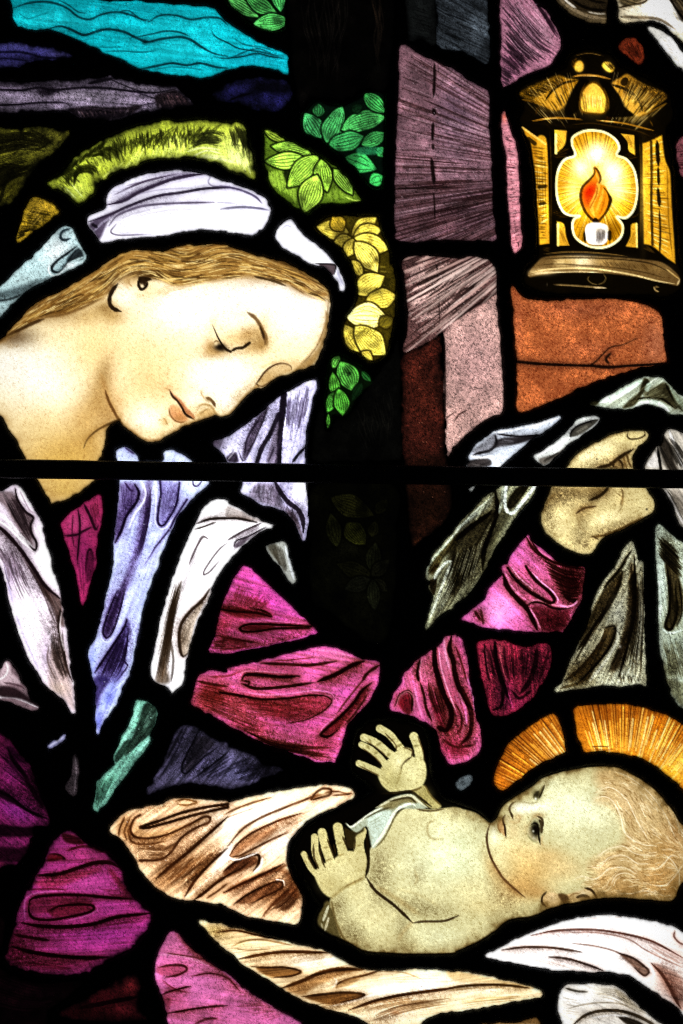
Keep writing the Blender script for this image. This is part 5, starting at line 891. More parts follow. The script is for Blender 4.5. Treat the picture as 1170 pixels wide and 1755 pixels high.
pane('sleeve_pane', 'rose pink forearm sleeve pane with long dark folds', 'veiled_figure',
     'c3 0,935 30,945 55,1040 70,1165 d3 90,60 100,150 128,260 125,350 60,400 0,417 d2 1140,412 1100,340 1085,270 1060,230 980,182 900,152 836,135 860,60 900,0 c2 900,1150 940,1095 980,1055 1040,1012 1100,965 1120,932 1170,928', 'da60a0', lambda: (
     G('c2 1130,1040', 40, 100, 'e07aa8', .8), G('c2 1010,1110', 40, 60, 'de729e', .7), G('d2 1000,60', 30, 90, 'd85a9c', .7), G('d2 1150,330', 80, 60, '982454', .8), G('d3 30,120', 40, 120, 'c84aa0', .7), G('c3 20,1000', 30, 70, 'd858a8', .8), G('d2 900,100', 40, 40, '8a2046', .7),
     L('c2 1060,1000 1065,1080 1090,1165 d2 1110,60 1150,150 1130,240 1090,240', 26, '14030a', .95, 1), L('c2 1150,930 1140,1000 1160,1060 d3 0,-40 40,80 90,140', 22, '14030a', .92, 1), L('c2 990,1050 975,1120 985,1165', 14, '1c040e', .88), L('d2 860,120 890,60 930,45 950,80 945,150', 12, '16030a', .92), F('d2 880,100 910,60 940,70 940,160 900,145', '5a0c24', .85, 12), L('d2 990,0 1010,70 1020,130 1050,200', 12, '16030a', .9), H('d2 1010,0 1040,100 1090,200', 'd2 1090,-20 1120,90 1130,200', 6, 5, '4a0c20', .7), L('d2 1060,120 1100,220 1130,250 1160,200', 10, '2a0612', .8), F('d2 1040,60 1090,120 1120,230 1080,200 1050,130', '8a1c4c', .7, 16), L('d3 0,-20 50,60 85,150 80,260 20,330', 12, '1c040e', .85), L('d3 0,110 30,160 30,230 0,270', 9, '2a0612', .8), L('d3 0,60 20,120 50,200 30,280', 12, 'd070c0', .5), L('d2 1105,290 1170,330 d3 100,320', 12, '2a0612', .7), H('d2 1110,330 d3 110,340', 'd2 1130,390 d3 60,390', 4, 7, '5a0c2c', .6), L('c3 0,980 30,1060 60,1165', 8, '2a0612', .7), FOLD('c2 1060,1000 1065,1080 1090,1165 d2 1110,60 1150,150', 18, 70, 1, .6, '14030a'), FOLD('c2 1150,930 1140,1000 1160,1060 d3 0,-40 40,80 90,140', 16, 60, -1, .6, '14030a'), FOLD('c2 990,1050 975,1120 985,1165', 10, 40, 1, .6, '14030a'), M('d2 1130,230', 70, 120, .7, 0, '14030a'), M('d3 70,250', 60, 120, .6, 0, '14030a'), L('d2 960,20 975,100 1000,180', 12, 'e080b0', .6), L('d3 10,40 50,130 60,220', 12, 'e078c8', .7), L('c2 1110,940 1120,1020 1140,1100', 12, 'f0a0c4', .6), B(75, .25), L('c2 1062,990 1068,1080 1092,1165 d2 1112,60 1148,140 1150,200 1120,245 1085,230', 20, '10020a', .95, 0), L('c2 1085,985 1095,1080 1118,1165 d2 1140,60 1175,150', 8, 'f098bc', .75), L('c2 1000,1040 988,1110 1000,1165', 6, 'f098bc', .6), L('d2 865,125 885,70 925,45 955,75 958,140', 7, 'e880b4', .6), H('d2 1020,-20 1040,90 1090,190', 'd2 1070,-30 1100,80 1130,190', 4, 7, '10020a', .75), L('d3 60,-30 90,60 100,150', 8, 'e888d0', .6), L('d3 -10,-30 40,70 75,160 70,260 20,320', 9, '10020a', .85), TINT('da60a0', 0, .1, 0.70), T(1.08, 1.0, 1.0), N(.18, .07), E(8, '14030a', .88)))
pane('robe_pane', 'sliver of blue white glass in the dark robe at the left', 'veiled_figure', 'd1 243,325 270,308 300,290 336,266 330,290 300,315 258,337', '9a9ac8', lambda: (L('d1 250,330 330,275', 8, 'd8d8f4', .8), N(.1, .05), E(6, '10101c', .8)))
pane('robe_pane', 'thin dim grey vertical pane in the dark robe', 'veiled_figure', 'd1 340,545 350,510 368,470 375,380 390,366 402,400 402,470 392,570 372,582', '342c30', lambda: (L('d1 385,380 392,450 380,570', 7, '5c5258', .8), N(.25, .15), E(10, '060506', .9)))
pane('robe_pane', 'sea green robe pane pointing down to the cream cloth', 'veiled_figure',
     'd1 698,95 735,90 770,105 805,140 802,200 775,262 765,310 700,402 640,482 580,572 540,622 500,662* 484,642 492,560 495,515 540,470 590,422 588,372 640,262 680,172', '6fae98', lambda: (
     F('d1 745,110 800,130 800,200 770,270 700,330 640,370 700,230', '1c2c22', .92, 12), L('d1 715,100 690,180 650,270 610,360', 24, '8fd4be', .8), L('d1 765,275 700,350 640,430 560,540 500,640', 26, '86d2b8', .75), L('d1 770,280 690,380', 14, 'a4f0dc', .8), H('d1 780,120 720,240', 'd1 800,160 740,260', 4, 5, '5a8070', .7), F('d1 495,520 560,490 600,480 520,600 490,640', '3a6a54', .6, 18), H('d1 500,520 490,640', 'd1 600,460 520,630', 8, 5, '12241c', .6), F('d1 590,380 640,300 680,300 640,370 600,410', '16281e', .85, 12), B(125, .35), N(.25, .06), spots(60, 'c8fff0', .5), E(7, '06100c', .88)))
pane('robe_pane', 'dim indigo grey robe pane beside the cream cloth', 'veiled_figure',
     'd1 755,568 800,480 850,380 915,235 960,222 1022,235 1100,292 1170,312 d2 0,330 120,370 180,420 285,450 180,490 100,530 0,547 d1 1100,532 960,515 850,545', '4c4662', lambda: (
     G('d1 900,480', 60, 50, '6a648a', .7), G('d1 1080,430', 80, 60, '58527a', .6), G('d2 60,470', 90, 40, '62608a', .7), G('d2 40,400', 60, 40, '605c80', .5), L('d1 1020,250 980,330 940,410 935,455 960,465 1040,390 1120,330', 10, '0c0a12', .9), F('d1 1010,280 1100,310 1040,380 960,455 945,430', '2c2630', .8, 16), H('d1 1010,280 950,430', 'd1 1110,310 1000,410', 6, 4, '0e0c14', .6), L('d1 960,225 900,360 820,490', 9, '12101a', .8), L('d1 940,230 860,390', 12, '0a080e', .7), L('d1 1170,340 1080,420 980,490', 12, '726c96', .6), H('d1 1000,480 1170,360', 'd1 1060,520 d2 60,440', 7, 6, '100e18', .7, trim=.3), H('d2 0,420 120,380', 'd2 40,530 250,455', 9, 9, '0c0a14', .75, trim=.3), G('d2 200,450', 80, 40, '0c0a10', .8), H('d1 820,500 920,280', 'd1 880,520 960,440', 6, 4, '16141e', .6), FOLD('d1 1020,250 980,330 940,410 935,455', 7, 60, -1, .7, '0a080e'), FOLD('d1 1170,360 1080,430 1000,490', 8, 50, 1, .7, '0a080e'), M('d2 200,420', 120, 70, .7, 0, '08070c'), M('d1 960,300', 120, 60, .5, -60, '08070c'), B(128, .45), N(.22, .08), E(14, '060509', .92)))
pane('robe_pane', 'dark purple magenta robe pane at the left edge', 'veiled_figure',
     'd1 -260,240 0,255 50,300 100,370 145,412 180,500 220,600 252,712 240,740 180,742 150,830 100,920 40,942 -260,960', '761a50', lambda: (
     G('d1 80,660', 110, 50, '90288a', .8, 25), G('d1 60,480', 60, 50, '84206e', .6, 40), G('d1 70,820', 80, 20, '8a2468', .7), F('d1 -100,540 20,560 120,640 220,700 100,640 0,590', '14030e', .9, 10), L('d1 -60,550 40,580 130,650 240,700', 12, '10020a', .92), L('d1 40,340 70,400 120,470 170,560 220,640', 24, '10020a', .85), F('d1 30,330 60,330 120,390 140,410 100,410 60,380', '2a0620', .9, 10), L('d1 0,370 60,430 130,510', 9, '2a0620', .8), F('d1 -100,720 100,740 240,745 160,790 0,790 -100,780', '12020a', .9, 14), F('d1 -100,840 100,850 150,830 90,920 -100,900', '1c0410', .85, 16), L('d1 -60,920 30,935', 10, '7a1e40', .7), L('d1 150,450 220,640', 40, '12020a', .6, 1, 24), G('d1 10,300', 40, 40, '6a1640', .6), FOLD('d1 -60,550 40,580 130,650 240,700', 10, 70, -1, .7, '10020a'), FOLD('d1 40,340 70,400 120,470 170,560', 10, 50, 1, .6, '10020a'), M('d1 190,560', 80, 150, .7, -25, '0c0106'), B(38, .3), T(1.04, 1.05, .98), N(.2, .1), E(14, '0a0106', .92)))
pane('robe_pane', 'magenta knee pane with an oval fold at the lower left', 'veiled_figure',
     'e1 330,185 350,178 385,192 432,238 500,270 565,305 612,360 640,450 690,532 762,580 776,636* 740,702 680,770 560,842 430,902 300,917 150,897 35,852 38,790 68,690 105,560 150,470 195,390 245,290 258,255', 'aa3080', lambda: (
     G('e1 450,450', 170, 70, 'b8408c', .8), G('e1 600,560', 100, 40, 'b83a92', .7), G('e1 480,700', 200, 50, '9c2c94', .7), G('e1 300,860', 160, 40, '8c2252', .7), G('e1 440,300', 110, 40, 'b43a78', .7), G('e1 120,640', 50, 90, '9c2878', .5), G('e1 60,780', 60, 120, '6a1442', .7),
     F('e1 320,190 400,210 430,245 340,235', '2a0612', .85, 10), L('e1 340,190 400,205 430,240', 8, 'b03a60', .6), L('e1 240,330 300,315 330,320 300,300 250,295', 10, '16030a', .9), F('e1 245,300 310,305 320,320 250,335', '5a0e1e', .85, 8), L('e1 190,405 290,400 380,375 470,345 560,340 610,365', 18, '16030a', .92), L('e1 340,280 440,255 540,290', 12, '3a0818', .7), L('e1 150,560 155,530 200,515 330,505 450,510 560,520 680,525', 14, '1c0410', .92), L('e1 150,535 148,590 170,625 250,635 350,620 440,600 480,580 470,560 400,555 300,565 240,590', 13, '1c0410', .92), F('e1 160,540 300,520 440,520 470,560 330,560 240,600 170,600', '6a1638', .6, 18), F('e1 250,590 320,568 440,562 470,580 380,605 280,620', '621430', .8, 12), L('e1 110,650 200,665 340,670 480,655 600,620 770,600', 17, '14020c', .94), L('e1 470,680 600,655 700,640', 8, '5a1040', .6), L('e1 70,710 150,725 250,740', 14, '14020c', .85), L('e1 60,770 160,800 300,820 450,830 560,825', 18, '10020a', .94), L('e1 140,480 240,475 340,480', 8, '4a0c26', .7), F('e1 150,440 300,405 420,380 520,370 400,430 260,470', '8a2034', .5, 22), L('e1 560,370 610,440 670,520', 26, '6a1428', .6, 1, 20), H('e1 480,470 640,480', 'e1 520,500 680,530', 3, 4, '5a1030', .6), H('e1 100,880 300,900', 'e1 90,830 420,880', 4, 6, '3a0820', .6), FOLD('e1 110,650 200,665 340,670 480,655 600,620 770,600', 12, 60, 1, .6, '14020a'), FOLD('e1 60,770 160,800 300,820 450,830 560,825', 13, 60, 1, .6, '10020a'), FOLD('e1 190,405 290,400 380,375 470,345 560,340', 13, 60, 1, .65, '16030a'), FOLD('e1 150,535 200,515 330,505 450,510', 8, 40, 1, .5, '16030a'), FOLD('e1 250,600 300,565 400,555 470,562', 7, 30, 1, .5, '16030a'), M('e1 100,800', 110, 150, .6, 0, '0e0206'), M('e1 640,460', 60, 100, .5, -25, '2a060c'), B(-3, .26), L('e1 150,560 156,530 200,515 330,505 450,510 560,520 690,530', 10, '14020a', .92), L('e1 152,540 148,592 172,626 252,636 352,620 442,600 482,580 470,560 400,554 300,566 242,592', 9, '14020a', .92), L('e1 128,640 125,560 140,515 200,495 330,485', 8, 'd060a8', .6), L('e1 490,560 500,585 440,615 340,640', 7, 'd060a8', .5), L('e1 110,650 200,667 340,672 480,656 600,622 772,602', 12, '10020a', .92), TINT('aa3080', 0, .1, 0.50), T(.99, 1.0, 1.0), N(.17, .07), E(14, '12020a', .92)))
pane('robe_pane', 'nearly black crimson robe pane at the bottom', 'veiled_figure',
     'e1 300,1120 400,1060 500,1000 620,935 690,912 722,960 715,1080 750,1145 650,1155 450,1150', '300a0e', lambda: (
     G('e1 660,970', 50, 50, '60181c', .9), G('e1 640,1100', 70, 30, '5a161c', .8), L('e1 400,1090 550,1060 710,1030', 20, '080102', .92), G('e1 420,1110', 120, 40, '120304', .7), N(.3, .2), E(24, '060102', .92)))
pane('robe_pane', 'very dark wine robe pane in the bottom left corner', 'veiled_figure',
     'e1 -260,600 0,620 20,700 0,830 20,900 200,960 420,950 360,1020 250,1100 240,1180 300,1400 -260,1400', '070203', lambda: (H('e1 -100,880 200,980 380,960', 'e1 -100,1050 100,1100 250,1090', 7, 8, '14050a', .7), N(.2, .3)))
pane('robe_pane', 'pink robe pane at the bottom edge beside the cream cloth', 'veiled_figure',
     'e1 885,698 940,742 1040,832 1130,892 1170,917 e2 100,1000 200,1062 280,1112 350,1145 450,1250 500,1400 e1 870,1400 862,1165 840,1050 806,955 798,885 815,820 840,752', 'cc609c', lambda: (
     G('e1 1000,960', 150, 90, 'd068a8', .8), G('e1 880,760', 50, 50, 'cc6496', .6), G('e1 900,1040', 60, 50, 'a83c70', .6), L('e1 810,815 900,815 1000,840 1080,870', 12, 'e48cba', .6), L('e1 850,805 960,820 1060,840', 7, '3a0a1e', .6), L('e1 810,880 880,868 940,870 960,890 920,915 850,930', 11, '2c0616', .9), F('e1 805,885 900,872 950,890 900,915 830,920', '8c2c50', .6, 12), L('e1 980,925 1080,910 1170,935 e2 60,1000', 8, '3a0a22', .8), L('e1 830,1020 880,1000 980,975', 9, '2c0616', .85), F('e1 830,1030 880,1040 860,1110 850,1080', '6a1c40', .6, 18), L('e1 860,1115 980,1095 1090,1080 1170,1075', 10, '2c0616', .85), L('e1 1000,1170 1060,1145 1120,1140', 10, '3a0a22', .7), H('e1 820,930 900,1000', 'e1 850,1000 1000,1010', 6, 4, '5a1434', .5), F('e1 900,700 960,740 1060,840 1140,895 1080,870 980,800', '9c3a50', .6, 16), H('e2 200,1170 300,1130', 'e2 0,1060 200,1060', 5, 4, '5a1434', .5), FOLD('e1 830,1020 880,1000 980,975', 7, 40, 1, .5, '24060f'), FOLD('e1 860,1115 980,1095 1090,1080 1170,1075', 7, 40, 1, .5, '24060f'), FOLD('e1 900,705 1000,790 1130,890 e2 100,1000 280,1112', 0, 60, 1, .5, '2a0808'), B(8, .16), TINT('cc609c', 0, .1, 0.60), T(1.1,1.0,.95), N(.15, .07), E(8, '14030a', .88)))

# --- the raised hand and the cloth it holds
pane('hand_pane', 'pale gold hand pane pinching the hanging cloth', 'veiled_figure',
     'f6 570,545 630,480 700,430 790,385 870,362 970,355 992,375 980,400 940,430 915,470 908,510 918,560 960,620 1005,690 1022,745 1005,780 900,835 800,885 745,910 720,955 700,985* 650,985 570,955 500,905 455,850 446,780 470,710 500,650 540,590', 'd8c68a', lambda: (
     STYLE(1.2, 1.3, .5),
     G('f6 720,470', 110, 50, 'efe2a8', .8, -25), G('f6 880,390', 70, 25, 'eadc9a', .7), G('f6 540,820', 80, 90, 'e8d898', .7), G('f6 760,800', 120, 40, 'eadc9e', .7, -15), G('f6 960,720', 40, 60, 'e8dca0', .6), G('f6 620,660', 90, 40, 'b89858', .6), G('f6 740,660', 60, 40, 'a88444', .6), G('f6 500,690', 50, 60, 'a88a50', .6), G('f6 650,780', 60, 50, 'c4a868', .6), G('f6 700,930', 40, 40, 'd8c484', .7),
     L('f6 890,360 885,385 905,398 950,392 975,375 970,355', 7, '4a3410', .9), F('f6 893,362 970,358 965,380 905,392', 'dccb8c', .8, 5), L('f6 570,545 630,480 700,430 790,385 880,360', 14, 'a88848', .6, 1, 12), L('f6 730,542 790,530 830,500 860,480 915,450', 13, '3e2810', .9), L('f6 810,540 815,515 835,505 855,520 860,548', 9, '5a3c18', .85), L('f6 860,480 870,510 880,550', 10, '7a5828', .7), F('f6 820,510 850,510 855,548 815,548', 'a88850', .7, 8), H('f6 700,530 780,530', 'f6 740,500 820,480', 4, 3, '8a6a34', .5), L('f6 690,710 740,690 770,665 785,645', 12, '4a3014', .85), L('f6 620,780 660,755 720,745', 9, '7a5828', .7), H('f6 620,760 700,770', 'f6 650,730 730,720', 4, 3, '8a6a34', .5), L('f6 855,650 862,690 850,740', 8, '7a5a2a', .7), L('f6 700,900 780,890 870,850 960,800', 14, 'a08040', .7, 1, 12), L('f6 700,895 740,915', 7, '4a3014', .8), H('f6 650,960 690,950', 'f6 650,925 690,915', 4, 4, '4a3014', .7, trim=.1), L('f6 450,780 475,720 510,680', 12, '7a5a28', .6, 1, 12), L('f6 680,880 640,850 630,800', 7, 'a88850', .5, 1, 10), G('f6 985,758', 5, 5, '1c1206', 1), G('f6 728,500', 4, 4, '1c1206', 1), M('f6 600,690', 110, 40, .35, -10, '4a3010'), M('f6 720,540', 90, 30, .4, -15, '4a3010'), M('f6 500,850', 50, 60, .25, 0, '4a3010'), M('f6 800,860', 140, 26, .4, -22, '4a3010'), M('f6 660,800', 30, 60, .25, 0, '4a3010'), M('f6 870,600', 20, 80, .3, 0, '4a3010'), L('f6 725,545 790,532 835,500 870,478 918,448', 13, '32200a', .9), M('f6 790,560', 110, 26, .6, -12, '3a2408'), L('f6 812,545 816,515 836,503 856,520 862,550', 9, '3e280e', .9), L('f6 880,470 890,510 905,545', 8, '5a3c14', .8), L('f6 690,712 740,692 772,665 788,640', 13, '32200a', .9), M('f6 730,680', 60, 30, .5, -20, '3a2408'), M('f6 540,680', 70, 50, .5, 0, '3a2408'), M('f6 480,760', 26, 70, .5, 0, '3a2408'), M('f6 650,440', 120, 20, .4, -28, '4a3010'), L('f6 620,782 665,752 725,742', 9, '54381a', .8), L('f6 700,900 780,888 880,845 980,795', 10, '5a3c14', .7), M('f6 640,900', 40, 60, .3, 0, '3a2408'), H('f6 620,770 700,775', 'f6 640,730 740,715', 5, 3, '5a3c14', .6), L('f6 820,670 860,700 855,750 830,780', 6, '8a6a34', .6), G('f6 720,460', 90, 30, 'fbf0c0', .6, -27), G('f6 790,800', 90, 26, 'f8ecb8', .6, -15), G('f6 540,830', 50, 60, 'f4e6ac', .5), N(.08, .02, 'ffe090'), T(1.02, 1.25), N(.11, .035, 'ffe090'), E(9, '4a3410', .85)))
pane('cloth_pane', 'silver white cloth pane left of the raised hand above the bar', 'hanging_cloth',
     'f6 70,490 100,440 140,405 195,362 330,335 440,310 530,282 538,290 470,345 380,405 300,480 240,530 200,570 100,575 60,540 80,510', 'c4ccd8', lambda: (
     F('f6 90,470 130,420 205,372 215,420 180,450', '7c7c84', .8, 14), F('f6 120,475 180,450 220,400 330,385 440,380 330,420 220,440', '241e20', .92, 10), L('f6 205,375 210,420 180,455 120,470 90,480', 12, '120e10', .92), L('f6 215,372 330,383 450,375', 9, '161214', .9), H('f6 220,395 330,410', 'f6 200,440 280,430', 4, 4, '86868e', .6), L('f6 80,485 130,495 190,490 180,530', 12, 'ffffff', .9), F('f6 70,510 120,500 175,500 185,530 120,545 60,540', '2c2422', .9, 10), L('f6 200,365 320,345 430,320 525,290', 14, 'f4f8ff', .8), G('f6 250,490', 60, 40, 'd4dce8', .7), H('f6 80,520 180,540', 'f6 80,545 150,560', 3, 5, '6a6462', .6), B(-25, .3), T(1.1, 1.05), N(.14, .05), E(7, '0e0e10', .86)))
pane('cloth_pane', 'slanting silver cloth pane between the lead lines above the hand', 'hanging_cloth',
     'f6 403,487 440,465 500,425 560,375 600,325 640,292 700,280 738,290 720,325 690,350 640,385 600,410 560,445 510,490 460,530 430,515', 'c8ccc8', lambda: (
     F('f6 590,385 600,350 650,318 735,295 700,335 640,375', '3a362c', .9, 8), L('f6 592,385 600,355 640,325 720,298', 9, '0e0c0a', .92), H('f6 605,370 690,320', 'f6 620,385 700,345', 4, 4, '8a8676', .6), L('f6 420,485 520,425 590,390', 14, 'ffffff', .7), F('f6 430,500 520,470 600,410 540,475 460,530', '5a5248', .85, 12), L('f6 600,320 640,297 690,288', 12, 'e8f0e8', .8), H('f6 440,510 540,460', 'f6 460,525 560,450', 3, 4, '1c1812', .6), T(1.12, 1.05), N(.13, .05), E(7, '0e0e0c', .86)))
pane('cloth_pane', 'grey green cloth pane over the fingers at the right edge', 'hanging_cloth',
     'f6 665,215 720,205 800,170 880,125 965,80 1065,95 1100,120 1170,185 1400,260 1400,330 1170,268 1110,265 1060,238 980,215 900,240 780,235', 'b4c0ac', lambda: (
     L('f6 740,210 840,170 960,95', 30, 'd8f0dc', .85), F('f6 860,235 940,160 970,85 1000,110 960,170 920,225', '2c2c1e', .92, 10), F('f6 970,170 1020,130 1080,110 1120,180 1140,240 1060,200', '2a2a1c', .85, 16), L('f6 1000,110 980,150', 24, 'b8d0bc', .7), L('f6 920,235 970,212 1040,212 1100,255', 22, 'e8fbe8', .9), L('f6 900,200 980,185 1060,190 1130,240', 9, '0e0e08', .85), H('f6 950,180 1060,120', 'f6 1010,190 1110,180', 8, 5, '84886c', .7), H('f6 870,220 940,150', 'f6 900,235 960,170', 4, 4, '6a6c54', .7), L('f6 1100,120 1140,190 1200,260', 10, 'c8e4d0', .85), L('f6 1080,110 1120,190 1170,255', 10, '0e0e08', .9), F('f6 665,215 740,195 720,225', '16180e', .85, 10), F('f6 1110,130 1170,190 1400,270 1400,320 1170,260', '6e7c66', .6, 12), B(-35, .4), TINT('b4c0ac', 0, .1, .35), T(1.1, 1.1), N(.15, .06), E(7, '0a0b07', .88)))
pane('cloth_pane', 'white and brown cloth pane to the right of the raised hand', 'hanging_cloth',
     'f6 1060,430 1075,385 1095,348 1150,360 1400,480 1400,960 1170,845 1120,740 1075,660 1040,600 1000,560 975,540 1000,490 1035,440', 'd8d0c0', lambda: (
     F('f6 1070,380 1110,440 1130,520 1170,600 1100,560 1060,480 1050,420', '3a3024', .9, 14), L('f6 1100,355 1130,440 1170,540', 16, 'ffffff', .8), F('f6 985,535 1010,490 1035,460 1050,540', 'fbf6f0', .9, 8), L('f6 1040,440 1055,540 1060,580', 12, '120e08', .92), H('f6 1075,400 1150,560', 'f6 1110,380 1230,540', 8, 5, '2c2418', .7), H('f6 1075,660 1170,830', 'f6 1100,650 1260,820', 9, 5, '4a4234', .7), L('f6 1080,660 1130,750 1175,840', 11, 'fdf8f4', .8), F('f6 1110,660 1170,670 1300,760 1170,790', 'a09484', .6, 16), H('f6 1170,400 1260,560', 'f6 1240,420 1380,560', 6, 6, '5a5040', .6), B(62, .4), T(1.08, 1.2), T(.95, 1.15), N(.11, .05), E(7, '100d08', .86)))
pane('cloth_pane', 'olive grey hanging cloth pane left of the pink cuff', 'hanging_cloth',
     'c2 1170,385 1110,450 1060,510 1025,580 1022,630 1050,647* 1033,680 1060,730 1040,800 1018,880 1020,908* 1090,822 1170,767 c3 60,717 130,622 165,560 200,480 260,392 330,292 385,230 425,150 410,120 330,130 260,130 240,162 180,200 80,290 0,380', '9a9c78', lambda: (
     L('c3 0,400 80,330 190,230', 30, 'a8b098', .8), L('c3 0,385 60,340 120,290', 12, 'dce8d4', .8), F('c3 -20,440 60,390 180,290 210,300 150,400 120,500 60,620 -20,720', '3c3822', .75, 18), L('c3 0,440 80,370 180,300', 22, '0d0b05', .95, 1), F('c3 210,300 250,250 290,300 250,380 190,490 140,600 150,480', '7e8262', .8, 14), L('c3 205,180 215,290 180,400 150,480 140,590', 24, '100d06', .92, 1),
     L('c3 262,150 255,240 265,285 295,298 330,260 380,200 415,150', 17, 'e4f0e4', .95, 0), F('c3 270,240 290,200 330,160 380,155 340,220 290,275 268,265', '1c1a0e', .95, 8), L('c3 290,260 340,200', 10, '54523a', .7), L('c3 245,160 240,230 225,300', 14, 'c8d4c0', .6),
     H('c3 0,470 -60,700', 'c3 140,440 90,660', 12, 7, '12100a', .8, trim=.3), H('c3 20,470 -60,720', 'c3 130,480 100,640', 9, 5, 'a0a484', .65, trim=.3), L('c2 1165,470 1100,560 1070,680 1030,880', 16, 'b4bc98', .7),
     F('c2 1030,590 1060,530 1120,470 1170,420 1170,480 1110,530 1060,610', '4a4424', .85, 12), L('c2 1030,620 1028,580 1060,530 1110,470 1165,410', 12, 'c8d8b8', .8), L('c2 1060,640 1080,600 1120,555 1150,545', 16, 'e8f4dc', .9), L('c2 1150,550 1130,600 1100,680 1070,760 1040,840', 14, 'ecf6e0', .9), F('c2 1035,650 1075,640 1060,720', '3a2c14', .9, 8), L('c2 1045,600 1085,560', 14, '2a1c0a', .85), H('c2 1150,600 1080,780', 'c2 1190,620 1130,760', 6, 5, '2c2a18', .7), H('c2 1160,600 1060,830', 'c2 1170,700 1100,790', 4, 5, 'c8d0b0', .6), M('c3 80,560', 80, 160, .55, 25, '14100a'), M('c2 1120,700', 60, 90, .4, 20, '14100a'), FOLD('c3 205,180 215,290 180,400 150,480', 12, 50, 1, .6, '120e08'), B(120, .5), T(1.05, 1.2), H('c3 30,470 -60,730', 'c3 130,450 60,680', 8, 6, '0a0804', .75, trim=.2), H('c3 60,440 -20,690', 'c3 150,420 90,650', 7, 4, 'c0c4a4', .6, trim=.3), L('c2 1028,640 1022,585 1060,525 1115,465 1170,400 c3 90,300 200,205', 7, 'e0ecd4', .75), L('c2 1060,642 1078,602 1118,556 1150,545', 11, 'f0fae8', .9), L('c3 262,140 254,240 264,288 296,300 335,258 390,190 420,145', 11, 'f0faf0', .9, 0), H('c2 1160,570 1060,820', 'c2 1180,640 1110,790', 5, 4, 'dce4c4', .6), L('c3 0,440 80,372 190,285', 15, '0a0804', .95), TINT('9a9c78', 0, .1, .35), T(.95, 1.15), N(.3, .08), E(7, '0b0a05', .88)))
pane('cloth_pane', 'broad olive grey cloth pane hanging right of the crimson sleeve', 'hanging_cloth',
     'c3 885,455 918,448 935,540 965,552 967,700 972,900 978,1170 d3 975,15 940,5 850,22 760,10 640,32 540,42 515,35 c3 550,1168 600,1050 640,960 690,850 722,720 760,650 830,560', 'c2c2a2', lambda: (
     G('c3 830,800', 70, 110, 'aeae92', .85), G('c3 800,1110', 90, 60, 'b4b496', .7), G('c3 640,1130', 70, 60, '6a5c34', .7), G('c3 920,1120', 60, 80, '9a9a80', .6), H('c3 740,700 860,560', 'c3 820,590 915,480', 12, 5, 'b0aa86', .75, trim=.25), H('c3 730,720 860,590', 'c3 840,560 920,470', 11, 6, '16110a', .8, trim=.25),
     L('c3 860,600 830,690 770,800 690,920 630,1000', 22, '150f07', .92), F('c3 740,730 860,600 800,740 700,880 640,960', '3e3218', .8, 18), L('c3 905,560 912,700 900,830 870,960 830,1060 790,1165', 40, '2c2010', .85, 1, 14), L('c3 920,520 925,700 915,850 880,1000 840,1140', 14, '0d0905', .92), L('c3 770,890 760,940 710,1020 640,1100 560,1165', 16, '2c2010', .85), F('c3 775,890 820,885 810,950 750,1040 660,1130 590,1165 680,1060 750,960', '5a4824', .85, 12), L('c3 770,885 815,880 822,910 790,990 720,1080 640,1160', 11, '171008', .92), H('c3 780,910 620,1130', 'c3 810,900 680,1130', 5, 4, '2a1e0c', .7), L('c3 840,870 830,960 760,1070 690,1160', 20, 'c8c8aa', .75), H('c3 940,560 930,800 880,1150', 'c3 965,570 968,800 960,1165', 6, 6, '1c150b', .75, trim=.2), L('c3 955,700 945,900 900,1080 860,1165', 10, 'd4dcc0', .7), G('c3 850,985', 8, 10, 'ffffff', .8), F('d3 700,-40 880,-60 960,0 850,20 760,8', 'c8ccb0', .6, 20), L('d3 540,30 640,0 700,-40', 12, '4a3c1c', .7), H('d3 840,-60 850,15', 'd3 940,-40 960,10', 4, 6, '2c2010', .6), FOLD('c3 860,600 830,690 770,800 690,920 630,1000', 12, 70, 1, .65, '1a1208'), FOLD('c3 920,520 925,700 915,850 880,1000 840,1140', 9, 60, 1, .6, '140e06'), M('c3 640,1110', 90, 90, .5, -40, '2a1c08'), B(115, .42), T(1.08, 1.2), H('c3 700,900 580,1120', 'c3 800,760 690,960', 9, 5, '120c06', .65, trim=.4), H('c3 720,880 600,1110', 'c3 850,700 720,960', 6, 4, 'c0bc9c', .5, trim=.4), L('c3 768,890 812,878 826,905 792,990 720,1085 640,1165', 9, '0c0804', .95), L('c3 835,880 830,960 765,1070 690,1165', 12, 'dcdcc4', .7), H('c3 900,560 905,800 850,1100', 'c3 960,560 960,800 930,1165', 7, 6, '0c0804', .75, trim=.25), H('c3 945,600 940,850 890,1150', 'c3 966,620 964,850 940,1160', 4, 5, 'd8dcc8', .6), H('c3 740,690 850,570', 'c3 810,600 910,470', 9, 5, 'cac49c', .6, trim=.2), G('c3 840,810', 40, 80, 'd4d6c0', .6), TINT('c2c2a2', 0, .1, .35), T(.95, 1.15), N(.34, .07), E(8, '0c0905', .88)))
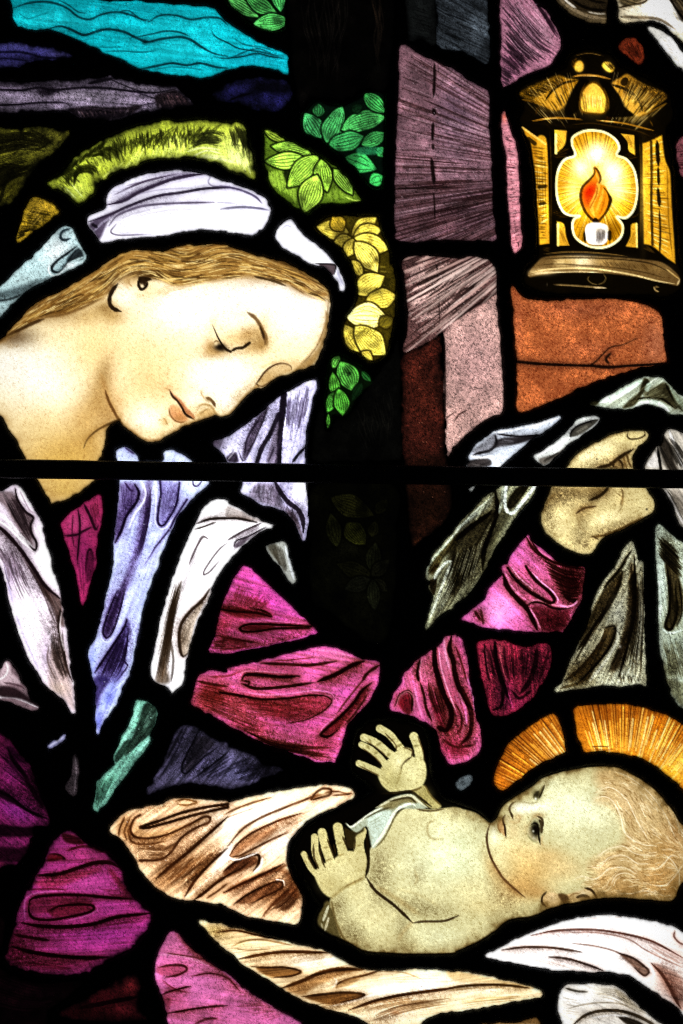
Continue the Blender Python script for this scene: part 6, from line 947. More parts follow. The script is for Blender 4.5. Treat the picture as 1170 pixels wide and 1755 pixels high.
pane('cloth_pane', 'grey green cloth pane hanging at the right edge below the bar', 'hanging_cloth',
     'c3 1035,365 1100,400 1170,452 1400,560 1400,1560 d3 1400,260 1170,127 1130,90 1108,60 1095,0 c3 1085,1140 1060,1030 1045,900 1042,700 1032,560', 'b2c0ac', lambda: (
     G('c3 1060,650', 24, 140, 'b4c4b8', .8), G('c3 1130,980', 50, 80, 'a4b4a0', .8), G('c3 1100,1100', 40, 40, '7a8468', .7), H('c3 1035,400 1170,520', 'c3 1040,500 1170,640', 9, 9, '16140c', .85), H('c3 1110,420 1260,560', 'c3 1110,480 1260,640', 5, 7, 'b8c8b8', .7), F('c3 1080,560 1130,580 1170,700 1170,780 1140,860 1110,900 1080,880 1100,780 1095,660', '322c1a', .88, 14), L('c3 1085,560 1105,700 1100,800 1080,870 1090,895 1115,890 1140,800 1130,680', 12, '0c0b06', .92), L('c3 1150,640 1165,800 1140,880', 8, '0c0b06', .8), L('c3 1120,640 1130,760', 10, '5a543a', .6), L('c3 1060,890 1100,915 1170,900', 10, 'd4e4d8', .7), H('c3 1060,960 1130,1165', 'c3 1090,960 1230,1165', 6, 4, '4a4a36', .5), F('d3 1095,-20 1400,100 1400,240 1170,120 1110,60', '5e6450', .7, 20), H('c3 1200,600 1300,900', 'c3 1300,640 1390,900', 5, 9, '2c2a1c', .6), M('c3 1110,470', 90, 60, .5, 40, '100e08'), M('c3 1090,1130', 60, 80, .4, 0, '141008'), B(82, .35), H('c3 1040,420 1170,540', 'c3 1045,520 1170,650', 6, 8, '0c0b06', .8), L('c3 1040,540 1050,700 1055,860', 10, 'd0e0d4', .6), H('c3 1085,600 1095,860', 'c3 1140,600 1130,860', 5, 5, '0c0b06', .7), H('c3 1060,920 1110,1165', 'c3 1150,930 1230,1165', 8, 4, '2c2c1e', .55), TINT('b2c0ac', 0, .1, .35), T(1.1, 1.1), N(.25, .08), E(8, '0c0b07', .88)))
pane('cloth_pane', 'sliver of grey glass beside the infant halo', 'hanging_cloth', 'd3 0,522 20,498 60,480 92,478 90,500 60,532 22,548', '5c666a', lambda: (H('d3 10,520 80,485', 'd3 20,540 90,505', 4, 4, '2c3234', .6), N(.2, .1), E(10, '0c0e0f', .88)))
pane('cloth_pane', 'tiny white speck of cloth under the bar by the olive cloth', 'hanging_cloth', 'c3 66,175 85,160 108,155 100,170 80,190', 'a8aca8', lambda: (N(.2, .1), E(8, '0c0c0c', .85)))

# --- the infant
def halo_rays(cx, cy, a0, a1, r0, r1, n):
    for i in range(n):
        t = math.radians(a0 + (a1 - a0) * (i + random.random()) / n)
        k0, k1 = r0 + (r1 - r0) * random.random() * .35, r1 - (r1 - r0) * random.random() * .45
        P = np.array([(cx + math.cos(t) * r, cy + math.sin(t) * r) for r in np.linspace(k0, k1, 10)])
        _stroke(P, random.uniform(1.2, 3.4), random.choice(['ffd060', 'ffe68c', 'ffc040', 'ffb030']), .85, random.choice([0, 2]), 1.6)
        t += math.radians((a1 - a0) / n * .5)
        k0, k1 = r0 + (r1 - r0) * random.random() * .6, r1
        P = np.array([(cx + math.cos(t) * r, cy + math.sin(t) * r) for r in np.linspace(k0, k1, 10)])
        _stroke(P, random.uniform(1.0, 2.8), random.choice(['3a1402', '5a2404', '7a3606']), .75, 3, 1.6)


pane('halo_pane', 'left amber halo pane of the infant with fine rays', 'infant_figure',
     'd3 203,490 220,420 270,330 350,250 430,195 500,166 530,190 548,250 567,352* 500,387 420,422 330,492 242,550 212,532', 'b86a16', lambda: (
     G('d3 480,330', 90, 80, 'e89a2c', .8), G('d3 260,440', 60, 80, 'a04e0c', .6), halo_rays(1065, 1425, 190, 266, 100, 245, 60), N(.2, .1, 'ffb060'), E(8, '1e0a02', .88)))
pane('halo_pane', 'right amber halo pane of the infant glowing orange', 'infant_figure',
     'd3 608,140 650,125 760,112 880,112 960,130 1080,170 1170,217 1400,380 1400,760 1170,547 1130,510 1060,450 980,400 880,365 770,350 660,352* 640,290 620,200', 'c87414', lambda: (
     G('d3 1130,450', 130, 90, 'ffb82e', .9), G('d3 850,330', 160, 40, 'f0a42a', .7), G('d3 850,150', 300, 40, 'a85a10', .6), halo_rays(1065, 1425, 250, 352, 118, 224, 84), L('d3 700,330 740,328 790,330', 5, '3a1402', .8), L('d3 710,342 760,345 820,342', 4, '5a2404', .7), N(.17, .08, 'ffb060'), E(7, '1e0a02', .88)))

CHILD = 'd2 372,1000 350,900 360,830 400,765 470,715 560,665 650,625 740,575 760,545 700,490 650,450 650,380 670,270 720,215 800,195 900,210 985,235 1020,300 1030,420 1045,500 1080,570 1130,615 1170,628 d3 40,645 110,668 180,720* 215,690 240,640 300,590 400,530 440,495 560,455 700,433 830,437 900,468 1000,530 1080,610 1130,680 1170,735 1400,860 1400,960 e3 1170,440 1135,510 1100,537 950,527 850,520 740,525 600,546 480,577 400,612 280,632 200,692 100,752 0,797 e2 1170,802 1000,807 820,802 700,790 620,747 560,716 500,702 462,665 470,600 490,560 450,500 410,420 380,360'
BODY = 'd2 700,1010 718,930 735,850 790,790 850,690 930,642 1040,652 1110,645 1170,640 d3 40,650 110,672 180,720 215,690 240,640 300,590 400,530 440,495 560,455 700,433 830,430 920,460 1010,520 1090,600 1140,670 1180,720 1400,850 1400,980 e3 1180,450 1130,560 900,620 500,680 100,860 e2 900,880 640,800 590,740 565,680 540,600 525,540 560,470 640,430'


def child_paint():
    STYLE(1.15, 1.2, 0)
    sk, ln = 'd9d49c', '4a2e12'
    F('e2 465,660 490,560 520,540 560,640 600,735', '6a5c34', 1, 14); L('e2 520,560 490,640', 14, 'd8d8b8', .85); L('e2 520,620 500,690', 12, 'e8e4c4', .8); L('e2 480,650 490,680', 10, 'c8c4a4', .6); L('e2 530,560 560,650 600,740', 10, '241808', .8)
    # right arm and hand
    F('f5 800,520 880,490 930,560 1000,630 940,650 880,610 820,560', 'b4a866', 1, 8)
    for s, w in (('f5 588,112 650,150 700,210 745,270', 40), ('f5 482,172 560,205 640,270 680,300', 40), ('f5 465,220 530,255 590,310 620,345', 34), ('f5 448,345 510,370 575,400 610,420', 36), ('f5 815,165 835,220 850,280 850,330', 44)):
        L(s, w, 'c9c184', 1, 0, 4, .1)
    F('f5 575,420 600,370 650,310 720,245 780,240 810,260 810,300 880,320 900,390 890,460 850,510 760,530 680,545 620,510 590,470', 'cdc588', 1, 7)
    for s in ('f5 640,165 660,180', 'f5 655,195 690,180', 'f5 690,235 740,215', 'f5 515,180 530,210', 'f5 560,225 600,205', 'f5 500,225 520,250', 'f5 550,285 575,265', 'f5 480,350 490,370', 'f5 520,375 530,390', 'f5 630,300 660,275', 'f5 810,230 850,225'):
        L(s, 12, '7a6a34', .6, 1, 6)
    for s in ('f5 620,140 690,215 700,260', 'f5 490,190 590,260 640,310', 'f5 470,240 560,310 600,355', 'f5 450,360 530,400 590,430', 'f5 740,235 800,260 810,300', 'f5 840,160 875,260 890,330'):
        L(s, 6, ln, .7, 1, 4)
    L('f5 800,300 760,330 735,360 730,390', 9, '3a240e', .9); L('f5 800,300 810,260 800,250', 8, '3a240e', .9); G('f5 710,340', 26, 40, 'e2dca4', .8); G('f5 800,400', 50, 50, 'd8d298', .7); G('f5 670,470', 50, 40, 'a89c5c', .6); G('f5 640,400', 40, 40, 'b8ac6c', .5); L('f5 735,360 720,430 700,480', 10, '9a8a4c', .6, 1, 10); L('f5 870,500 830,520 760,535', 9, '5a4218', .8); L('f5 885,480 930,560 1000,630', 7, '5a4218', .8); G('f5 900,560', 30, 40, 'a09252', .6)
    for s in ('f5 590,108 605,125', 'f5 482,170 500,180', 'f5 462,218 480,230', 'f5 445,340 462,350', 'f5 815,160 820,180'):
        L(s, 16, 'e4dfae', .6, 1, 6)
    # body
    clip(CHILD)
    F(BODY, sk, 1, 7)
    G('d2 1050,900', 170, 130, 'e2e6b8', .8); G('d3 0,880', 120, 150, 'e0ecc0', .8); G('d2 1100,760', 60, 50, 'dfe0b0', .6); M('d2 780,980', 60, 150, .45, 0, '4a3010'); G('d2 850,830', 70, 60, 'cfc892', .5); M('d2 980,990', 40, 60, .25, 0, '4a3010'); M('d2 1000,1160', 180, 50, .35, 10, '4a3010'); G('d3 60,1060', 120, 60, 'd8cc90', .5); M('d3 270,1090', 70, 110, .5, 40, '5a2c08'); G('d3 190,960', 30, 90, 'b89050', .6, -20); G('d3 150,1150', 120, 50, 'd8c684', .6); G('d3 120,760', 50, 70, 'cfd0a0', .6)
    L('d2 1070,700 1030,730 1030,780 1060,805 1110,800', 9, 'a8925a', .6, 1, 10); L('d2 860,1060 980,1090 1100,1160', 8, 'b8a468', .4, 1, 14); L('d2 960,960 975,1010 960,1040', 10, 'a8925a', .5, 1, 12)
    # left arm
    G('e2 760,620', 90, 60, 'e0d79c', .8); G('e2 660,500', 50, 50, 'dcd294', .7); M('e2 640,700', 80, 50, .45, 40, '4a3010'); G('e2 860,740', 120, 40, 'd4c88c', .5); G('e2 1080,720', 120, 60, 'dfe2b4', .7); M('e2 900,680', 36, 70, .35, 0, '4a3010'); M('e2 570,570', 40, 70, .4, 0, '4a3010')
    L('d2 712,1000 760,1070 850,1140 910,1195 950,1235', 13, '2e1a0a', .95, 1, 5); L('d2 950,1235 1010,1228 1110,1225 1170,1205 d3 20,1195', 10, '3e2610', .9); L('d2 770,1050 880,1120 980,1190', 26, 'a88c50', .5, 1, 20); L('e2 950,645 900,700 880,740', 18, 'b89c60', .5, 1, 18); L('e2 535,540 550,620 590,720 640,770', 10, '5a4218', .7, 1, 8)
    # left hand
    for s, w in (('d2 392,882 425,950 470,1000', 30), ('d2 447,795 452,880 490,960', 38), ('d2 485,770 505,850 535,940', 46), ('d2 566,745 580,820 600,910', 50), ('d2 688,765 672,830 690,920', 54)):
        L(s, w, 'c8bd7e', 1, 0, 4, .1)
    F('d2 445,980 480,940 545,905 600,870 640,865 680,880 712,900 718,960 710,1005 660,1035 590,1065 535,1105 490,1080 460,1030', 'cfc486', 1, 9)
    G('d2 590,960', 70, 50, 'dcd498', .7); G('d2 520,1040', 50, 40, 'c0b070', .6); G('d2 680,920', 30, 50, 'd2c88c', .6); L('e2 530,525 600,470 660,440 700,425', 14, 'a08a4c', .6, 1, 12)
    for s in ('d2 410,890 450,960', 'd2 470,830 485,910 500,950', 'd2 510,800 545,890 550,910', 'd2 590,790 620,860', 'd2 545,830 555,880', 'd2 440,830 445,900 470,960', 'd2 655,800 650,860'):
        L(s, 8, '3a260e', .85, 1, 4)
    for s in ('d2 490,850 520,845', 'd2 560,830 590,820', 'd2 565,890 600,880', 'd2 450,880 465,875', 'd2 660,840 690,835', 'd2 500,920 530,905'):
        L(s, 9, '8a7238', .6, 1, 6)
    L('d2 712,780 722,860 722,940 708,1003', 14, '241606', .95, 1, 5); L('d2 700,1000 640,1030 600,1050', 8, '8a6c34', .6); F('d2 600,745 640,760 690,730 700,760 660,790 645,850 620,850 605,800', '3a2c10', .95, 8)
    clip()
    # wrap
    F('d2 605,725 640,745 700,700 770,645 850,590 940,572 985,605 1020,645 960,650 880,650 850,700 820,760 780,820 745,852 730,800 712,740 660,770', 'aab49c', 1, 8)
    F('d2 720,700 800,660 850,670 820,740 770,820 745,845 735,780', 'c0d2c2', .9, 12); F('d2 780,640 850,600 940,585 980,615 900,620 850,650', '8a7c4c', .85, 10); L('d2 760,645 850,600 935,580 975,605 1030,645', 12, 'd8d6b0', .9); L('d2 830,610 930,592 970,620', 10, '3a2c12', .8); L('d2 740,850 790,790 830,720 860,665 900,635 945,622 965,632', 14, 'eef2da', .95, 1); L('d2 760,850 810,790 860,690 900,650', 7, '5a4a24', .8); L('d2 608,722 635,742 680,712 740,670 800,640', 11, 'eaf0d8', .95); L('d2 700,700 780,660 840,640', 8, '3a3018', .7); H('d2 720,720 790,680', 'd2 740,760 810,730', 3, 4, '6a6a50', .5); L('d2 790,570 870,565 940,560 985,590 1050,640', 11, '241808', .85); L('d2 970,650 1040,660 1110,650', 8, '4a3214', .8)
    # head
    clip(CHILD)
    G('d3 620,650', 200, 120, 'eaf2cc', .9); G('d3 480,520', 90, 40, 'dde4bc', .7); G('d3 380,640', 70, 24, 'f4f8e6', .9); G('d3 250,860', 60, 60, 'e4dca4', .6); G('d3 340,880', 90, 70, 'ecd28c', .85); G('d3 400,960', 130, 70, 'e2b868', .8); G('d3 480,890', 100, 50, 'dcb46c', .7); G('d3 350,1040', 110, 70, 'cf9c50', .75); G('d3 560,960', 120, 60, 'd8b878', .6); G('d3 300,760', 40, 60, 'd8bc80', .6); G('d3 200,770', 22, 50, 'eef2d4', .8); G('d3 640,820', 140, 60, 'd6d4a2', .6); G('d3 750,700', 60, 90, 'dcdcae', .6); G('d3 420,1080', 80, 40, 'c08a44', .6)
    L('d3 180,722 165,770 163,820 180,890 210,950 250,1010 310,1065 360,1105', 10, '4a240e', .92, 1, 5); L('d3 190,930 250,1020 340,1100', 26, '9a6a34', .45, 1, 20); L('d3 185,720 240,640 300,590 400,530', 10, '8a8050', .5, 1, 10)
    # mouth, nose
    F('f2 190,660 200,625 240,600 262,650 270,780 235,750 200,720', 'c8965a', .8, 8); L('f2 270,565 250,590 246,630 262,680 268,740 275,790', 9, '2e1408', .92, 1, 4); L('f2 190,650 198,700 225,750', 7, '8a5a2c', .7); G('f2 285,600', 14, 18, 'e8ddb0', .7); L('f2 300,630 350,640 390,640', 12, 'c8a468', .5, 1, 12)
    L('f2 375,430 330,460 310,500 318,540 335,570 345,612', 9, '3e220e', .9, 1, 4); L('f2 322,540 340,590', 10, '2e1608', .85); L('f2 340,455 390,430 440,440 520,455', 10, 'b0a472', .6, 1, 12); G('f2 420,500', 36, 24, 'f8faee', .9); G('f2 395,590', 26, 20, 'd0b078', .6); L('f2 395,560 415,600 395,650', 8, 'b8935c', .6, 1, 8)
    # far eye
    F('f2 545,390 560,350 600,325 640,275 640,340 610,400 580,420', '6a6440', .7, 10); G('f2 580,360', 15, 17, '0c0703', 1); L('f2 555,375 580,340 610,330', 7, '0c0703', .9); L('f2 660,262 645,310 620,370 605,400', 9, '241808', .9); L('f2 640,270 610,340', 8, 'a8a070', .7); G('f2 573,403', 6, 7, 'f4f8e8', 1); L('f2 490,440 550,448 600,430', 8, '9a9060', .6, 1, 8); G('f2 560,330', 20, 24, '8a8458', .5)
    # near eye
    G('f2 600,570', 36, 16, '9a7848', .7); F('f2 490,740 510,700 540,680 590,740 600,830 560,825 520,800', 'b8a880', .7, 12); G('f2 556,790', 7, 10, 'ece6c8', .8); G('f2 567,700', 22, 34, '080402', 1); G('f2 578,725', 16, 26, '0e0703', .98); G('f2 548,728', 5, 6, 'f0f6f0', .9); L('f2 530,660 560,645 590,665 600,720 605,780 618,865', 9, '100804', .95, 1, 4); L('f2 590,580 630,600 645,640 645,690', 10, '3a2410', .85); L('f2 605,610 628,650 632,700 630,750', 13, '2c1a0a', .8); L('f2 480,740 500,780 550,830 600,840', 7, '8a8a5c', .6, 1, 6); L('f2 470,690 500,670 540,600 590,560', 12, 'b0925c', .5, 1, 12); L('f2 640,770 630,850 660,880', 10, 'c8a060', .5, 1, 10); G('f2 470,720', 16, 40, 'b8a068', .6)
    # hair
    F('d3 740,440 850,425 950,470 1050,550 1140,660 1400,850 1400,1000 1170,1030 1130,1100 1080,1140 900,1110 740,1108 680,1050 720,990 690,930 760,880 850,830 870,760 850,680 800,630 720,610 750,560 720,500', 'd2ac70', .8, 60)
    G('d3 1050,1000', 130, 90, 'c4904c', .8); G('d3 900,620', 90, 90, 'd8b880', .6); G('d3 1060,860', 80, 70, 'b8843c', .6); G('d3 800,1030', 90, 60, 'cc9c58', .6); G('d3 1140,760', 60, 120, 'c8965a', .7); G('d3 900,1070', 120, 40, 'b98746', .6); G('d3 1120,1060', 60, 60, 'a87434', .6)
    HP = 'd3 720,520 790,440 850,425 950,470 1050,550 1140,660 1300,800 1300,1000 1170,1030 1130,1100 1080,1140 900,1115 760,1110 680,1060 600,1030 640,990 690,930 760,880 850,830 870,760 850,680 800,630 710,610'
    HG = ['d3 705,605 760,585 810,610 850,690 870,770 930,820', 'd3 720,560 800,540 880,600 930,700 1000,820', 'd3 800,450 900,490 1000,570 1080,680 1130,800', 'd3 850,690 880,780 960,830 1050,840', 'd3 1050,560 1120,660 1160,760 1220,840', 'd3 680,940 740,950 790,900 870,890 940,930 1010,930', 'd3 720,900 780,860 860,840 930,880 1040,890',
          'd3 600,1020 650,995 720,1010 790,960 860,950 930,980', 'd3 800,1040 830,990 880,980 930,1000', 'd3 980,960 1050,950 1110,890 1150,900', 'd3 1000,1040 1080,1040 1140,980 1170,930', 'd3 1060,880 1110,910 1150,980 1150,1060', 'd3 820,1080 900,1085 980,1070 1060,1090']
    FLOW(HP, HG, 240, 50, 5, ['9a6a30', '8a5a22', 'a87838'], .55, .25); FLOW(HP, HG, 420, 58, 4.2, ['f6dfa6', 'fcecc0', 'e8c888'], .85, .3); FLOW(HP, HG, 90, 40, 4, ['7a4c1a'], .55, .25)
    for g in HG:
        L(g, 5, 'fdf0cc', .8)
    # ear
    F('d3 450,1130 450,1100 490,1080 560,1090 640,1070 690,1055 720,1080 720,1110 600,1140 480,1160', 'd9b478', .9, 10); G('e3 500,520', 30, 24, 'ecd2a0', .8); G('e3 660,500', 40, 20, 'f0e0b4', .8); F('e3 530,500 570,505 585,530 560,550 540,530', '4a2c12', .85, 10); L('e3 470,490 448,515 446,545 465,565', 10, '2e1a0a', .92); L('e3 665,470 700,482 722,510 730,528', 10, '2e1a0a', .92); L('e3 620,520 660,510 690,520', 14, '3a2410', .8); L('e3 580,520 610,500 640,500', 7, '8a6030', .7)
    clip()


pane('infant_pane', 'pale infant pane with head, bare chest and two raised hands', 'infant_figure', CHILD, '080503',
     lambda: (child_paint(), clip(BODY), E(34, '6a4a1c', .75), clip(), TINT('d9d49c', 0, 0, .16), T(1.05, 1.15, .92), N(.17, .03, 'ffe8a0'), E(7, '2a1a08', .85)))

# --- the cream cloth the infant lies in
def folds(rows, dark='3a2210', lite='fff6e4'):
    for s, w in rows:
        if w > 0:
            L(s, w, dark, .88)
        else:
            L(s, -w, lite, .8)


pane('swaddling_pane', 'large cream swaddling pane left of the infant', 'infant_figure',
     'd1 563,762 600,702 650,668 720,650 820,625 900,598 1000,600 1170,612 d2 0,620 100,595 200,570 300,552 400,540 480,528 560,530 620,545 647,578 600,612 560,640 450,680 370,750 312,820 299,900 320,980 372,1080 384,1110 e2 365,640 340,652 250,642 100,612 0,566 e1 1170,560 1090,547 1000,532 940,528 860,500 780,442 720,372 680,292 620,212', 'f0d0a8', lambda: (
     STYLE(1.2, 1.7, .8),
     G('d2 150,680', 250, 60, 'ffffff', .95, -15), G('d2 250,820', 160, 60, 'fff8ee', .9, -20), G('d1 1100,700', 100, 80, 'fff6e4', .8), G('d1 830,780', 120, 60, 'e4bc8a', .6), G('d1 880,1000', 160, 70, 'bb8e5c', .7, -30), G('d2 250,1080', 120, 70, '9a6a40', .8), G('d2 100,1040', 100, 50, 'dcae88', .6), G('d2 560,570', 60, 30, 'fff2dc', .7), G('d1 640,740', 40, 60, 'b8905c', .7), G('d1 1100,1080', 100, 40, 'e8c8a0', .6), G('d2 60,900', 90, 60, 'f6e0c8', .6),
     L('d1 1170,625 1060,640 930,670 820,710 740,735 720,745 760,745 860,720 1000,680 1170,640', 13, '1e1006', .94, 0), L('d1 720,680 690,700 670,750 690,790 760,800 860,780 950,740 1050,690 1080,695 1070,720 1000,750 930,800 880,870 820,910 720,915', 11, '3a2210', .88, 0), L('d1 690,720 660,760 680,820 760,830 850,815', 9, '5a3a1a', .75), F('d1 700,740 760,770 900,745 1060,700 950,750 860,800 740,815 690,790', 'c29a66', .6, 14), L('d1 900,610 950,600 1010,615 960,630 910,625', 8, '6a4820', .8), H('d1 700,830 860,830 940,790', 'd1 720,900 840,900 900,850', 6, 6, '4a2e14', .6, trim=.4), L('d1 640,690 615,750 610,790', 9, '4a2e14', .85), L('d1 670,690 640,760 650,810', 8, '4a2e14', .7),
     L('d1 1170,690 1080,770 980,860 880,940 800,1010', 14, '1e1006', .94), L('d1 1170,850 1080,930 1000,1020 950,1100', 12, '2c1a0a', .92), L('d1 1170,990 1110,1030 1050,1080 1000,1115', 14, '2c1a0a', .92), H('d1 980,880 820,1030', 'd1 1150,840 960,1050', 10, 6, '6a4420', .65, trim=.4), H('d1 960,900 820,1040', 'd1 1080,880 900,1080', 6, 5, 'f4dab4', .6, trim=.4), L('d1 1170,1030 1120,1070 1060,1110', 9, '4a2c14', .8), G('d1 1160,880', 30, 120, 'ffffff', .8, 30), L('d1 1080,1000 990,1080 950,1105', 12, 'ffedd0', .7),
     L('d2 -20,680 40,650 120,620 220,590', 8, '5a3a1c', .8), L('d2 0,840 80,750 180,690 300,640 430,590 540,560 620,570', 10, '4a2c14', .8), L('d2 430,600 450,570 490,545 530,550 525,575 480,590 440,600', 10, '3a2210', .88, 0), G('d2 490,568', 24, 14, 'f0d8b0', .8), L('d2 540,580 600,575 640,570', 8, '4a2c14', .8), L('d2 -20,700 60,670 150,640', 6, '8a6440', .6), F('d2 10,890 60,830 160,770 260,740 200,800 100,850 40,890', 'a06e48', .7, 20), L('d2 10,890 50,830 130,770 260,710 380,670', 9, '5a341a', .85), L('d2 10,895 60,890 120,860 240,800 310,770', 9, '4a2c14', .85), L('d2 0,885 20,905 60,905 160,870', 9, 'ffffff', .8),
     L('d2 -20,970 60,910 130,885 160,890 158,930 130,970', 12, '1e1006', .94), F('d2 -20,970 60,915 140,895 150,930 90,960 0,1000', '5a3018', .75, 14), L('d2 -20,1000 60,960 110,920', 8, '1e1006', .8), L('d2 175,900 170,940 130,980', 9, 'fff6ea', .8), L('d2 -20,1080 80,1030 200,980 300,940', 20, '6a3a1c', .7, 1, 12), L('d2 -20,1080 80,1030 180,985 290,930', 9, '2c1608', .85), F('d2 40,1130 120,1080 220,1030 275,1025 280,1045 220,1080 120,1130', '9a6844', .75, 10), L('d2 30,1140 100,1090 200,1040 260,1020 285,1035 270,1060 200,1095 110,1140', 9, '3a1e0c', .88), L('d2 240,1015 285,1020 290,1050', 6, 'ffeede', .7), H('d2 180,1165 260,1110 360,1000', 'd2 260,1190 330,1150 375,1080', 6, 8, '2c1608', .75), L('d2 180,1200 240,1130 320,1060', 10, '3a1e0c', .7), F('d2 250,960 330,980 375,1090 330,1100 300,1000', '7a4a28', .7, 22), H('d2 300,680 480,620', 'd2 310,750 420,690', 4, 4, 'c89a78', .6), FOLD('d1 1170,690 1080,770 980,860 880,940 800,1010', 11, 90, 1, .6, '3a1e0a'), FOLD('d1 1170,850 1080,930 1000,1020 950,1100', 10, 80, 1, .65, '3a1e0a'), FOLD('d1 1170,990 1110,1030 1050,1080 1000,1115', 11, 60, 1, .6, '3a1e0a'), FOLD('d1 690,700 670,750 690,790 760,800 860,780 950,740 1050,690', 8, 50, 1, .55, '3a1e0a'), M('d1 720,850', 90, 80, .4, 0, '4a2a10'), M('d1 860,1000', 140, 60, .4, -40, '4a2a10'), M('d1 800,640', 120, 30, .45, -10, '4a2a10'), FOLD('d2 10,890 50,830 130,770 260,710 380,670', 8, 70, 1, .6, '4a260e'), FOLD('d2 -20,970 60,910 130,885 160,890', 11, 60, 1, .7, '2c1408'), FOLD('d2 -20,1080 80,1030 180,985 290,930', 10, 70, 1, .65, '2c1408'), FOLD('d2 30,1140 100,1090 200,1040 260,1020', 8, 60, 1, .6, '2c1408'), M('d2 310,1080', 90, 90, .65, 0, '2c1408'), L('d2 180,900 172,940 140,975', 9, 'fffaf0', .85), L('d2 245,1012 285,1018 292,1048', 6, 'fff2e2', .8), L('d2 0,888 20,908 60,908 160,872', 8, 'ffffff', .85), H('d1 800,1000 960,880', 'd1 880,1060 1080,900', 8, 5, '4a2a10', .6, trim=.4), B(-38, .3), TINT('f0d0a8', 0, .2, .45), T(1.16, 1.12), N(.12, .04, 'ffc890'), spots(60, 'fff6e6', .6), E(8, '1e1006', .88)))
pane('swaddling_pane', 'long cream swaddling pane curving under the infant arm', 'infant_figure',
     'e1 1025,638 1100,650 1170,665 e2 0,668 100,693 300,750 480,790 560,830 700,887 850,897 1000,890 1170,902 e3 0,898 100,912 250,947 380,970 442,1000 432,1036 300,1052 150,1082 0,1102 e2 1100,1112 1020,1140 960,1230 900,1400 760,1400 735,1180 690,1150 600,1112 500,1085 380,1040 250,962 100,872 0,790 e1 1120,742 1060,690', 'f2deb4', lambda: (
     STYLE(1.2, 1.7, .8),
     G('e2 450,850', 160, 50, 'fff8e8', .9), G('e2 900,1000', 300, 50, 'fffdf2', .95, -6), G('e3 100,960', 200, 40, 'fffdf0', .9), G('e3 200,1030', 220, 20, 'f6e6b4', .6), G('e2 850,1130', 120, 50, 'fdf0d8', .7), G('e1 1100,690', 70, 40, 'b0a062', .7), G('e2 60,740', 100, 40, 'd8c08a', .7), G('e2 560,1050', 120, 50, 'd8b882', .6), G('e2 200,900', 80, 40, 'e0c492', .6),
     L('e2 -60,700 40,690 140,710 260,735', 9, '5a3a18', .75), L('e2 20,770 100,740 200,740 330,765', 8, '7a5628', .6), L('e2 60,835 160,815 280,800 400,800 520,805', 14, '4a2e12', .85, 1), L('e2 30,780 100,790 220,785', 7, '9a7848', .6), F('e2 150,880 240,880 330,888 380,905 340,920 230,930 180,910', '7a5424', .85, 14), L('e2 120,875 200,880 300,880 375,900 330,922 240,930', 10, '2c1a0a', .9, 1), L('e2 280,985 380,950 470,910 560,890 660,890 700,890', 20, '5a3a16', .85, 1), F('e2 300,990 420,945 520,905 640,890 560,930 450,980 380,1020', 'a87c46', .7, 18), L('e2 560,985 570,960 640,935 720,915 780,895', 11, '4a2e12', .85), F('e2 555,985 600,950 680,930 640,965', 'b08a54', .7, 10), L('e2 540,985 560,950 545,930', 7, 'fffaf0', .7),
     F('e2 400,1030 500,1015 620,1010 700,1020 640,1050 520,1070', '7a5424', .85, 12), L('e2 380,1030 480,1018 600,1008 700,1018 670,1040 580,1060', 10, '2c1a0a', .9, 1), L('e2 520,1080 620,1060 740,1020 860,960', 9, 'fffaf0', .7), L('e2 620,1100 760,1050 900,1020 1040,1000 1170,985', 13, '4a2e12', .85), H('e2 620,1090 850,1040 1100,1020', 'e2 680,1140 900,1080 1170,1040', 6, 6, '8a6434', .65, trim=.4), L('e2 780,900 900,905 1000,940', 6, 'a88450', .6), H('e2 800,930 1000,920 1170,915', 'e2 820,960 1000,960 1170,960', 3, 4, 'c8a878', .5), L('e3 -40,985 100,970 250,970 380,985', 12, '5a4018', .85), L('e3 -40,1000 120,985 280,985', 5, '8a6a34', .6), H('e3 0,1050 150,1030 400,1020', 'e3 0,1085 150,1065 380,1040', 4, 5, '8a6a34', .6), F('e3 -40,890 100,915 300,955 400,985 250,965 0,950', 'c8a458', .5, 16), G('e2 860,1110', 24, 10, 'b07a50', .6), FOLD('e2 60,835 160,815 280,800 400,800 520,805', 11, 50, 1, .55, '3a220c'), FOLD('e2 280,985 380,950 470,910 560,890 660,890', 12, 60, 1, .6, '3a220c'), FOLD('e2 620,1100 760,1050 900,1020 1040,1000 1170,985', 11, 50, 1, .55, '3a220c'), FOLD('e2 -60,700 40,690 140,710 260,735', 7, 40, -1, .5, '3a220c'), FOLD('e3 -40,985 100,970 250,970 380,985', 9, 30, 1, .5, '3a2a0c'), M('e2 560,1060', 120, 40, .5, -10, '3a220c'), M('e2 800,1150', 100, 30, .4, -15, '3a220c'), M('e1 1120,700', 60, 50, .5, 30, '3a3010'), H('e2 700,1140 900,1070 1170,1030', 'e2 740,1170 950,1100 1170,1070', 5, 5, '4a2e10', .6, trim=.4), B(-8, .3), TINT('f2deb4', 0, .2, .45), T(1.14, 1.15), N(.1, .04, 'ffd890'), spots(60, '5a3a18', .5), E(8, '1e1206', .88)))
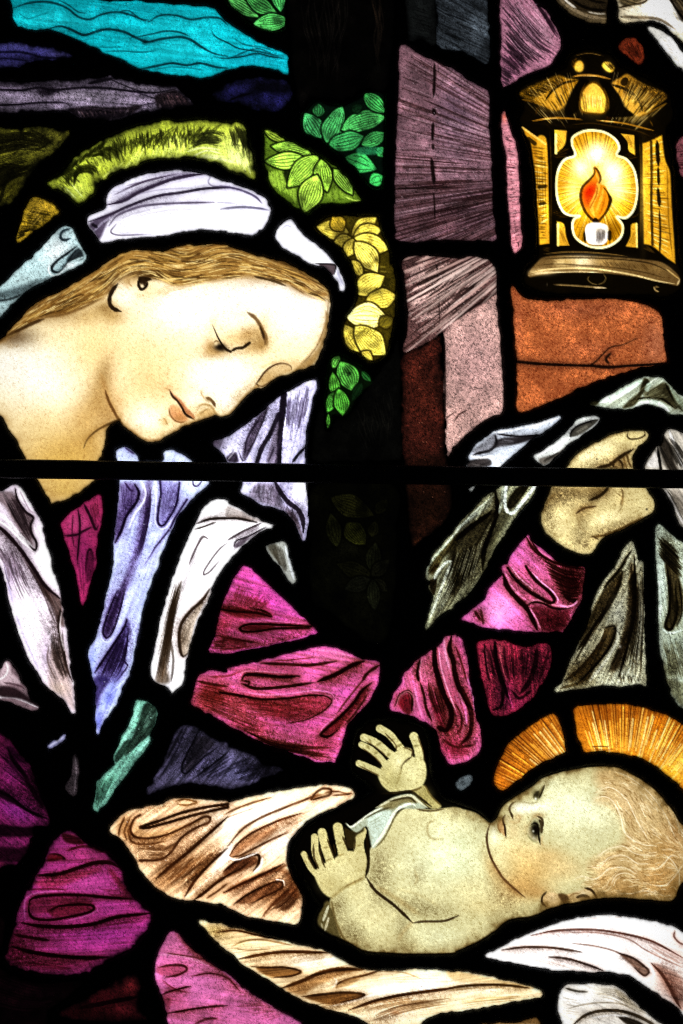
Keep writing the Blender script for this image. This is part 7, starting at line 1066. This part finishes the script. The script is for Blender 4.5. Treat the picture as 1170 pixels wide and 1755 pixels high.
pane('swaddling_pane', 'white swaddling pane sweeping to the right edge under the infant head', 'infant_figure',
     'e3 163,822 260,762 400,700 520,650 640,625 800,613 950,630 1100,662 1170,700 1400,800 1400,1350 1170,1112 1100,1052 1000,987 900,922 800,902 650,897 500,890 350,860', 'fdf3ee', lambda: (
     STYLE(1.2, 1.7, .8),
     G('e3 700,700', 250, 50, 'ffffff', 1), G('e3 600,800', 220, 40, 'ffffff', .9), G('e3 1100,960', 80, 70, 'e0bca8', .8), G('e3 1160,820', 60, 60, 'e6ccc0', .6),
     L('e3 390,715 520,690 700,685 860,705 1000,740 1100,790 1170,830', 9, '6a3e30', .8), L('e3 560,700 720,700 880,730 980,790 1080,840 1170,880', 7, '8a5c4c', .7), L('e3 240,790 350,775 500,778 650,800', 9, '4a2e20', .8), L('e3 480,825 580,835 680,865 760,895', 8, '3a2218', .85), L('e3 600,755 720,770 830,800 900,850 960,905', 7, '6a4434', .75), F('e3 850,815 920,840 980,885 1000,905 975,925 930,890', '8a6450', .85, 10), L('e3 840,805 920,835 985,885 995,905 970,920 920,880', 9, '3a2218', .9, 1), L('e3 1010,860 1050,900 1090,960 1130,1040 1160,1090', 12, '4a2418', .9), F('e3 1010,860 1100,890 1170,950 1170,1100 1090,1000 1050,930', 'c08e78', .7, 20), L('e3 1000,865 1020,920 980,950', 12, 'ffffff', .8), L('e3 1060,900 1120,1000 1150,1060', 8, '5a3020', .7), H('e3 1000,750 1100,800 1190,850', 'e3 980,780 1090,850 1190,890', 4, 5, 'b08878', .6), L('e3 1130,690 1125,720 1150,750 1180,765', 8, '6a3e30', .8), H('e3 1060,880 1130,920 1200,940', 'e3 1090,960 1160,1040 1200,1080', 6, 5, '8a5444', .5), H('e3 300,850 420,870', 'e3 400,820 600,880', 5, 4, 'd0b4a4', .5), L('e3 640,640 720,625 850,622', 6, 'c8a898', .5), FOLD('e3 390,715 520,690 700,685 860,705 1000,740 1100,790 1170,830', 7, 36, 1, .5, '5a3024'), FOLD('e3 1010,860 1050,900 1090,960 1130,1040 1160,1090', 11, 90, -1, .7, '4a2418'), FOLD('e3 240,790 350,775 500,778 650,800', 8, 30, 1, .5, '4a2e20'), FOLD('e3 480,825 580,835 680,865 760,895', 8, 40, 1, .55, '3a2218'), FOLD('e3 840,805 920,835 985,885', 8, 30, 1, .6, '3a2218'), M('e3 1120,1000', 80, 60, .35, 40, '5a3024'), B(18, .22), T(1.14, 1.1), N(.055, .025), E(7, '1e120c', .85)))
pane('swaddling_pane', 'grey white swaddling pane at the bottom edge near the right corner', 'infant_figure',
     'e3 538,1012 575,972 640,962 720,962 830,980 900,1040 980,1110 1050,1165 1200,1290 1260,1400 570,1400 548,1165 530,1085', 'ece6dc', lambda: (
     STYLE(1.2, 1.7, .8),
     G('e3 640,1020', 80, 40, 'ffffff', .9), G('e3 760,1000', 80, 30, 'd0c8b4', .6), L('e3 565,985 620,1000 680,1005', 9, '3a3020', .8), L('e3 600,1180 660,1130 730,1105 820,1100 900,1115 980,1150 1060,1200', 13, '3a2c1a', .88), L('e3 580,1090 660,1070 760,1060 860,1070 960,1120', 9, '8a7a60', .6), F('e3 840,1135 900,1140 960,1165 1000,1200 900,1180', '241a0e', .92, 8), H('e3 550,1030 650,1050', 'e3 560,1120 640,1130', 6, 4, '9a8c74', .6), H('e3 700,980 850,1000 940,1090', 'e3 680,1020 820,1050 940,1120', 6, 5, '8a7c62', .6), L('e3 700,1140 800,1125 900,1130', 9, 'ffffff', .8), F('e3 820,985 900,1045 980,1115 900,1080 840,1030', 'a89a7c', .6, 14), FOLD('e3 600,1180 660,1130 730,1105 820,1100 900,1115 980,1150', 11, 50, 1, .5, '3a2c1a'), M('e3 880,1040', 80, 40, .45, 35, '3a2c1a'), B(25, .3), T(1.12, 1.15), N(.08, .04), E(7, '18120a', .86)))
pane('swaddling_pane', 'tan pane just showing at the bottom edge', 'infant_figure',
     'e3 120,1190 200,1168 330,1158 432,1160 440,1400 40,1400', '8a6434', lambda: (L('e3 150,1175 430,1172', 14, 'c8a068', .7), N(.15, .08), E(9, '1e1206', .88)))

# ------------------------------------------------------------------ paint every pane and build it
def srgb2lin(c):
    c = np.clip(c / 255.0, 0, None)
    return np.where(c <= .04045, c / 12.92, ((c + .055) / 1.055) ** 2.4)


OWN = np.full((NY, NX), -1, np.int32)      # which pane each drawing cell belongs to
SD = np.full((NY, NX), 40.0)               # distance to the nearest glass edge, negative on glass
ART = np.zeros((NY, NX, 3))
C.img = np.zeros((NY, NX, 3))
for idx, (name, label, part, outline, base, ops) in enumerate(panes):
    C.r0, C.r1, C.c0, C.c1 = 0, NY, 0, NX
    C.clip = None
    win, sd = poly_sd(spline(pts(outline), True, 4.0), 34.0)
    C.r0, C.r1, C.c0, C.c1 = win
    sl = (slice(win[0], win[1]), slice(win[2], win[3]))
    sd = sd + WOB[sl] * .55 - 1.6
    C.sd = sd
    C.img[sl] = hexc(base)
    STYLE()
    ops()
    better = sd < SD[sl]
    SD[sl] = np.where(better, sd, SD[sl])
    take = better & (sd < 6.0)
    OWN[sl] = np.where(take, idx, OWN[sl])
    ART[sl] = np.where(take[..., None], C.img[sl], ART[sl])
TONE = np.clip(ART, 0, 300) / 255.0
TMAX = TONE.max(-1, keepdims=True) + 1e-6
ART = 255.0 * TONE * (1.12 * TMAX ** .15)     # strong-light exposure contrast put into the colours: whites blown, darks deepened
ALB = np.clip(srgb2lin(np.clip(ART, 1.0, 282.0)) / LIGHT, 0, 1)


# ------------------------------------------------------------------ materials
def mat(name):
    m = bpy.data.materials.new(name)
    m.use_nodes = True
    nt = m.node_tree
    nt.nodes.clear()
    return m, nt, nt.nodes.new('ShaderNodeOutputMaterial')


def glass_material():
    m, nt, out = mat('painted_glass')
    att = nt.nodes.new('ShaderNodeVertexColor'); att.layer_name = 'paint'
    tr = nt.nodes.new('ShaderNodeBsdfTranslucent')
    gl = nt.nodes.new('ShaderNodeBsdfGlossy'); gl.inputs['Roughness'].default_value = .12
    fr = nt.nodes.new('ShaderNodeFresnel'); fr.inputs['IOR'].default_value = 1.35
    tex = nt.nodes.new('ShaderNodeTexNoise'); tex.inputs['Scale'].default_value = 55.0; tex.inputs['Detail'].default_value = 3.0
    tc = nt.nodes.new('ShaderNodeTexCoord')
    bp = nt.nodes.new('ShaderNodeBump'); bp.inputs['Strength'].default_value = .25; bp.inputs['Distance'].default_value = .002
    mx = nt.nodes.new('ShaderNodeMixShader')
    nt.links.new(tc.outputs['Object'], tex.inputs['Vector'])
    nt.links.new(tex.outputs['Fac'], bp.inputs['Height'])
    nt.links.new(bp.outputs['Normal'], gl.inputs['Normal'])
    nt.links.new(att.outputs['Color'], tr.inputs['Color'])
    nt.links.new(fr.outputs['Fac'], mx.inputs['Fac'])
    nt.links.new(tr.outputs[0], mx.inputs[1]); nt.links.new(gl.outputs[0], mx.inputs[2])
    nt.links.new(mx.outputs[0], out.inputs['Surface'])
    return m


def clear_material():
    m, nt, out = mat('clear_glass_body')
    t = nt.nodes.new('ShaderNodeBsdfTransparent')
    nt.links.new(t.outputs[0], out.inputs['Surface'])
    return m


def rough_material(name, col, rough, metal, scale, strength, vary=.5):
    m, nt, out = mat(name)
    p = nt.nodes.new('ShaderNodeBsdfPrincipled')
    p.inputs['Roughness'].default_value = rough; p.inputs['Specular IOR Level'].default_value = .08; p.inputs['Metallic'].default_value = metal
    tc = nt.nodes.new('ShaderNodeTexCoord')
    n = nt.nodes.new('ShaderNodeTexNoise'); n.inputs['Scale'].default_value = scale; n.inputs['Detail'].default_value = 5.0
    r = nt.nodes.new('ShaderNodeValToRGB')
    r.color_ramp.elements[0].position = .3; r.color_ramp.elements[1].position = .75
    r.color_ramp.elements[0].color = (col[0] * (1 - vary), col[1] * (1 - vary), col[2] * (1 - vary), 1)
    r.color_ramp.elements[1].color = (*[c * (1 + vary) for c in col], 1)
    b = nt.nodes.new('ShaderNodeBump'); b.inputs['Strength'].default_value = strength; b.inputs['Distance'].default_value = .001
    nt.links.new(tc.outputs['Object'], n.inputs['Vector']); nt.links.new(n.outputs['Fac'], r.inputs['Fac'])
    nt.links.new(r.outputs['Color'], p.inputs['Base Color']); nt.links.new(n.outputs['Fac'], b.inputs['Height'])
    nt.links.new(b.outputs['Normal'], p.inputs['Normal']); nt.links.new(p.outputs[0], out.inputs['Surface'])
    return m


M_GLASS, M_CLEAR = glass_material(), clear_material()
M_LEAD = rough_material('weathered_lead', (.016, .017, .019), .6, .0, 220.0, .3)
M_IRON = rough_material('black_iron', (.03, .03, .032), .55, .4, 150.0, .4)
M_STONE = rough_material('dark_stone', (.12, .11, .1), .9, 0, 12.0, .5)

wx = lambda c: (X0 + c * PITCH - CX) * MM
wz = lambda r: HZ + (CY - (Y0 + r * PITCH)) * MM


def link(o, parent=None):
    scene.collection.objects.link(o)
    if parent is not None:
        o.parent = parent
    return o


def empty(name, parent=None):
    o = link(bpy.data.objects.new(name, None), parent)
    o.empty_display_size = .05
    return o


def make_mesh(name, V, F4, mats, F4b=None):
    me = bpy.data.meshes.new(name)
    faces = F4 if F4b is None else np.concatenate([F4, F4b])
    me.vertices.add(len(V)); me.vertices.foreach_set('co', V.astype(np.float32).ravel())
    me.loops.add(faces.size); me.loops.foreach_set('vertex_index', faces.astype(np.int32).ravel())
    me.polygons.add(len(faces)); me.polygons.foreach_set('loop_start', np.arange(0, faces.size, 4, dtype=np.int32))
    for m in mats:
        me.materials.append(m)
    if F4b is not None:
        mi = np.zeros(len(faces), np.int32); mi[len(F4):] = 1
        me.polygons.foreach_set('material_index', mi)
    me.update(calc_edges=True)
    return me


def set_props(o, label, category=None, kind=None):
    if label: o['label'] = label
    if category: o['category'] = category
    if kind: o['kind'] = kind


window_root = empty('stained_glass_window')
set_props(window_root, 'leaded stained glass window showing a veiled figure bowing over an infant beside a lantern', 'stained glass', 'thing')
PARTS = {
    'landscape': ('landscape', 'turquoise water, indigo hills and grass in the upper left'),
    'veiled_figure': ('veiled_figure', 'bowed figure in white veil, blue robe and magenta sleeves lifting a cloth'),
    'tree': ('tree', 'green and golden leaves and the dark trunk in the upper middle'),
    'stonework': ('stonework', 'mauve, pink and orange stones around the lantern'),
    'hanging_cloth': ('hanging_cloth', 'grey white cloth hanging from the raised hand on the right'),
    'infant_figure': ('infant_figure', 'infant with amber halo lying on cream swaddling cloth'),
}
groups = {k: empty(n, window_root) for k, (n, _) in PARTS.items()}
for k, (n, lb) in PARTS.items():
    groups[k]['label'] = lb
THICK = .003
for idx, (name, label, part, outline, base, ops) in enumerate(panes):
    own = OWN == idx
    cell = own[:-1, :-1] | own[1:, :-1] | own[:-1, 1:] | own[1:, 1:]
    cell &= (SD[:-1, :-1] < 4.5)
    # a cell goes to the pane that owns its upper left corner, so neighbours never overlap
    cell &= (OWN[:-1, :-1] == idx)
    rr, cc = np.nonzero(cell)
    if len(rr) == 0:
        continue
    quad = np.stack([np.stack([rr, cc], 1), np.stack([rr + 1, cc], 1), np.stack([rr + 1, cc + 1], 1), np.stack([rr, cc + 1], 1)], 1).reshape(-1, 2)
    key = quad[:, 0] * NX + quad[:, 1]
    uk, inv = np.unique(key, return_inverse=True)
    r, c = uk // NX, uk % NX
    nv = len(uk)
    V = np.stack([wx(c), np.zeros(nv), wz(r)], 1)
    faces = inv.reshape(-1, 4)
    # back of the pane: one coarse sheet made of row runs, three millimetres behind
    vb, fb = [], []
    order = np.lexsort((cc, rr))
    sr, sc = rr[order], cc[order]
    brk = np.nonzero((np.diff(sr) != 0) | (np.diff(sc) != 1))[0] + 1
    st = np.concatenate([[0], brk]); en = np.concatenate([brk, [len(sr)]]) - 1
    a, b0, b1 = sr[st], sc[st], sc[en] + 1
    m = len(a)
    VB = np.stack([np.stack([wx(b0), np.full(m, THICK), wz(a)], 1), np.stack([wx(b1), np.full(m, THICK), wz(a)], 1),
                   np.stack([wx(b1), np.full(m, THICK), wz(a + 1)], 1), np.stack([wx(b0), np.full(m, THICK), wz(a + 1)], 1)], 1).reshape(-1, 3)
    FB = np.arange(4 * m).reshape(-1, 4) + nv
    me = make_mesh(name, np.concatenate([V, VB]), faces, [M_GLASS, M_CLEAR], FB)
    ca = me.color_attributes.new('paint', 'FLOAT_COLOR', 'POINT')
    buf = np.ones((nv + len(VB), 4), np.float32)
    buf[:nv, :3] = ALB[r, c]
    ca.data.foreach_set('color', buf.ravel())
    o = link(bpy.data.objects.new(name, me), groups.get(part, window_root))
    o['label'] = label

# ------------------------------------------------------------------ the lead between the panes, one soldered net
SDS = SD + WOB * .3
t = np.clip(SDS / 11.0, 0, 1)
lump = coarse(9)
Hh = np.where(SDS > 0, 9.0 * np.sqrt(np.clip(1 - (1 - t) ** 2, 0, 1)) * (1 + .05 * lump) + .3 * WOB * t, SDS * 1.2) * MM
Hh = np.maximum(Hh, -3.0 * MM)
cell = np.maximum.reduce([SDS[:-1, :-1], SDS[1:, :-1], SDS[:-1, 1:], SDS[1:, 1:]]) > -1.2
rr, cc = np.nonzero(cell)
key = np.stack([rr * NX + cc, (rr + 1) * NX + cc, (rr + 1) * NX + cc + 1, rr * NX + cc + 1], 1)
uk, inv = np.unique(key.ravel(), return_inverse=True)
r, c = uk // NX, uk % NX
me = make_mesh('lead_came', np.stack([wx(c), -Hh[r, c], wz(r)], 1), inv.reshape(-1, 4), [M_LEAD])
me.polygons.foreach_set('use_smooth', np.ones(len(me.polygons), bool))
lead = link(bpy.data.objects.new('lead_came', me), window_root)
lead['label'] = 'dark net of lead strips soldered between the glass panes'


# ------------------------------------------------------------------ iron bar in front of the lead
def bar_mesh(name, sections, nseg, mat_):
    """Rounded rectangular bar swept through (x, z, half height) sections; depth in y."""
    V, Fq = [], []
    k = 12
    for (x, z, hh, y0, y1) in sections:
        ym, yh = (y0 + y1) / 2, (y1 - y0) / 2
        for i in range(k):
            a = 2 * math.pi * (i + .5) / k
            ca_, sa_ = math.cos(a), math.sin(a)
            q = (abs(ca_) ** 4 + abs(sa_) ** 4) ** -.25
            V.append((x, ym + yh * ca_ * q, z + hh * sa_ * q))
    n = len(sections)
    for s in range(n - 1):
        for i in range(k):
            Fq.append((s * k + i, s * k + (i + 1) % k, (s + 1) * k + (i + 1) % k, (s + 1) * k + i))
    return make_mesh(name, np.array(V), np.array(Fq), [mat_])


secs = []
for i in range(60):
    u = i / 59
    px = -110 + u * 1390
    f = px / 1170.0
    top, bot = 786.5 + 18.5 * f, 819.5 + 18 * f
    y0, y1 = -.017, -.0062
    k = (DIST + (y0 + y1) / 2) / DIST
    zc = HZ + (CY - (top + bot) / 2) * MM * k
    secs.append(((px - CX) * MM, zc + random.uniform(-.0001, .0001), (bot - top) / 2 * MM * k * (1 + random.uniform(-.012, .012)), y0, y1))
bar = link(bpy.data.objects.new('saddle_bar', bar_mesh('saddle_bar', secs, 60, M_IRON)))
set_props(bar, 'black iron bar crossing the window from side to side below the chin', 'bar')
bar.data.polygons.foreach_set('use_smooth', np.ones(len(bar.data.polygons), bool))


# ------------------------------------------------------------------ the stone surround of the opening
def box_verts(x0, x1, y0, y1, z0, z1):
    return [(x0, y0, z0), (x1, y0, z0), (x1, y1, z0), (x0, y1, z0), (x0, y0, z1), (x1, y0, z1), (x1, y1, z1), (x0, y1, z1)]


BF = [(0, 3, 2, 1), (4, 5, 6, 7), (0, 1, 5, 4), (1, 2, 6, 5), (2, 3, 7, 6), (3, 0, 4, 7)]
ix0, ix1, iz0, iz1 = wx(4), wx(NX - 5), wz(NY - 5), wz(4)
V, Fq = [], []
for bx in ((-3, ix0, -.06, .12, -1.2, 4.2), (ix1, 3, -.06, .12, -1.2, 4.2), (ix0, ix1, -.06, .12, iz1, 4.2), (ix0, ix1, -.06, .12, -1.2, iz0)):
    k = len(V)
    V += box_verts(*bx)
    Fq += [tuple(i + k for i in f) for f in BF]
wall = link(bpy.data.objects.new('wall', make_mesh('wall', np.array(V), np.array(Fq), [M_STONE])))
set_props(wall, 'dark stone surround of the window opening', None, 'structure')
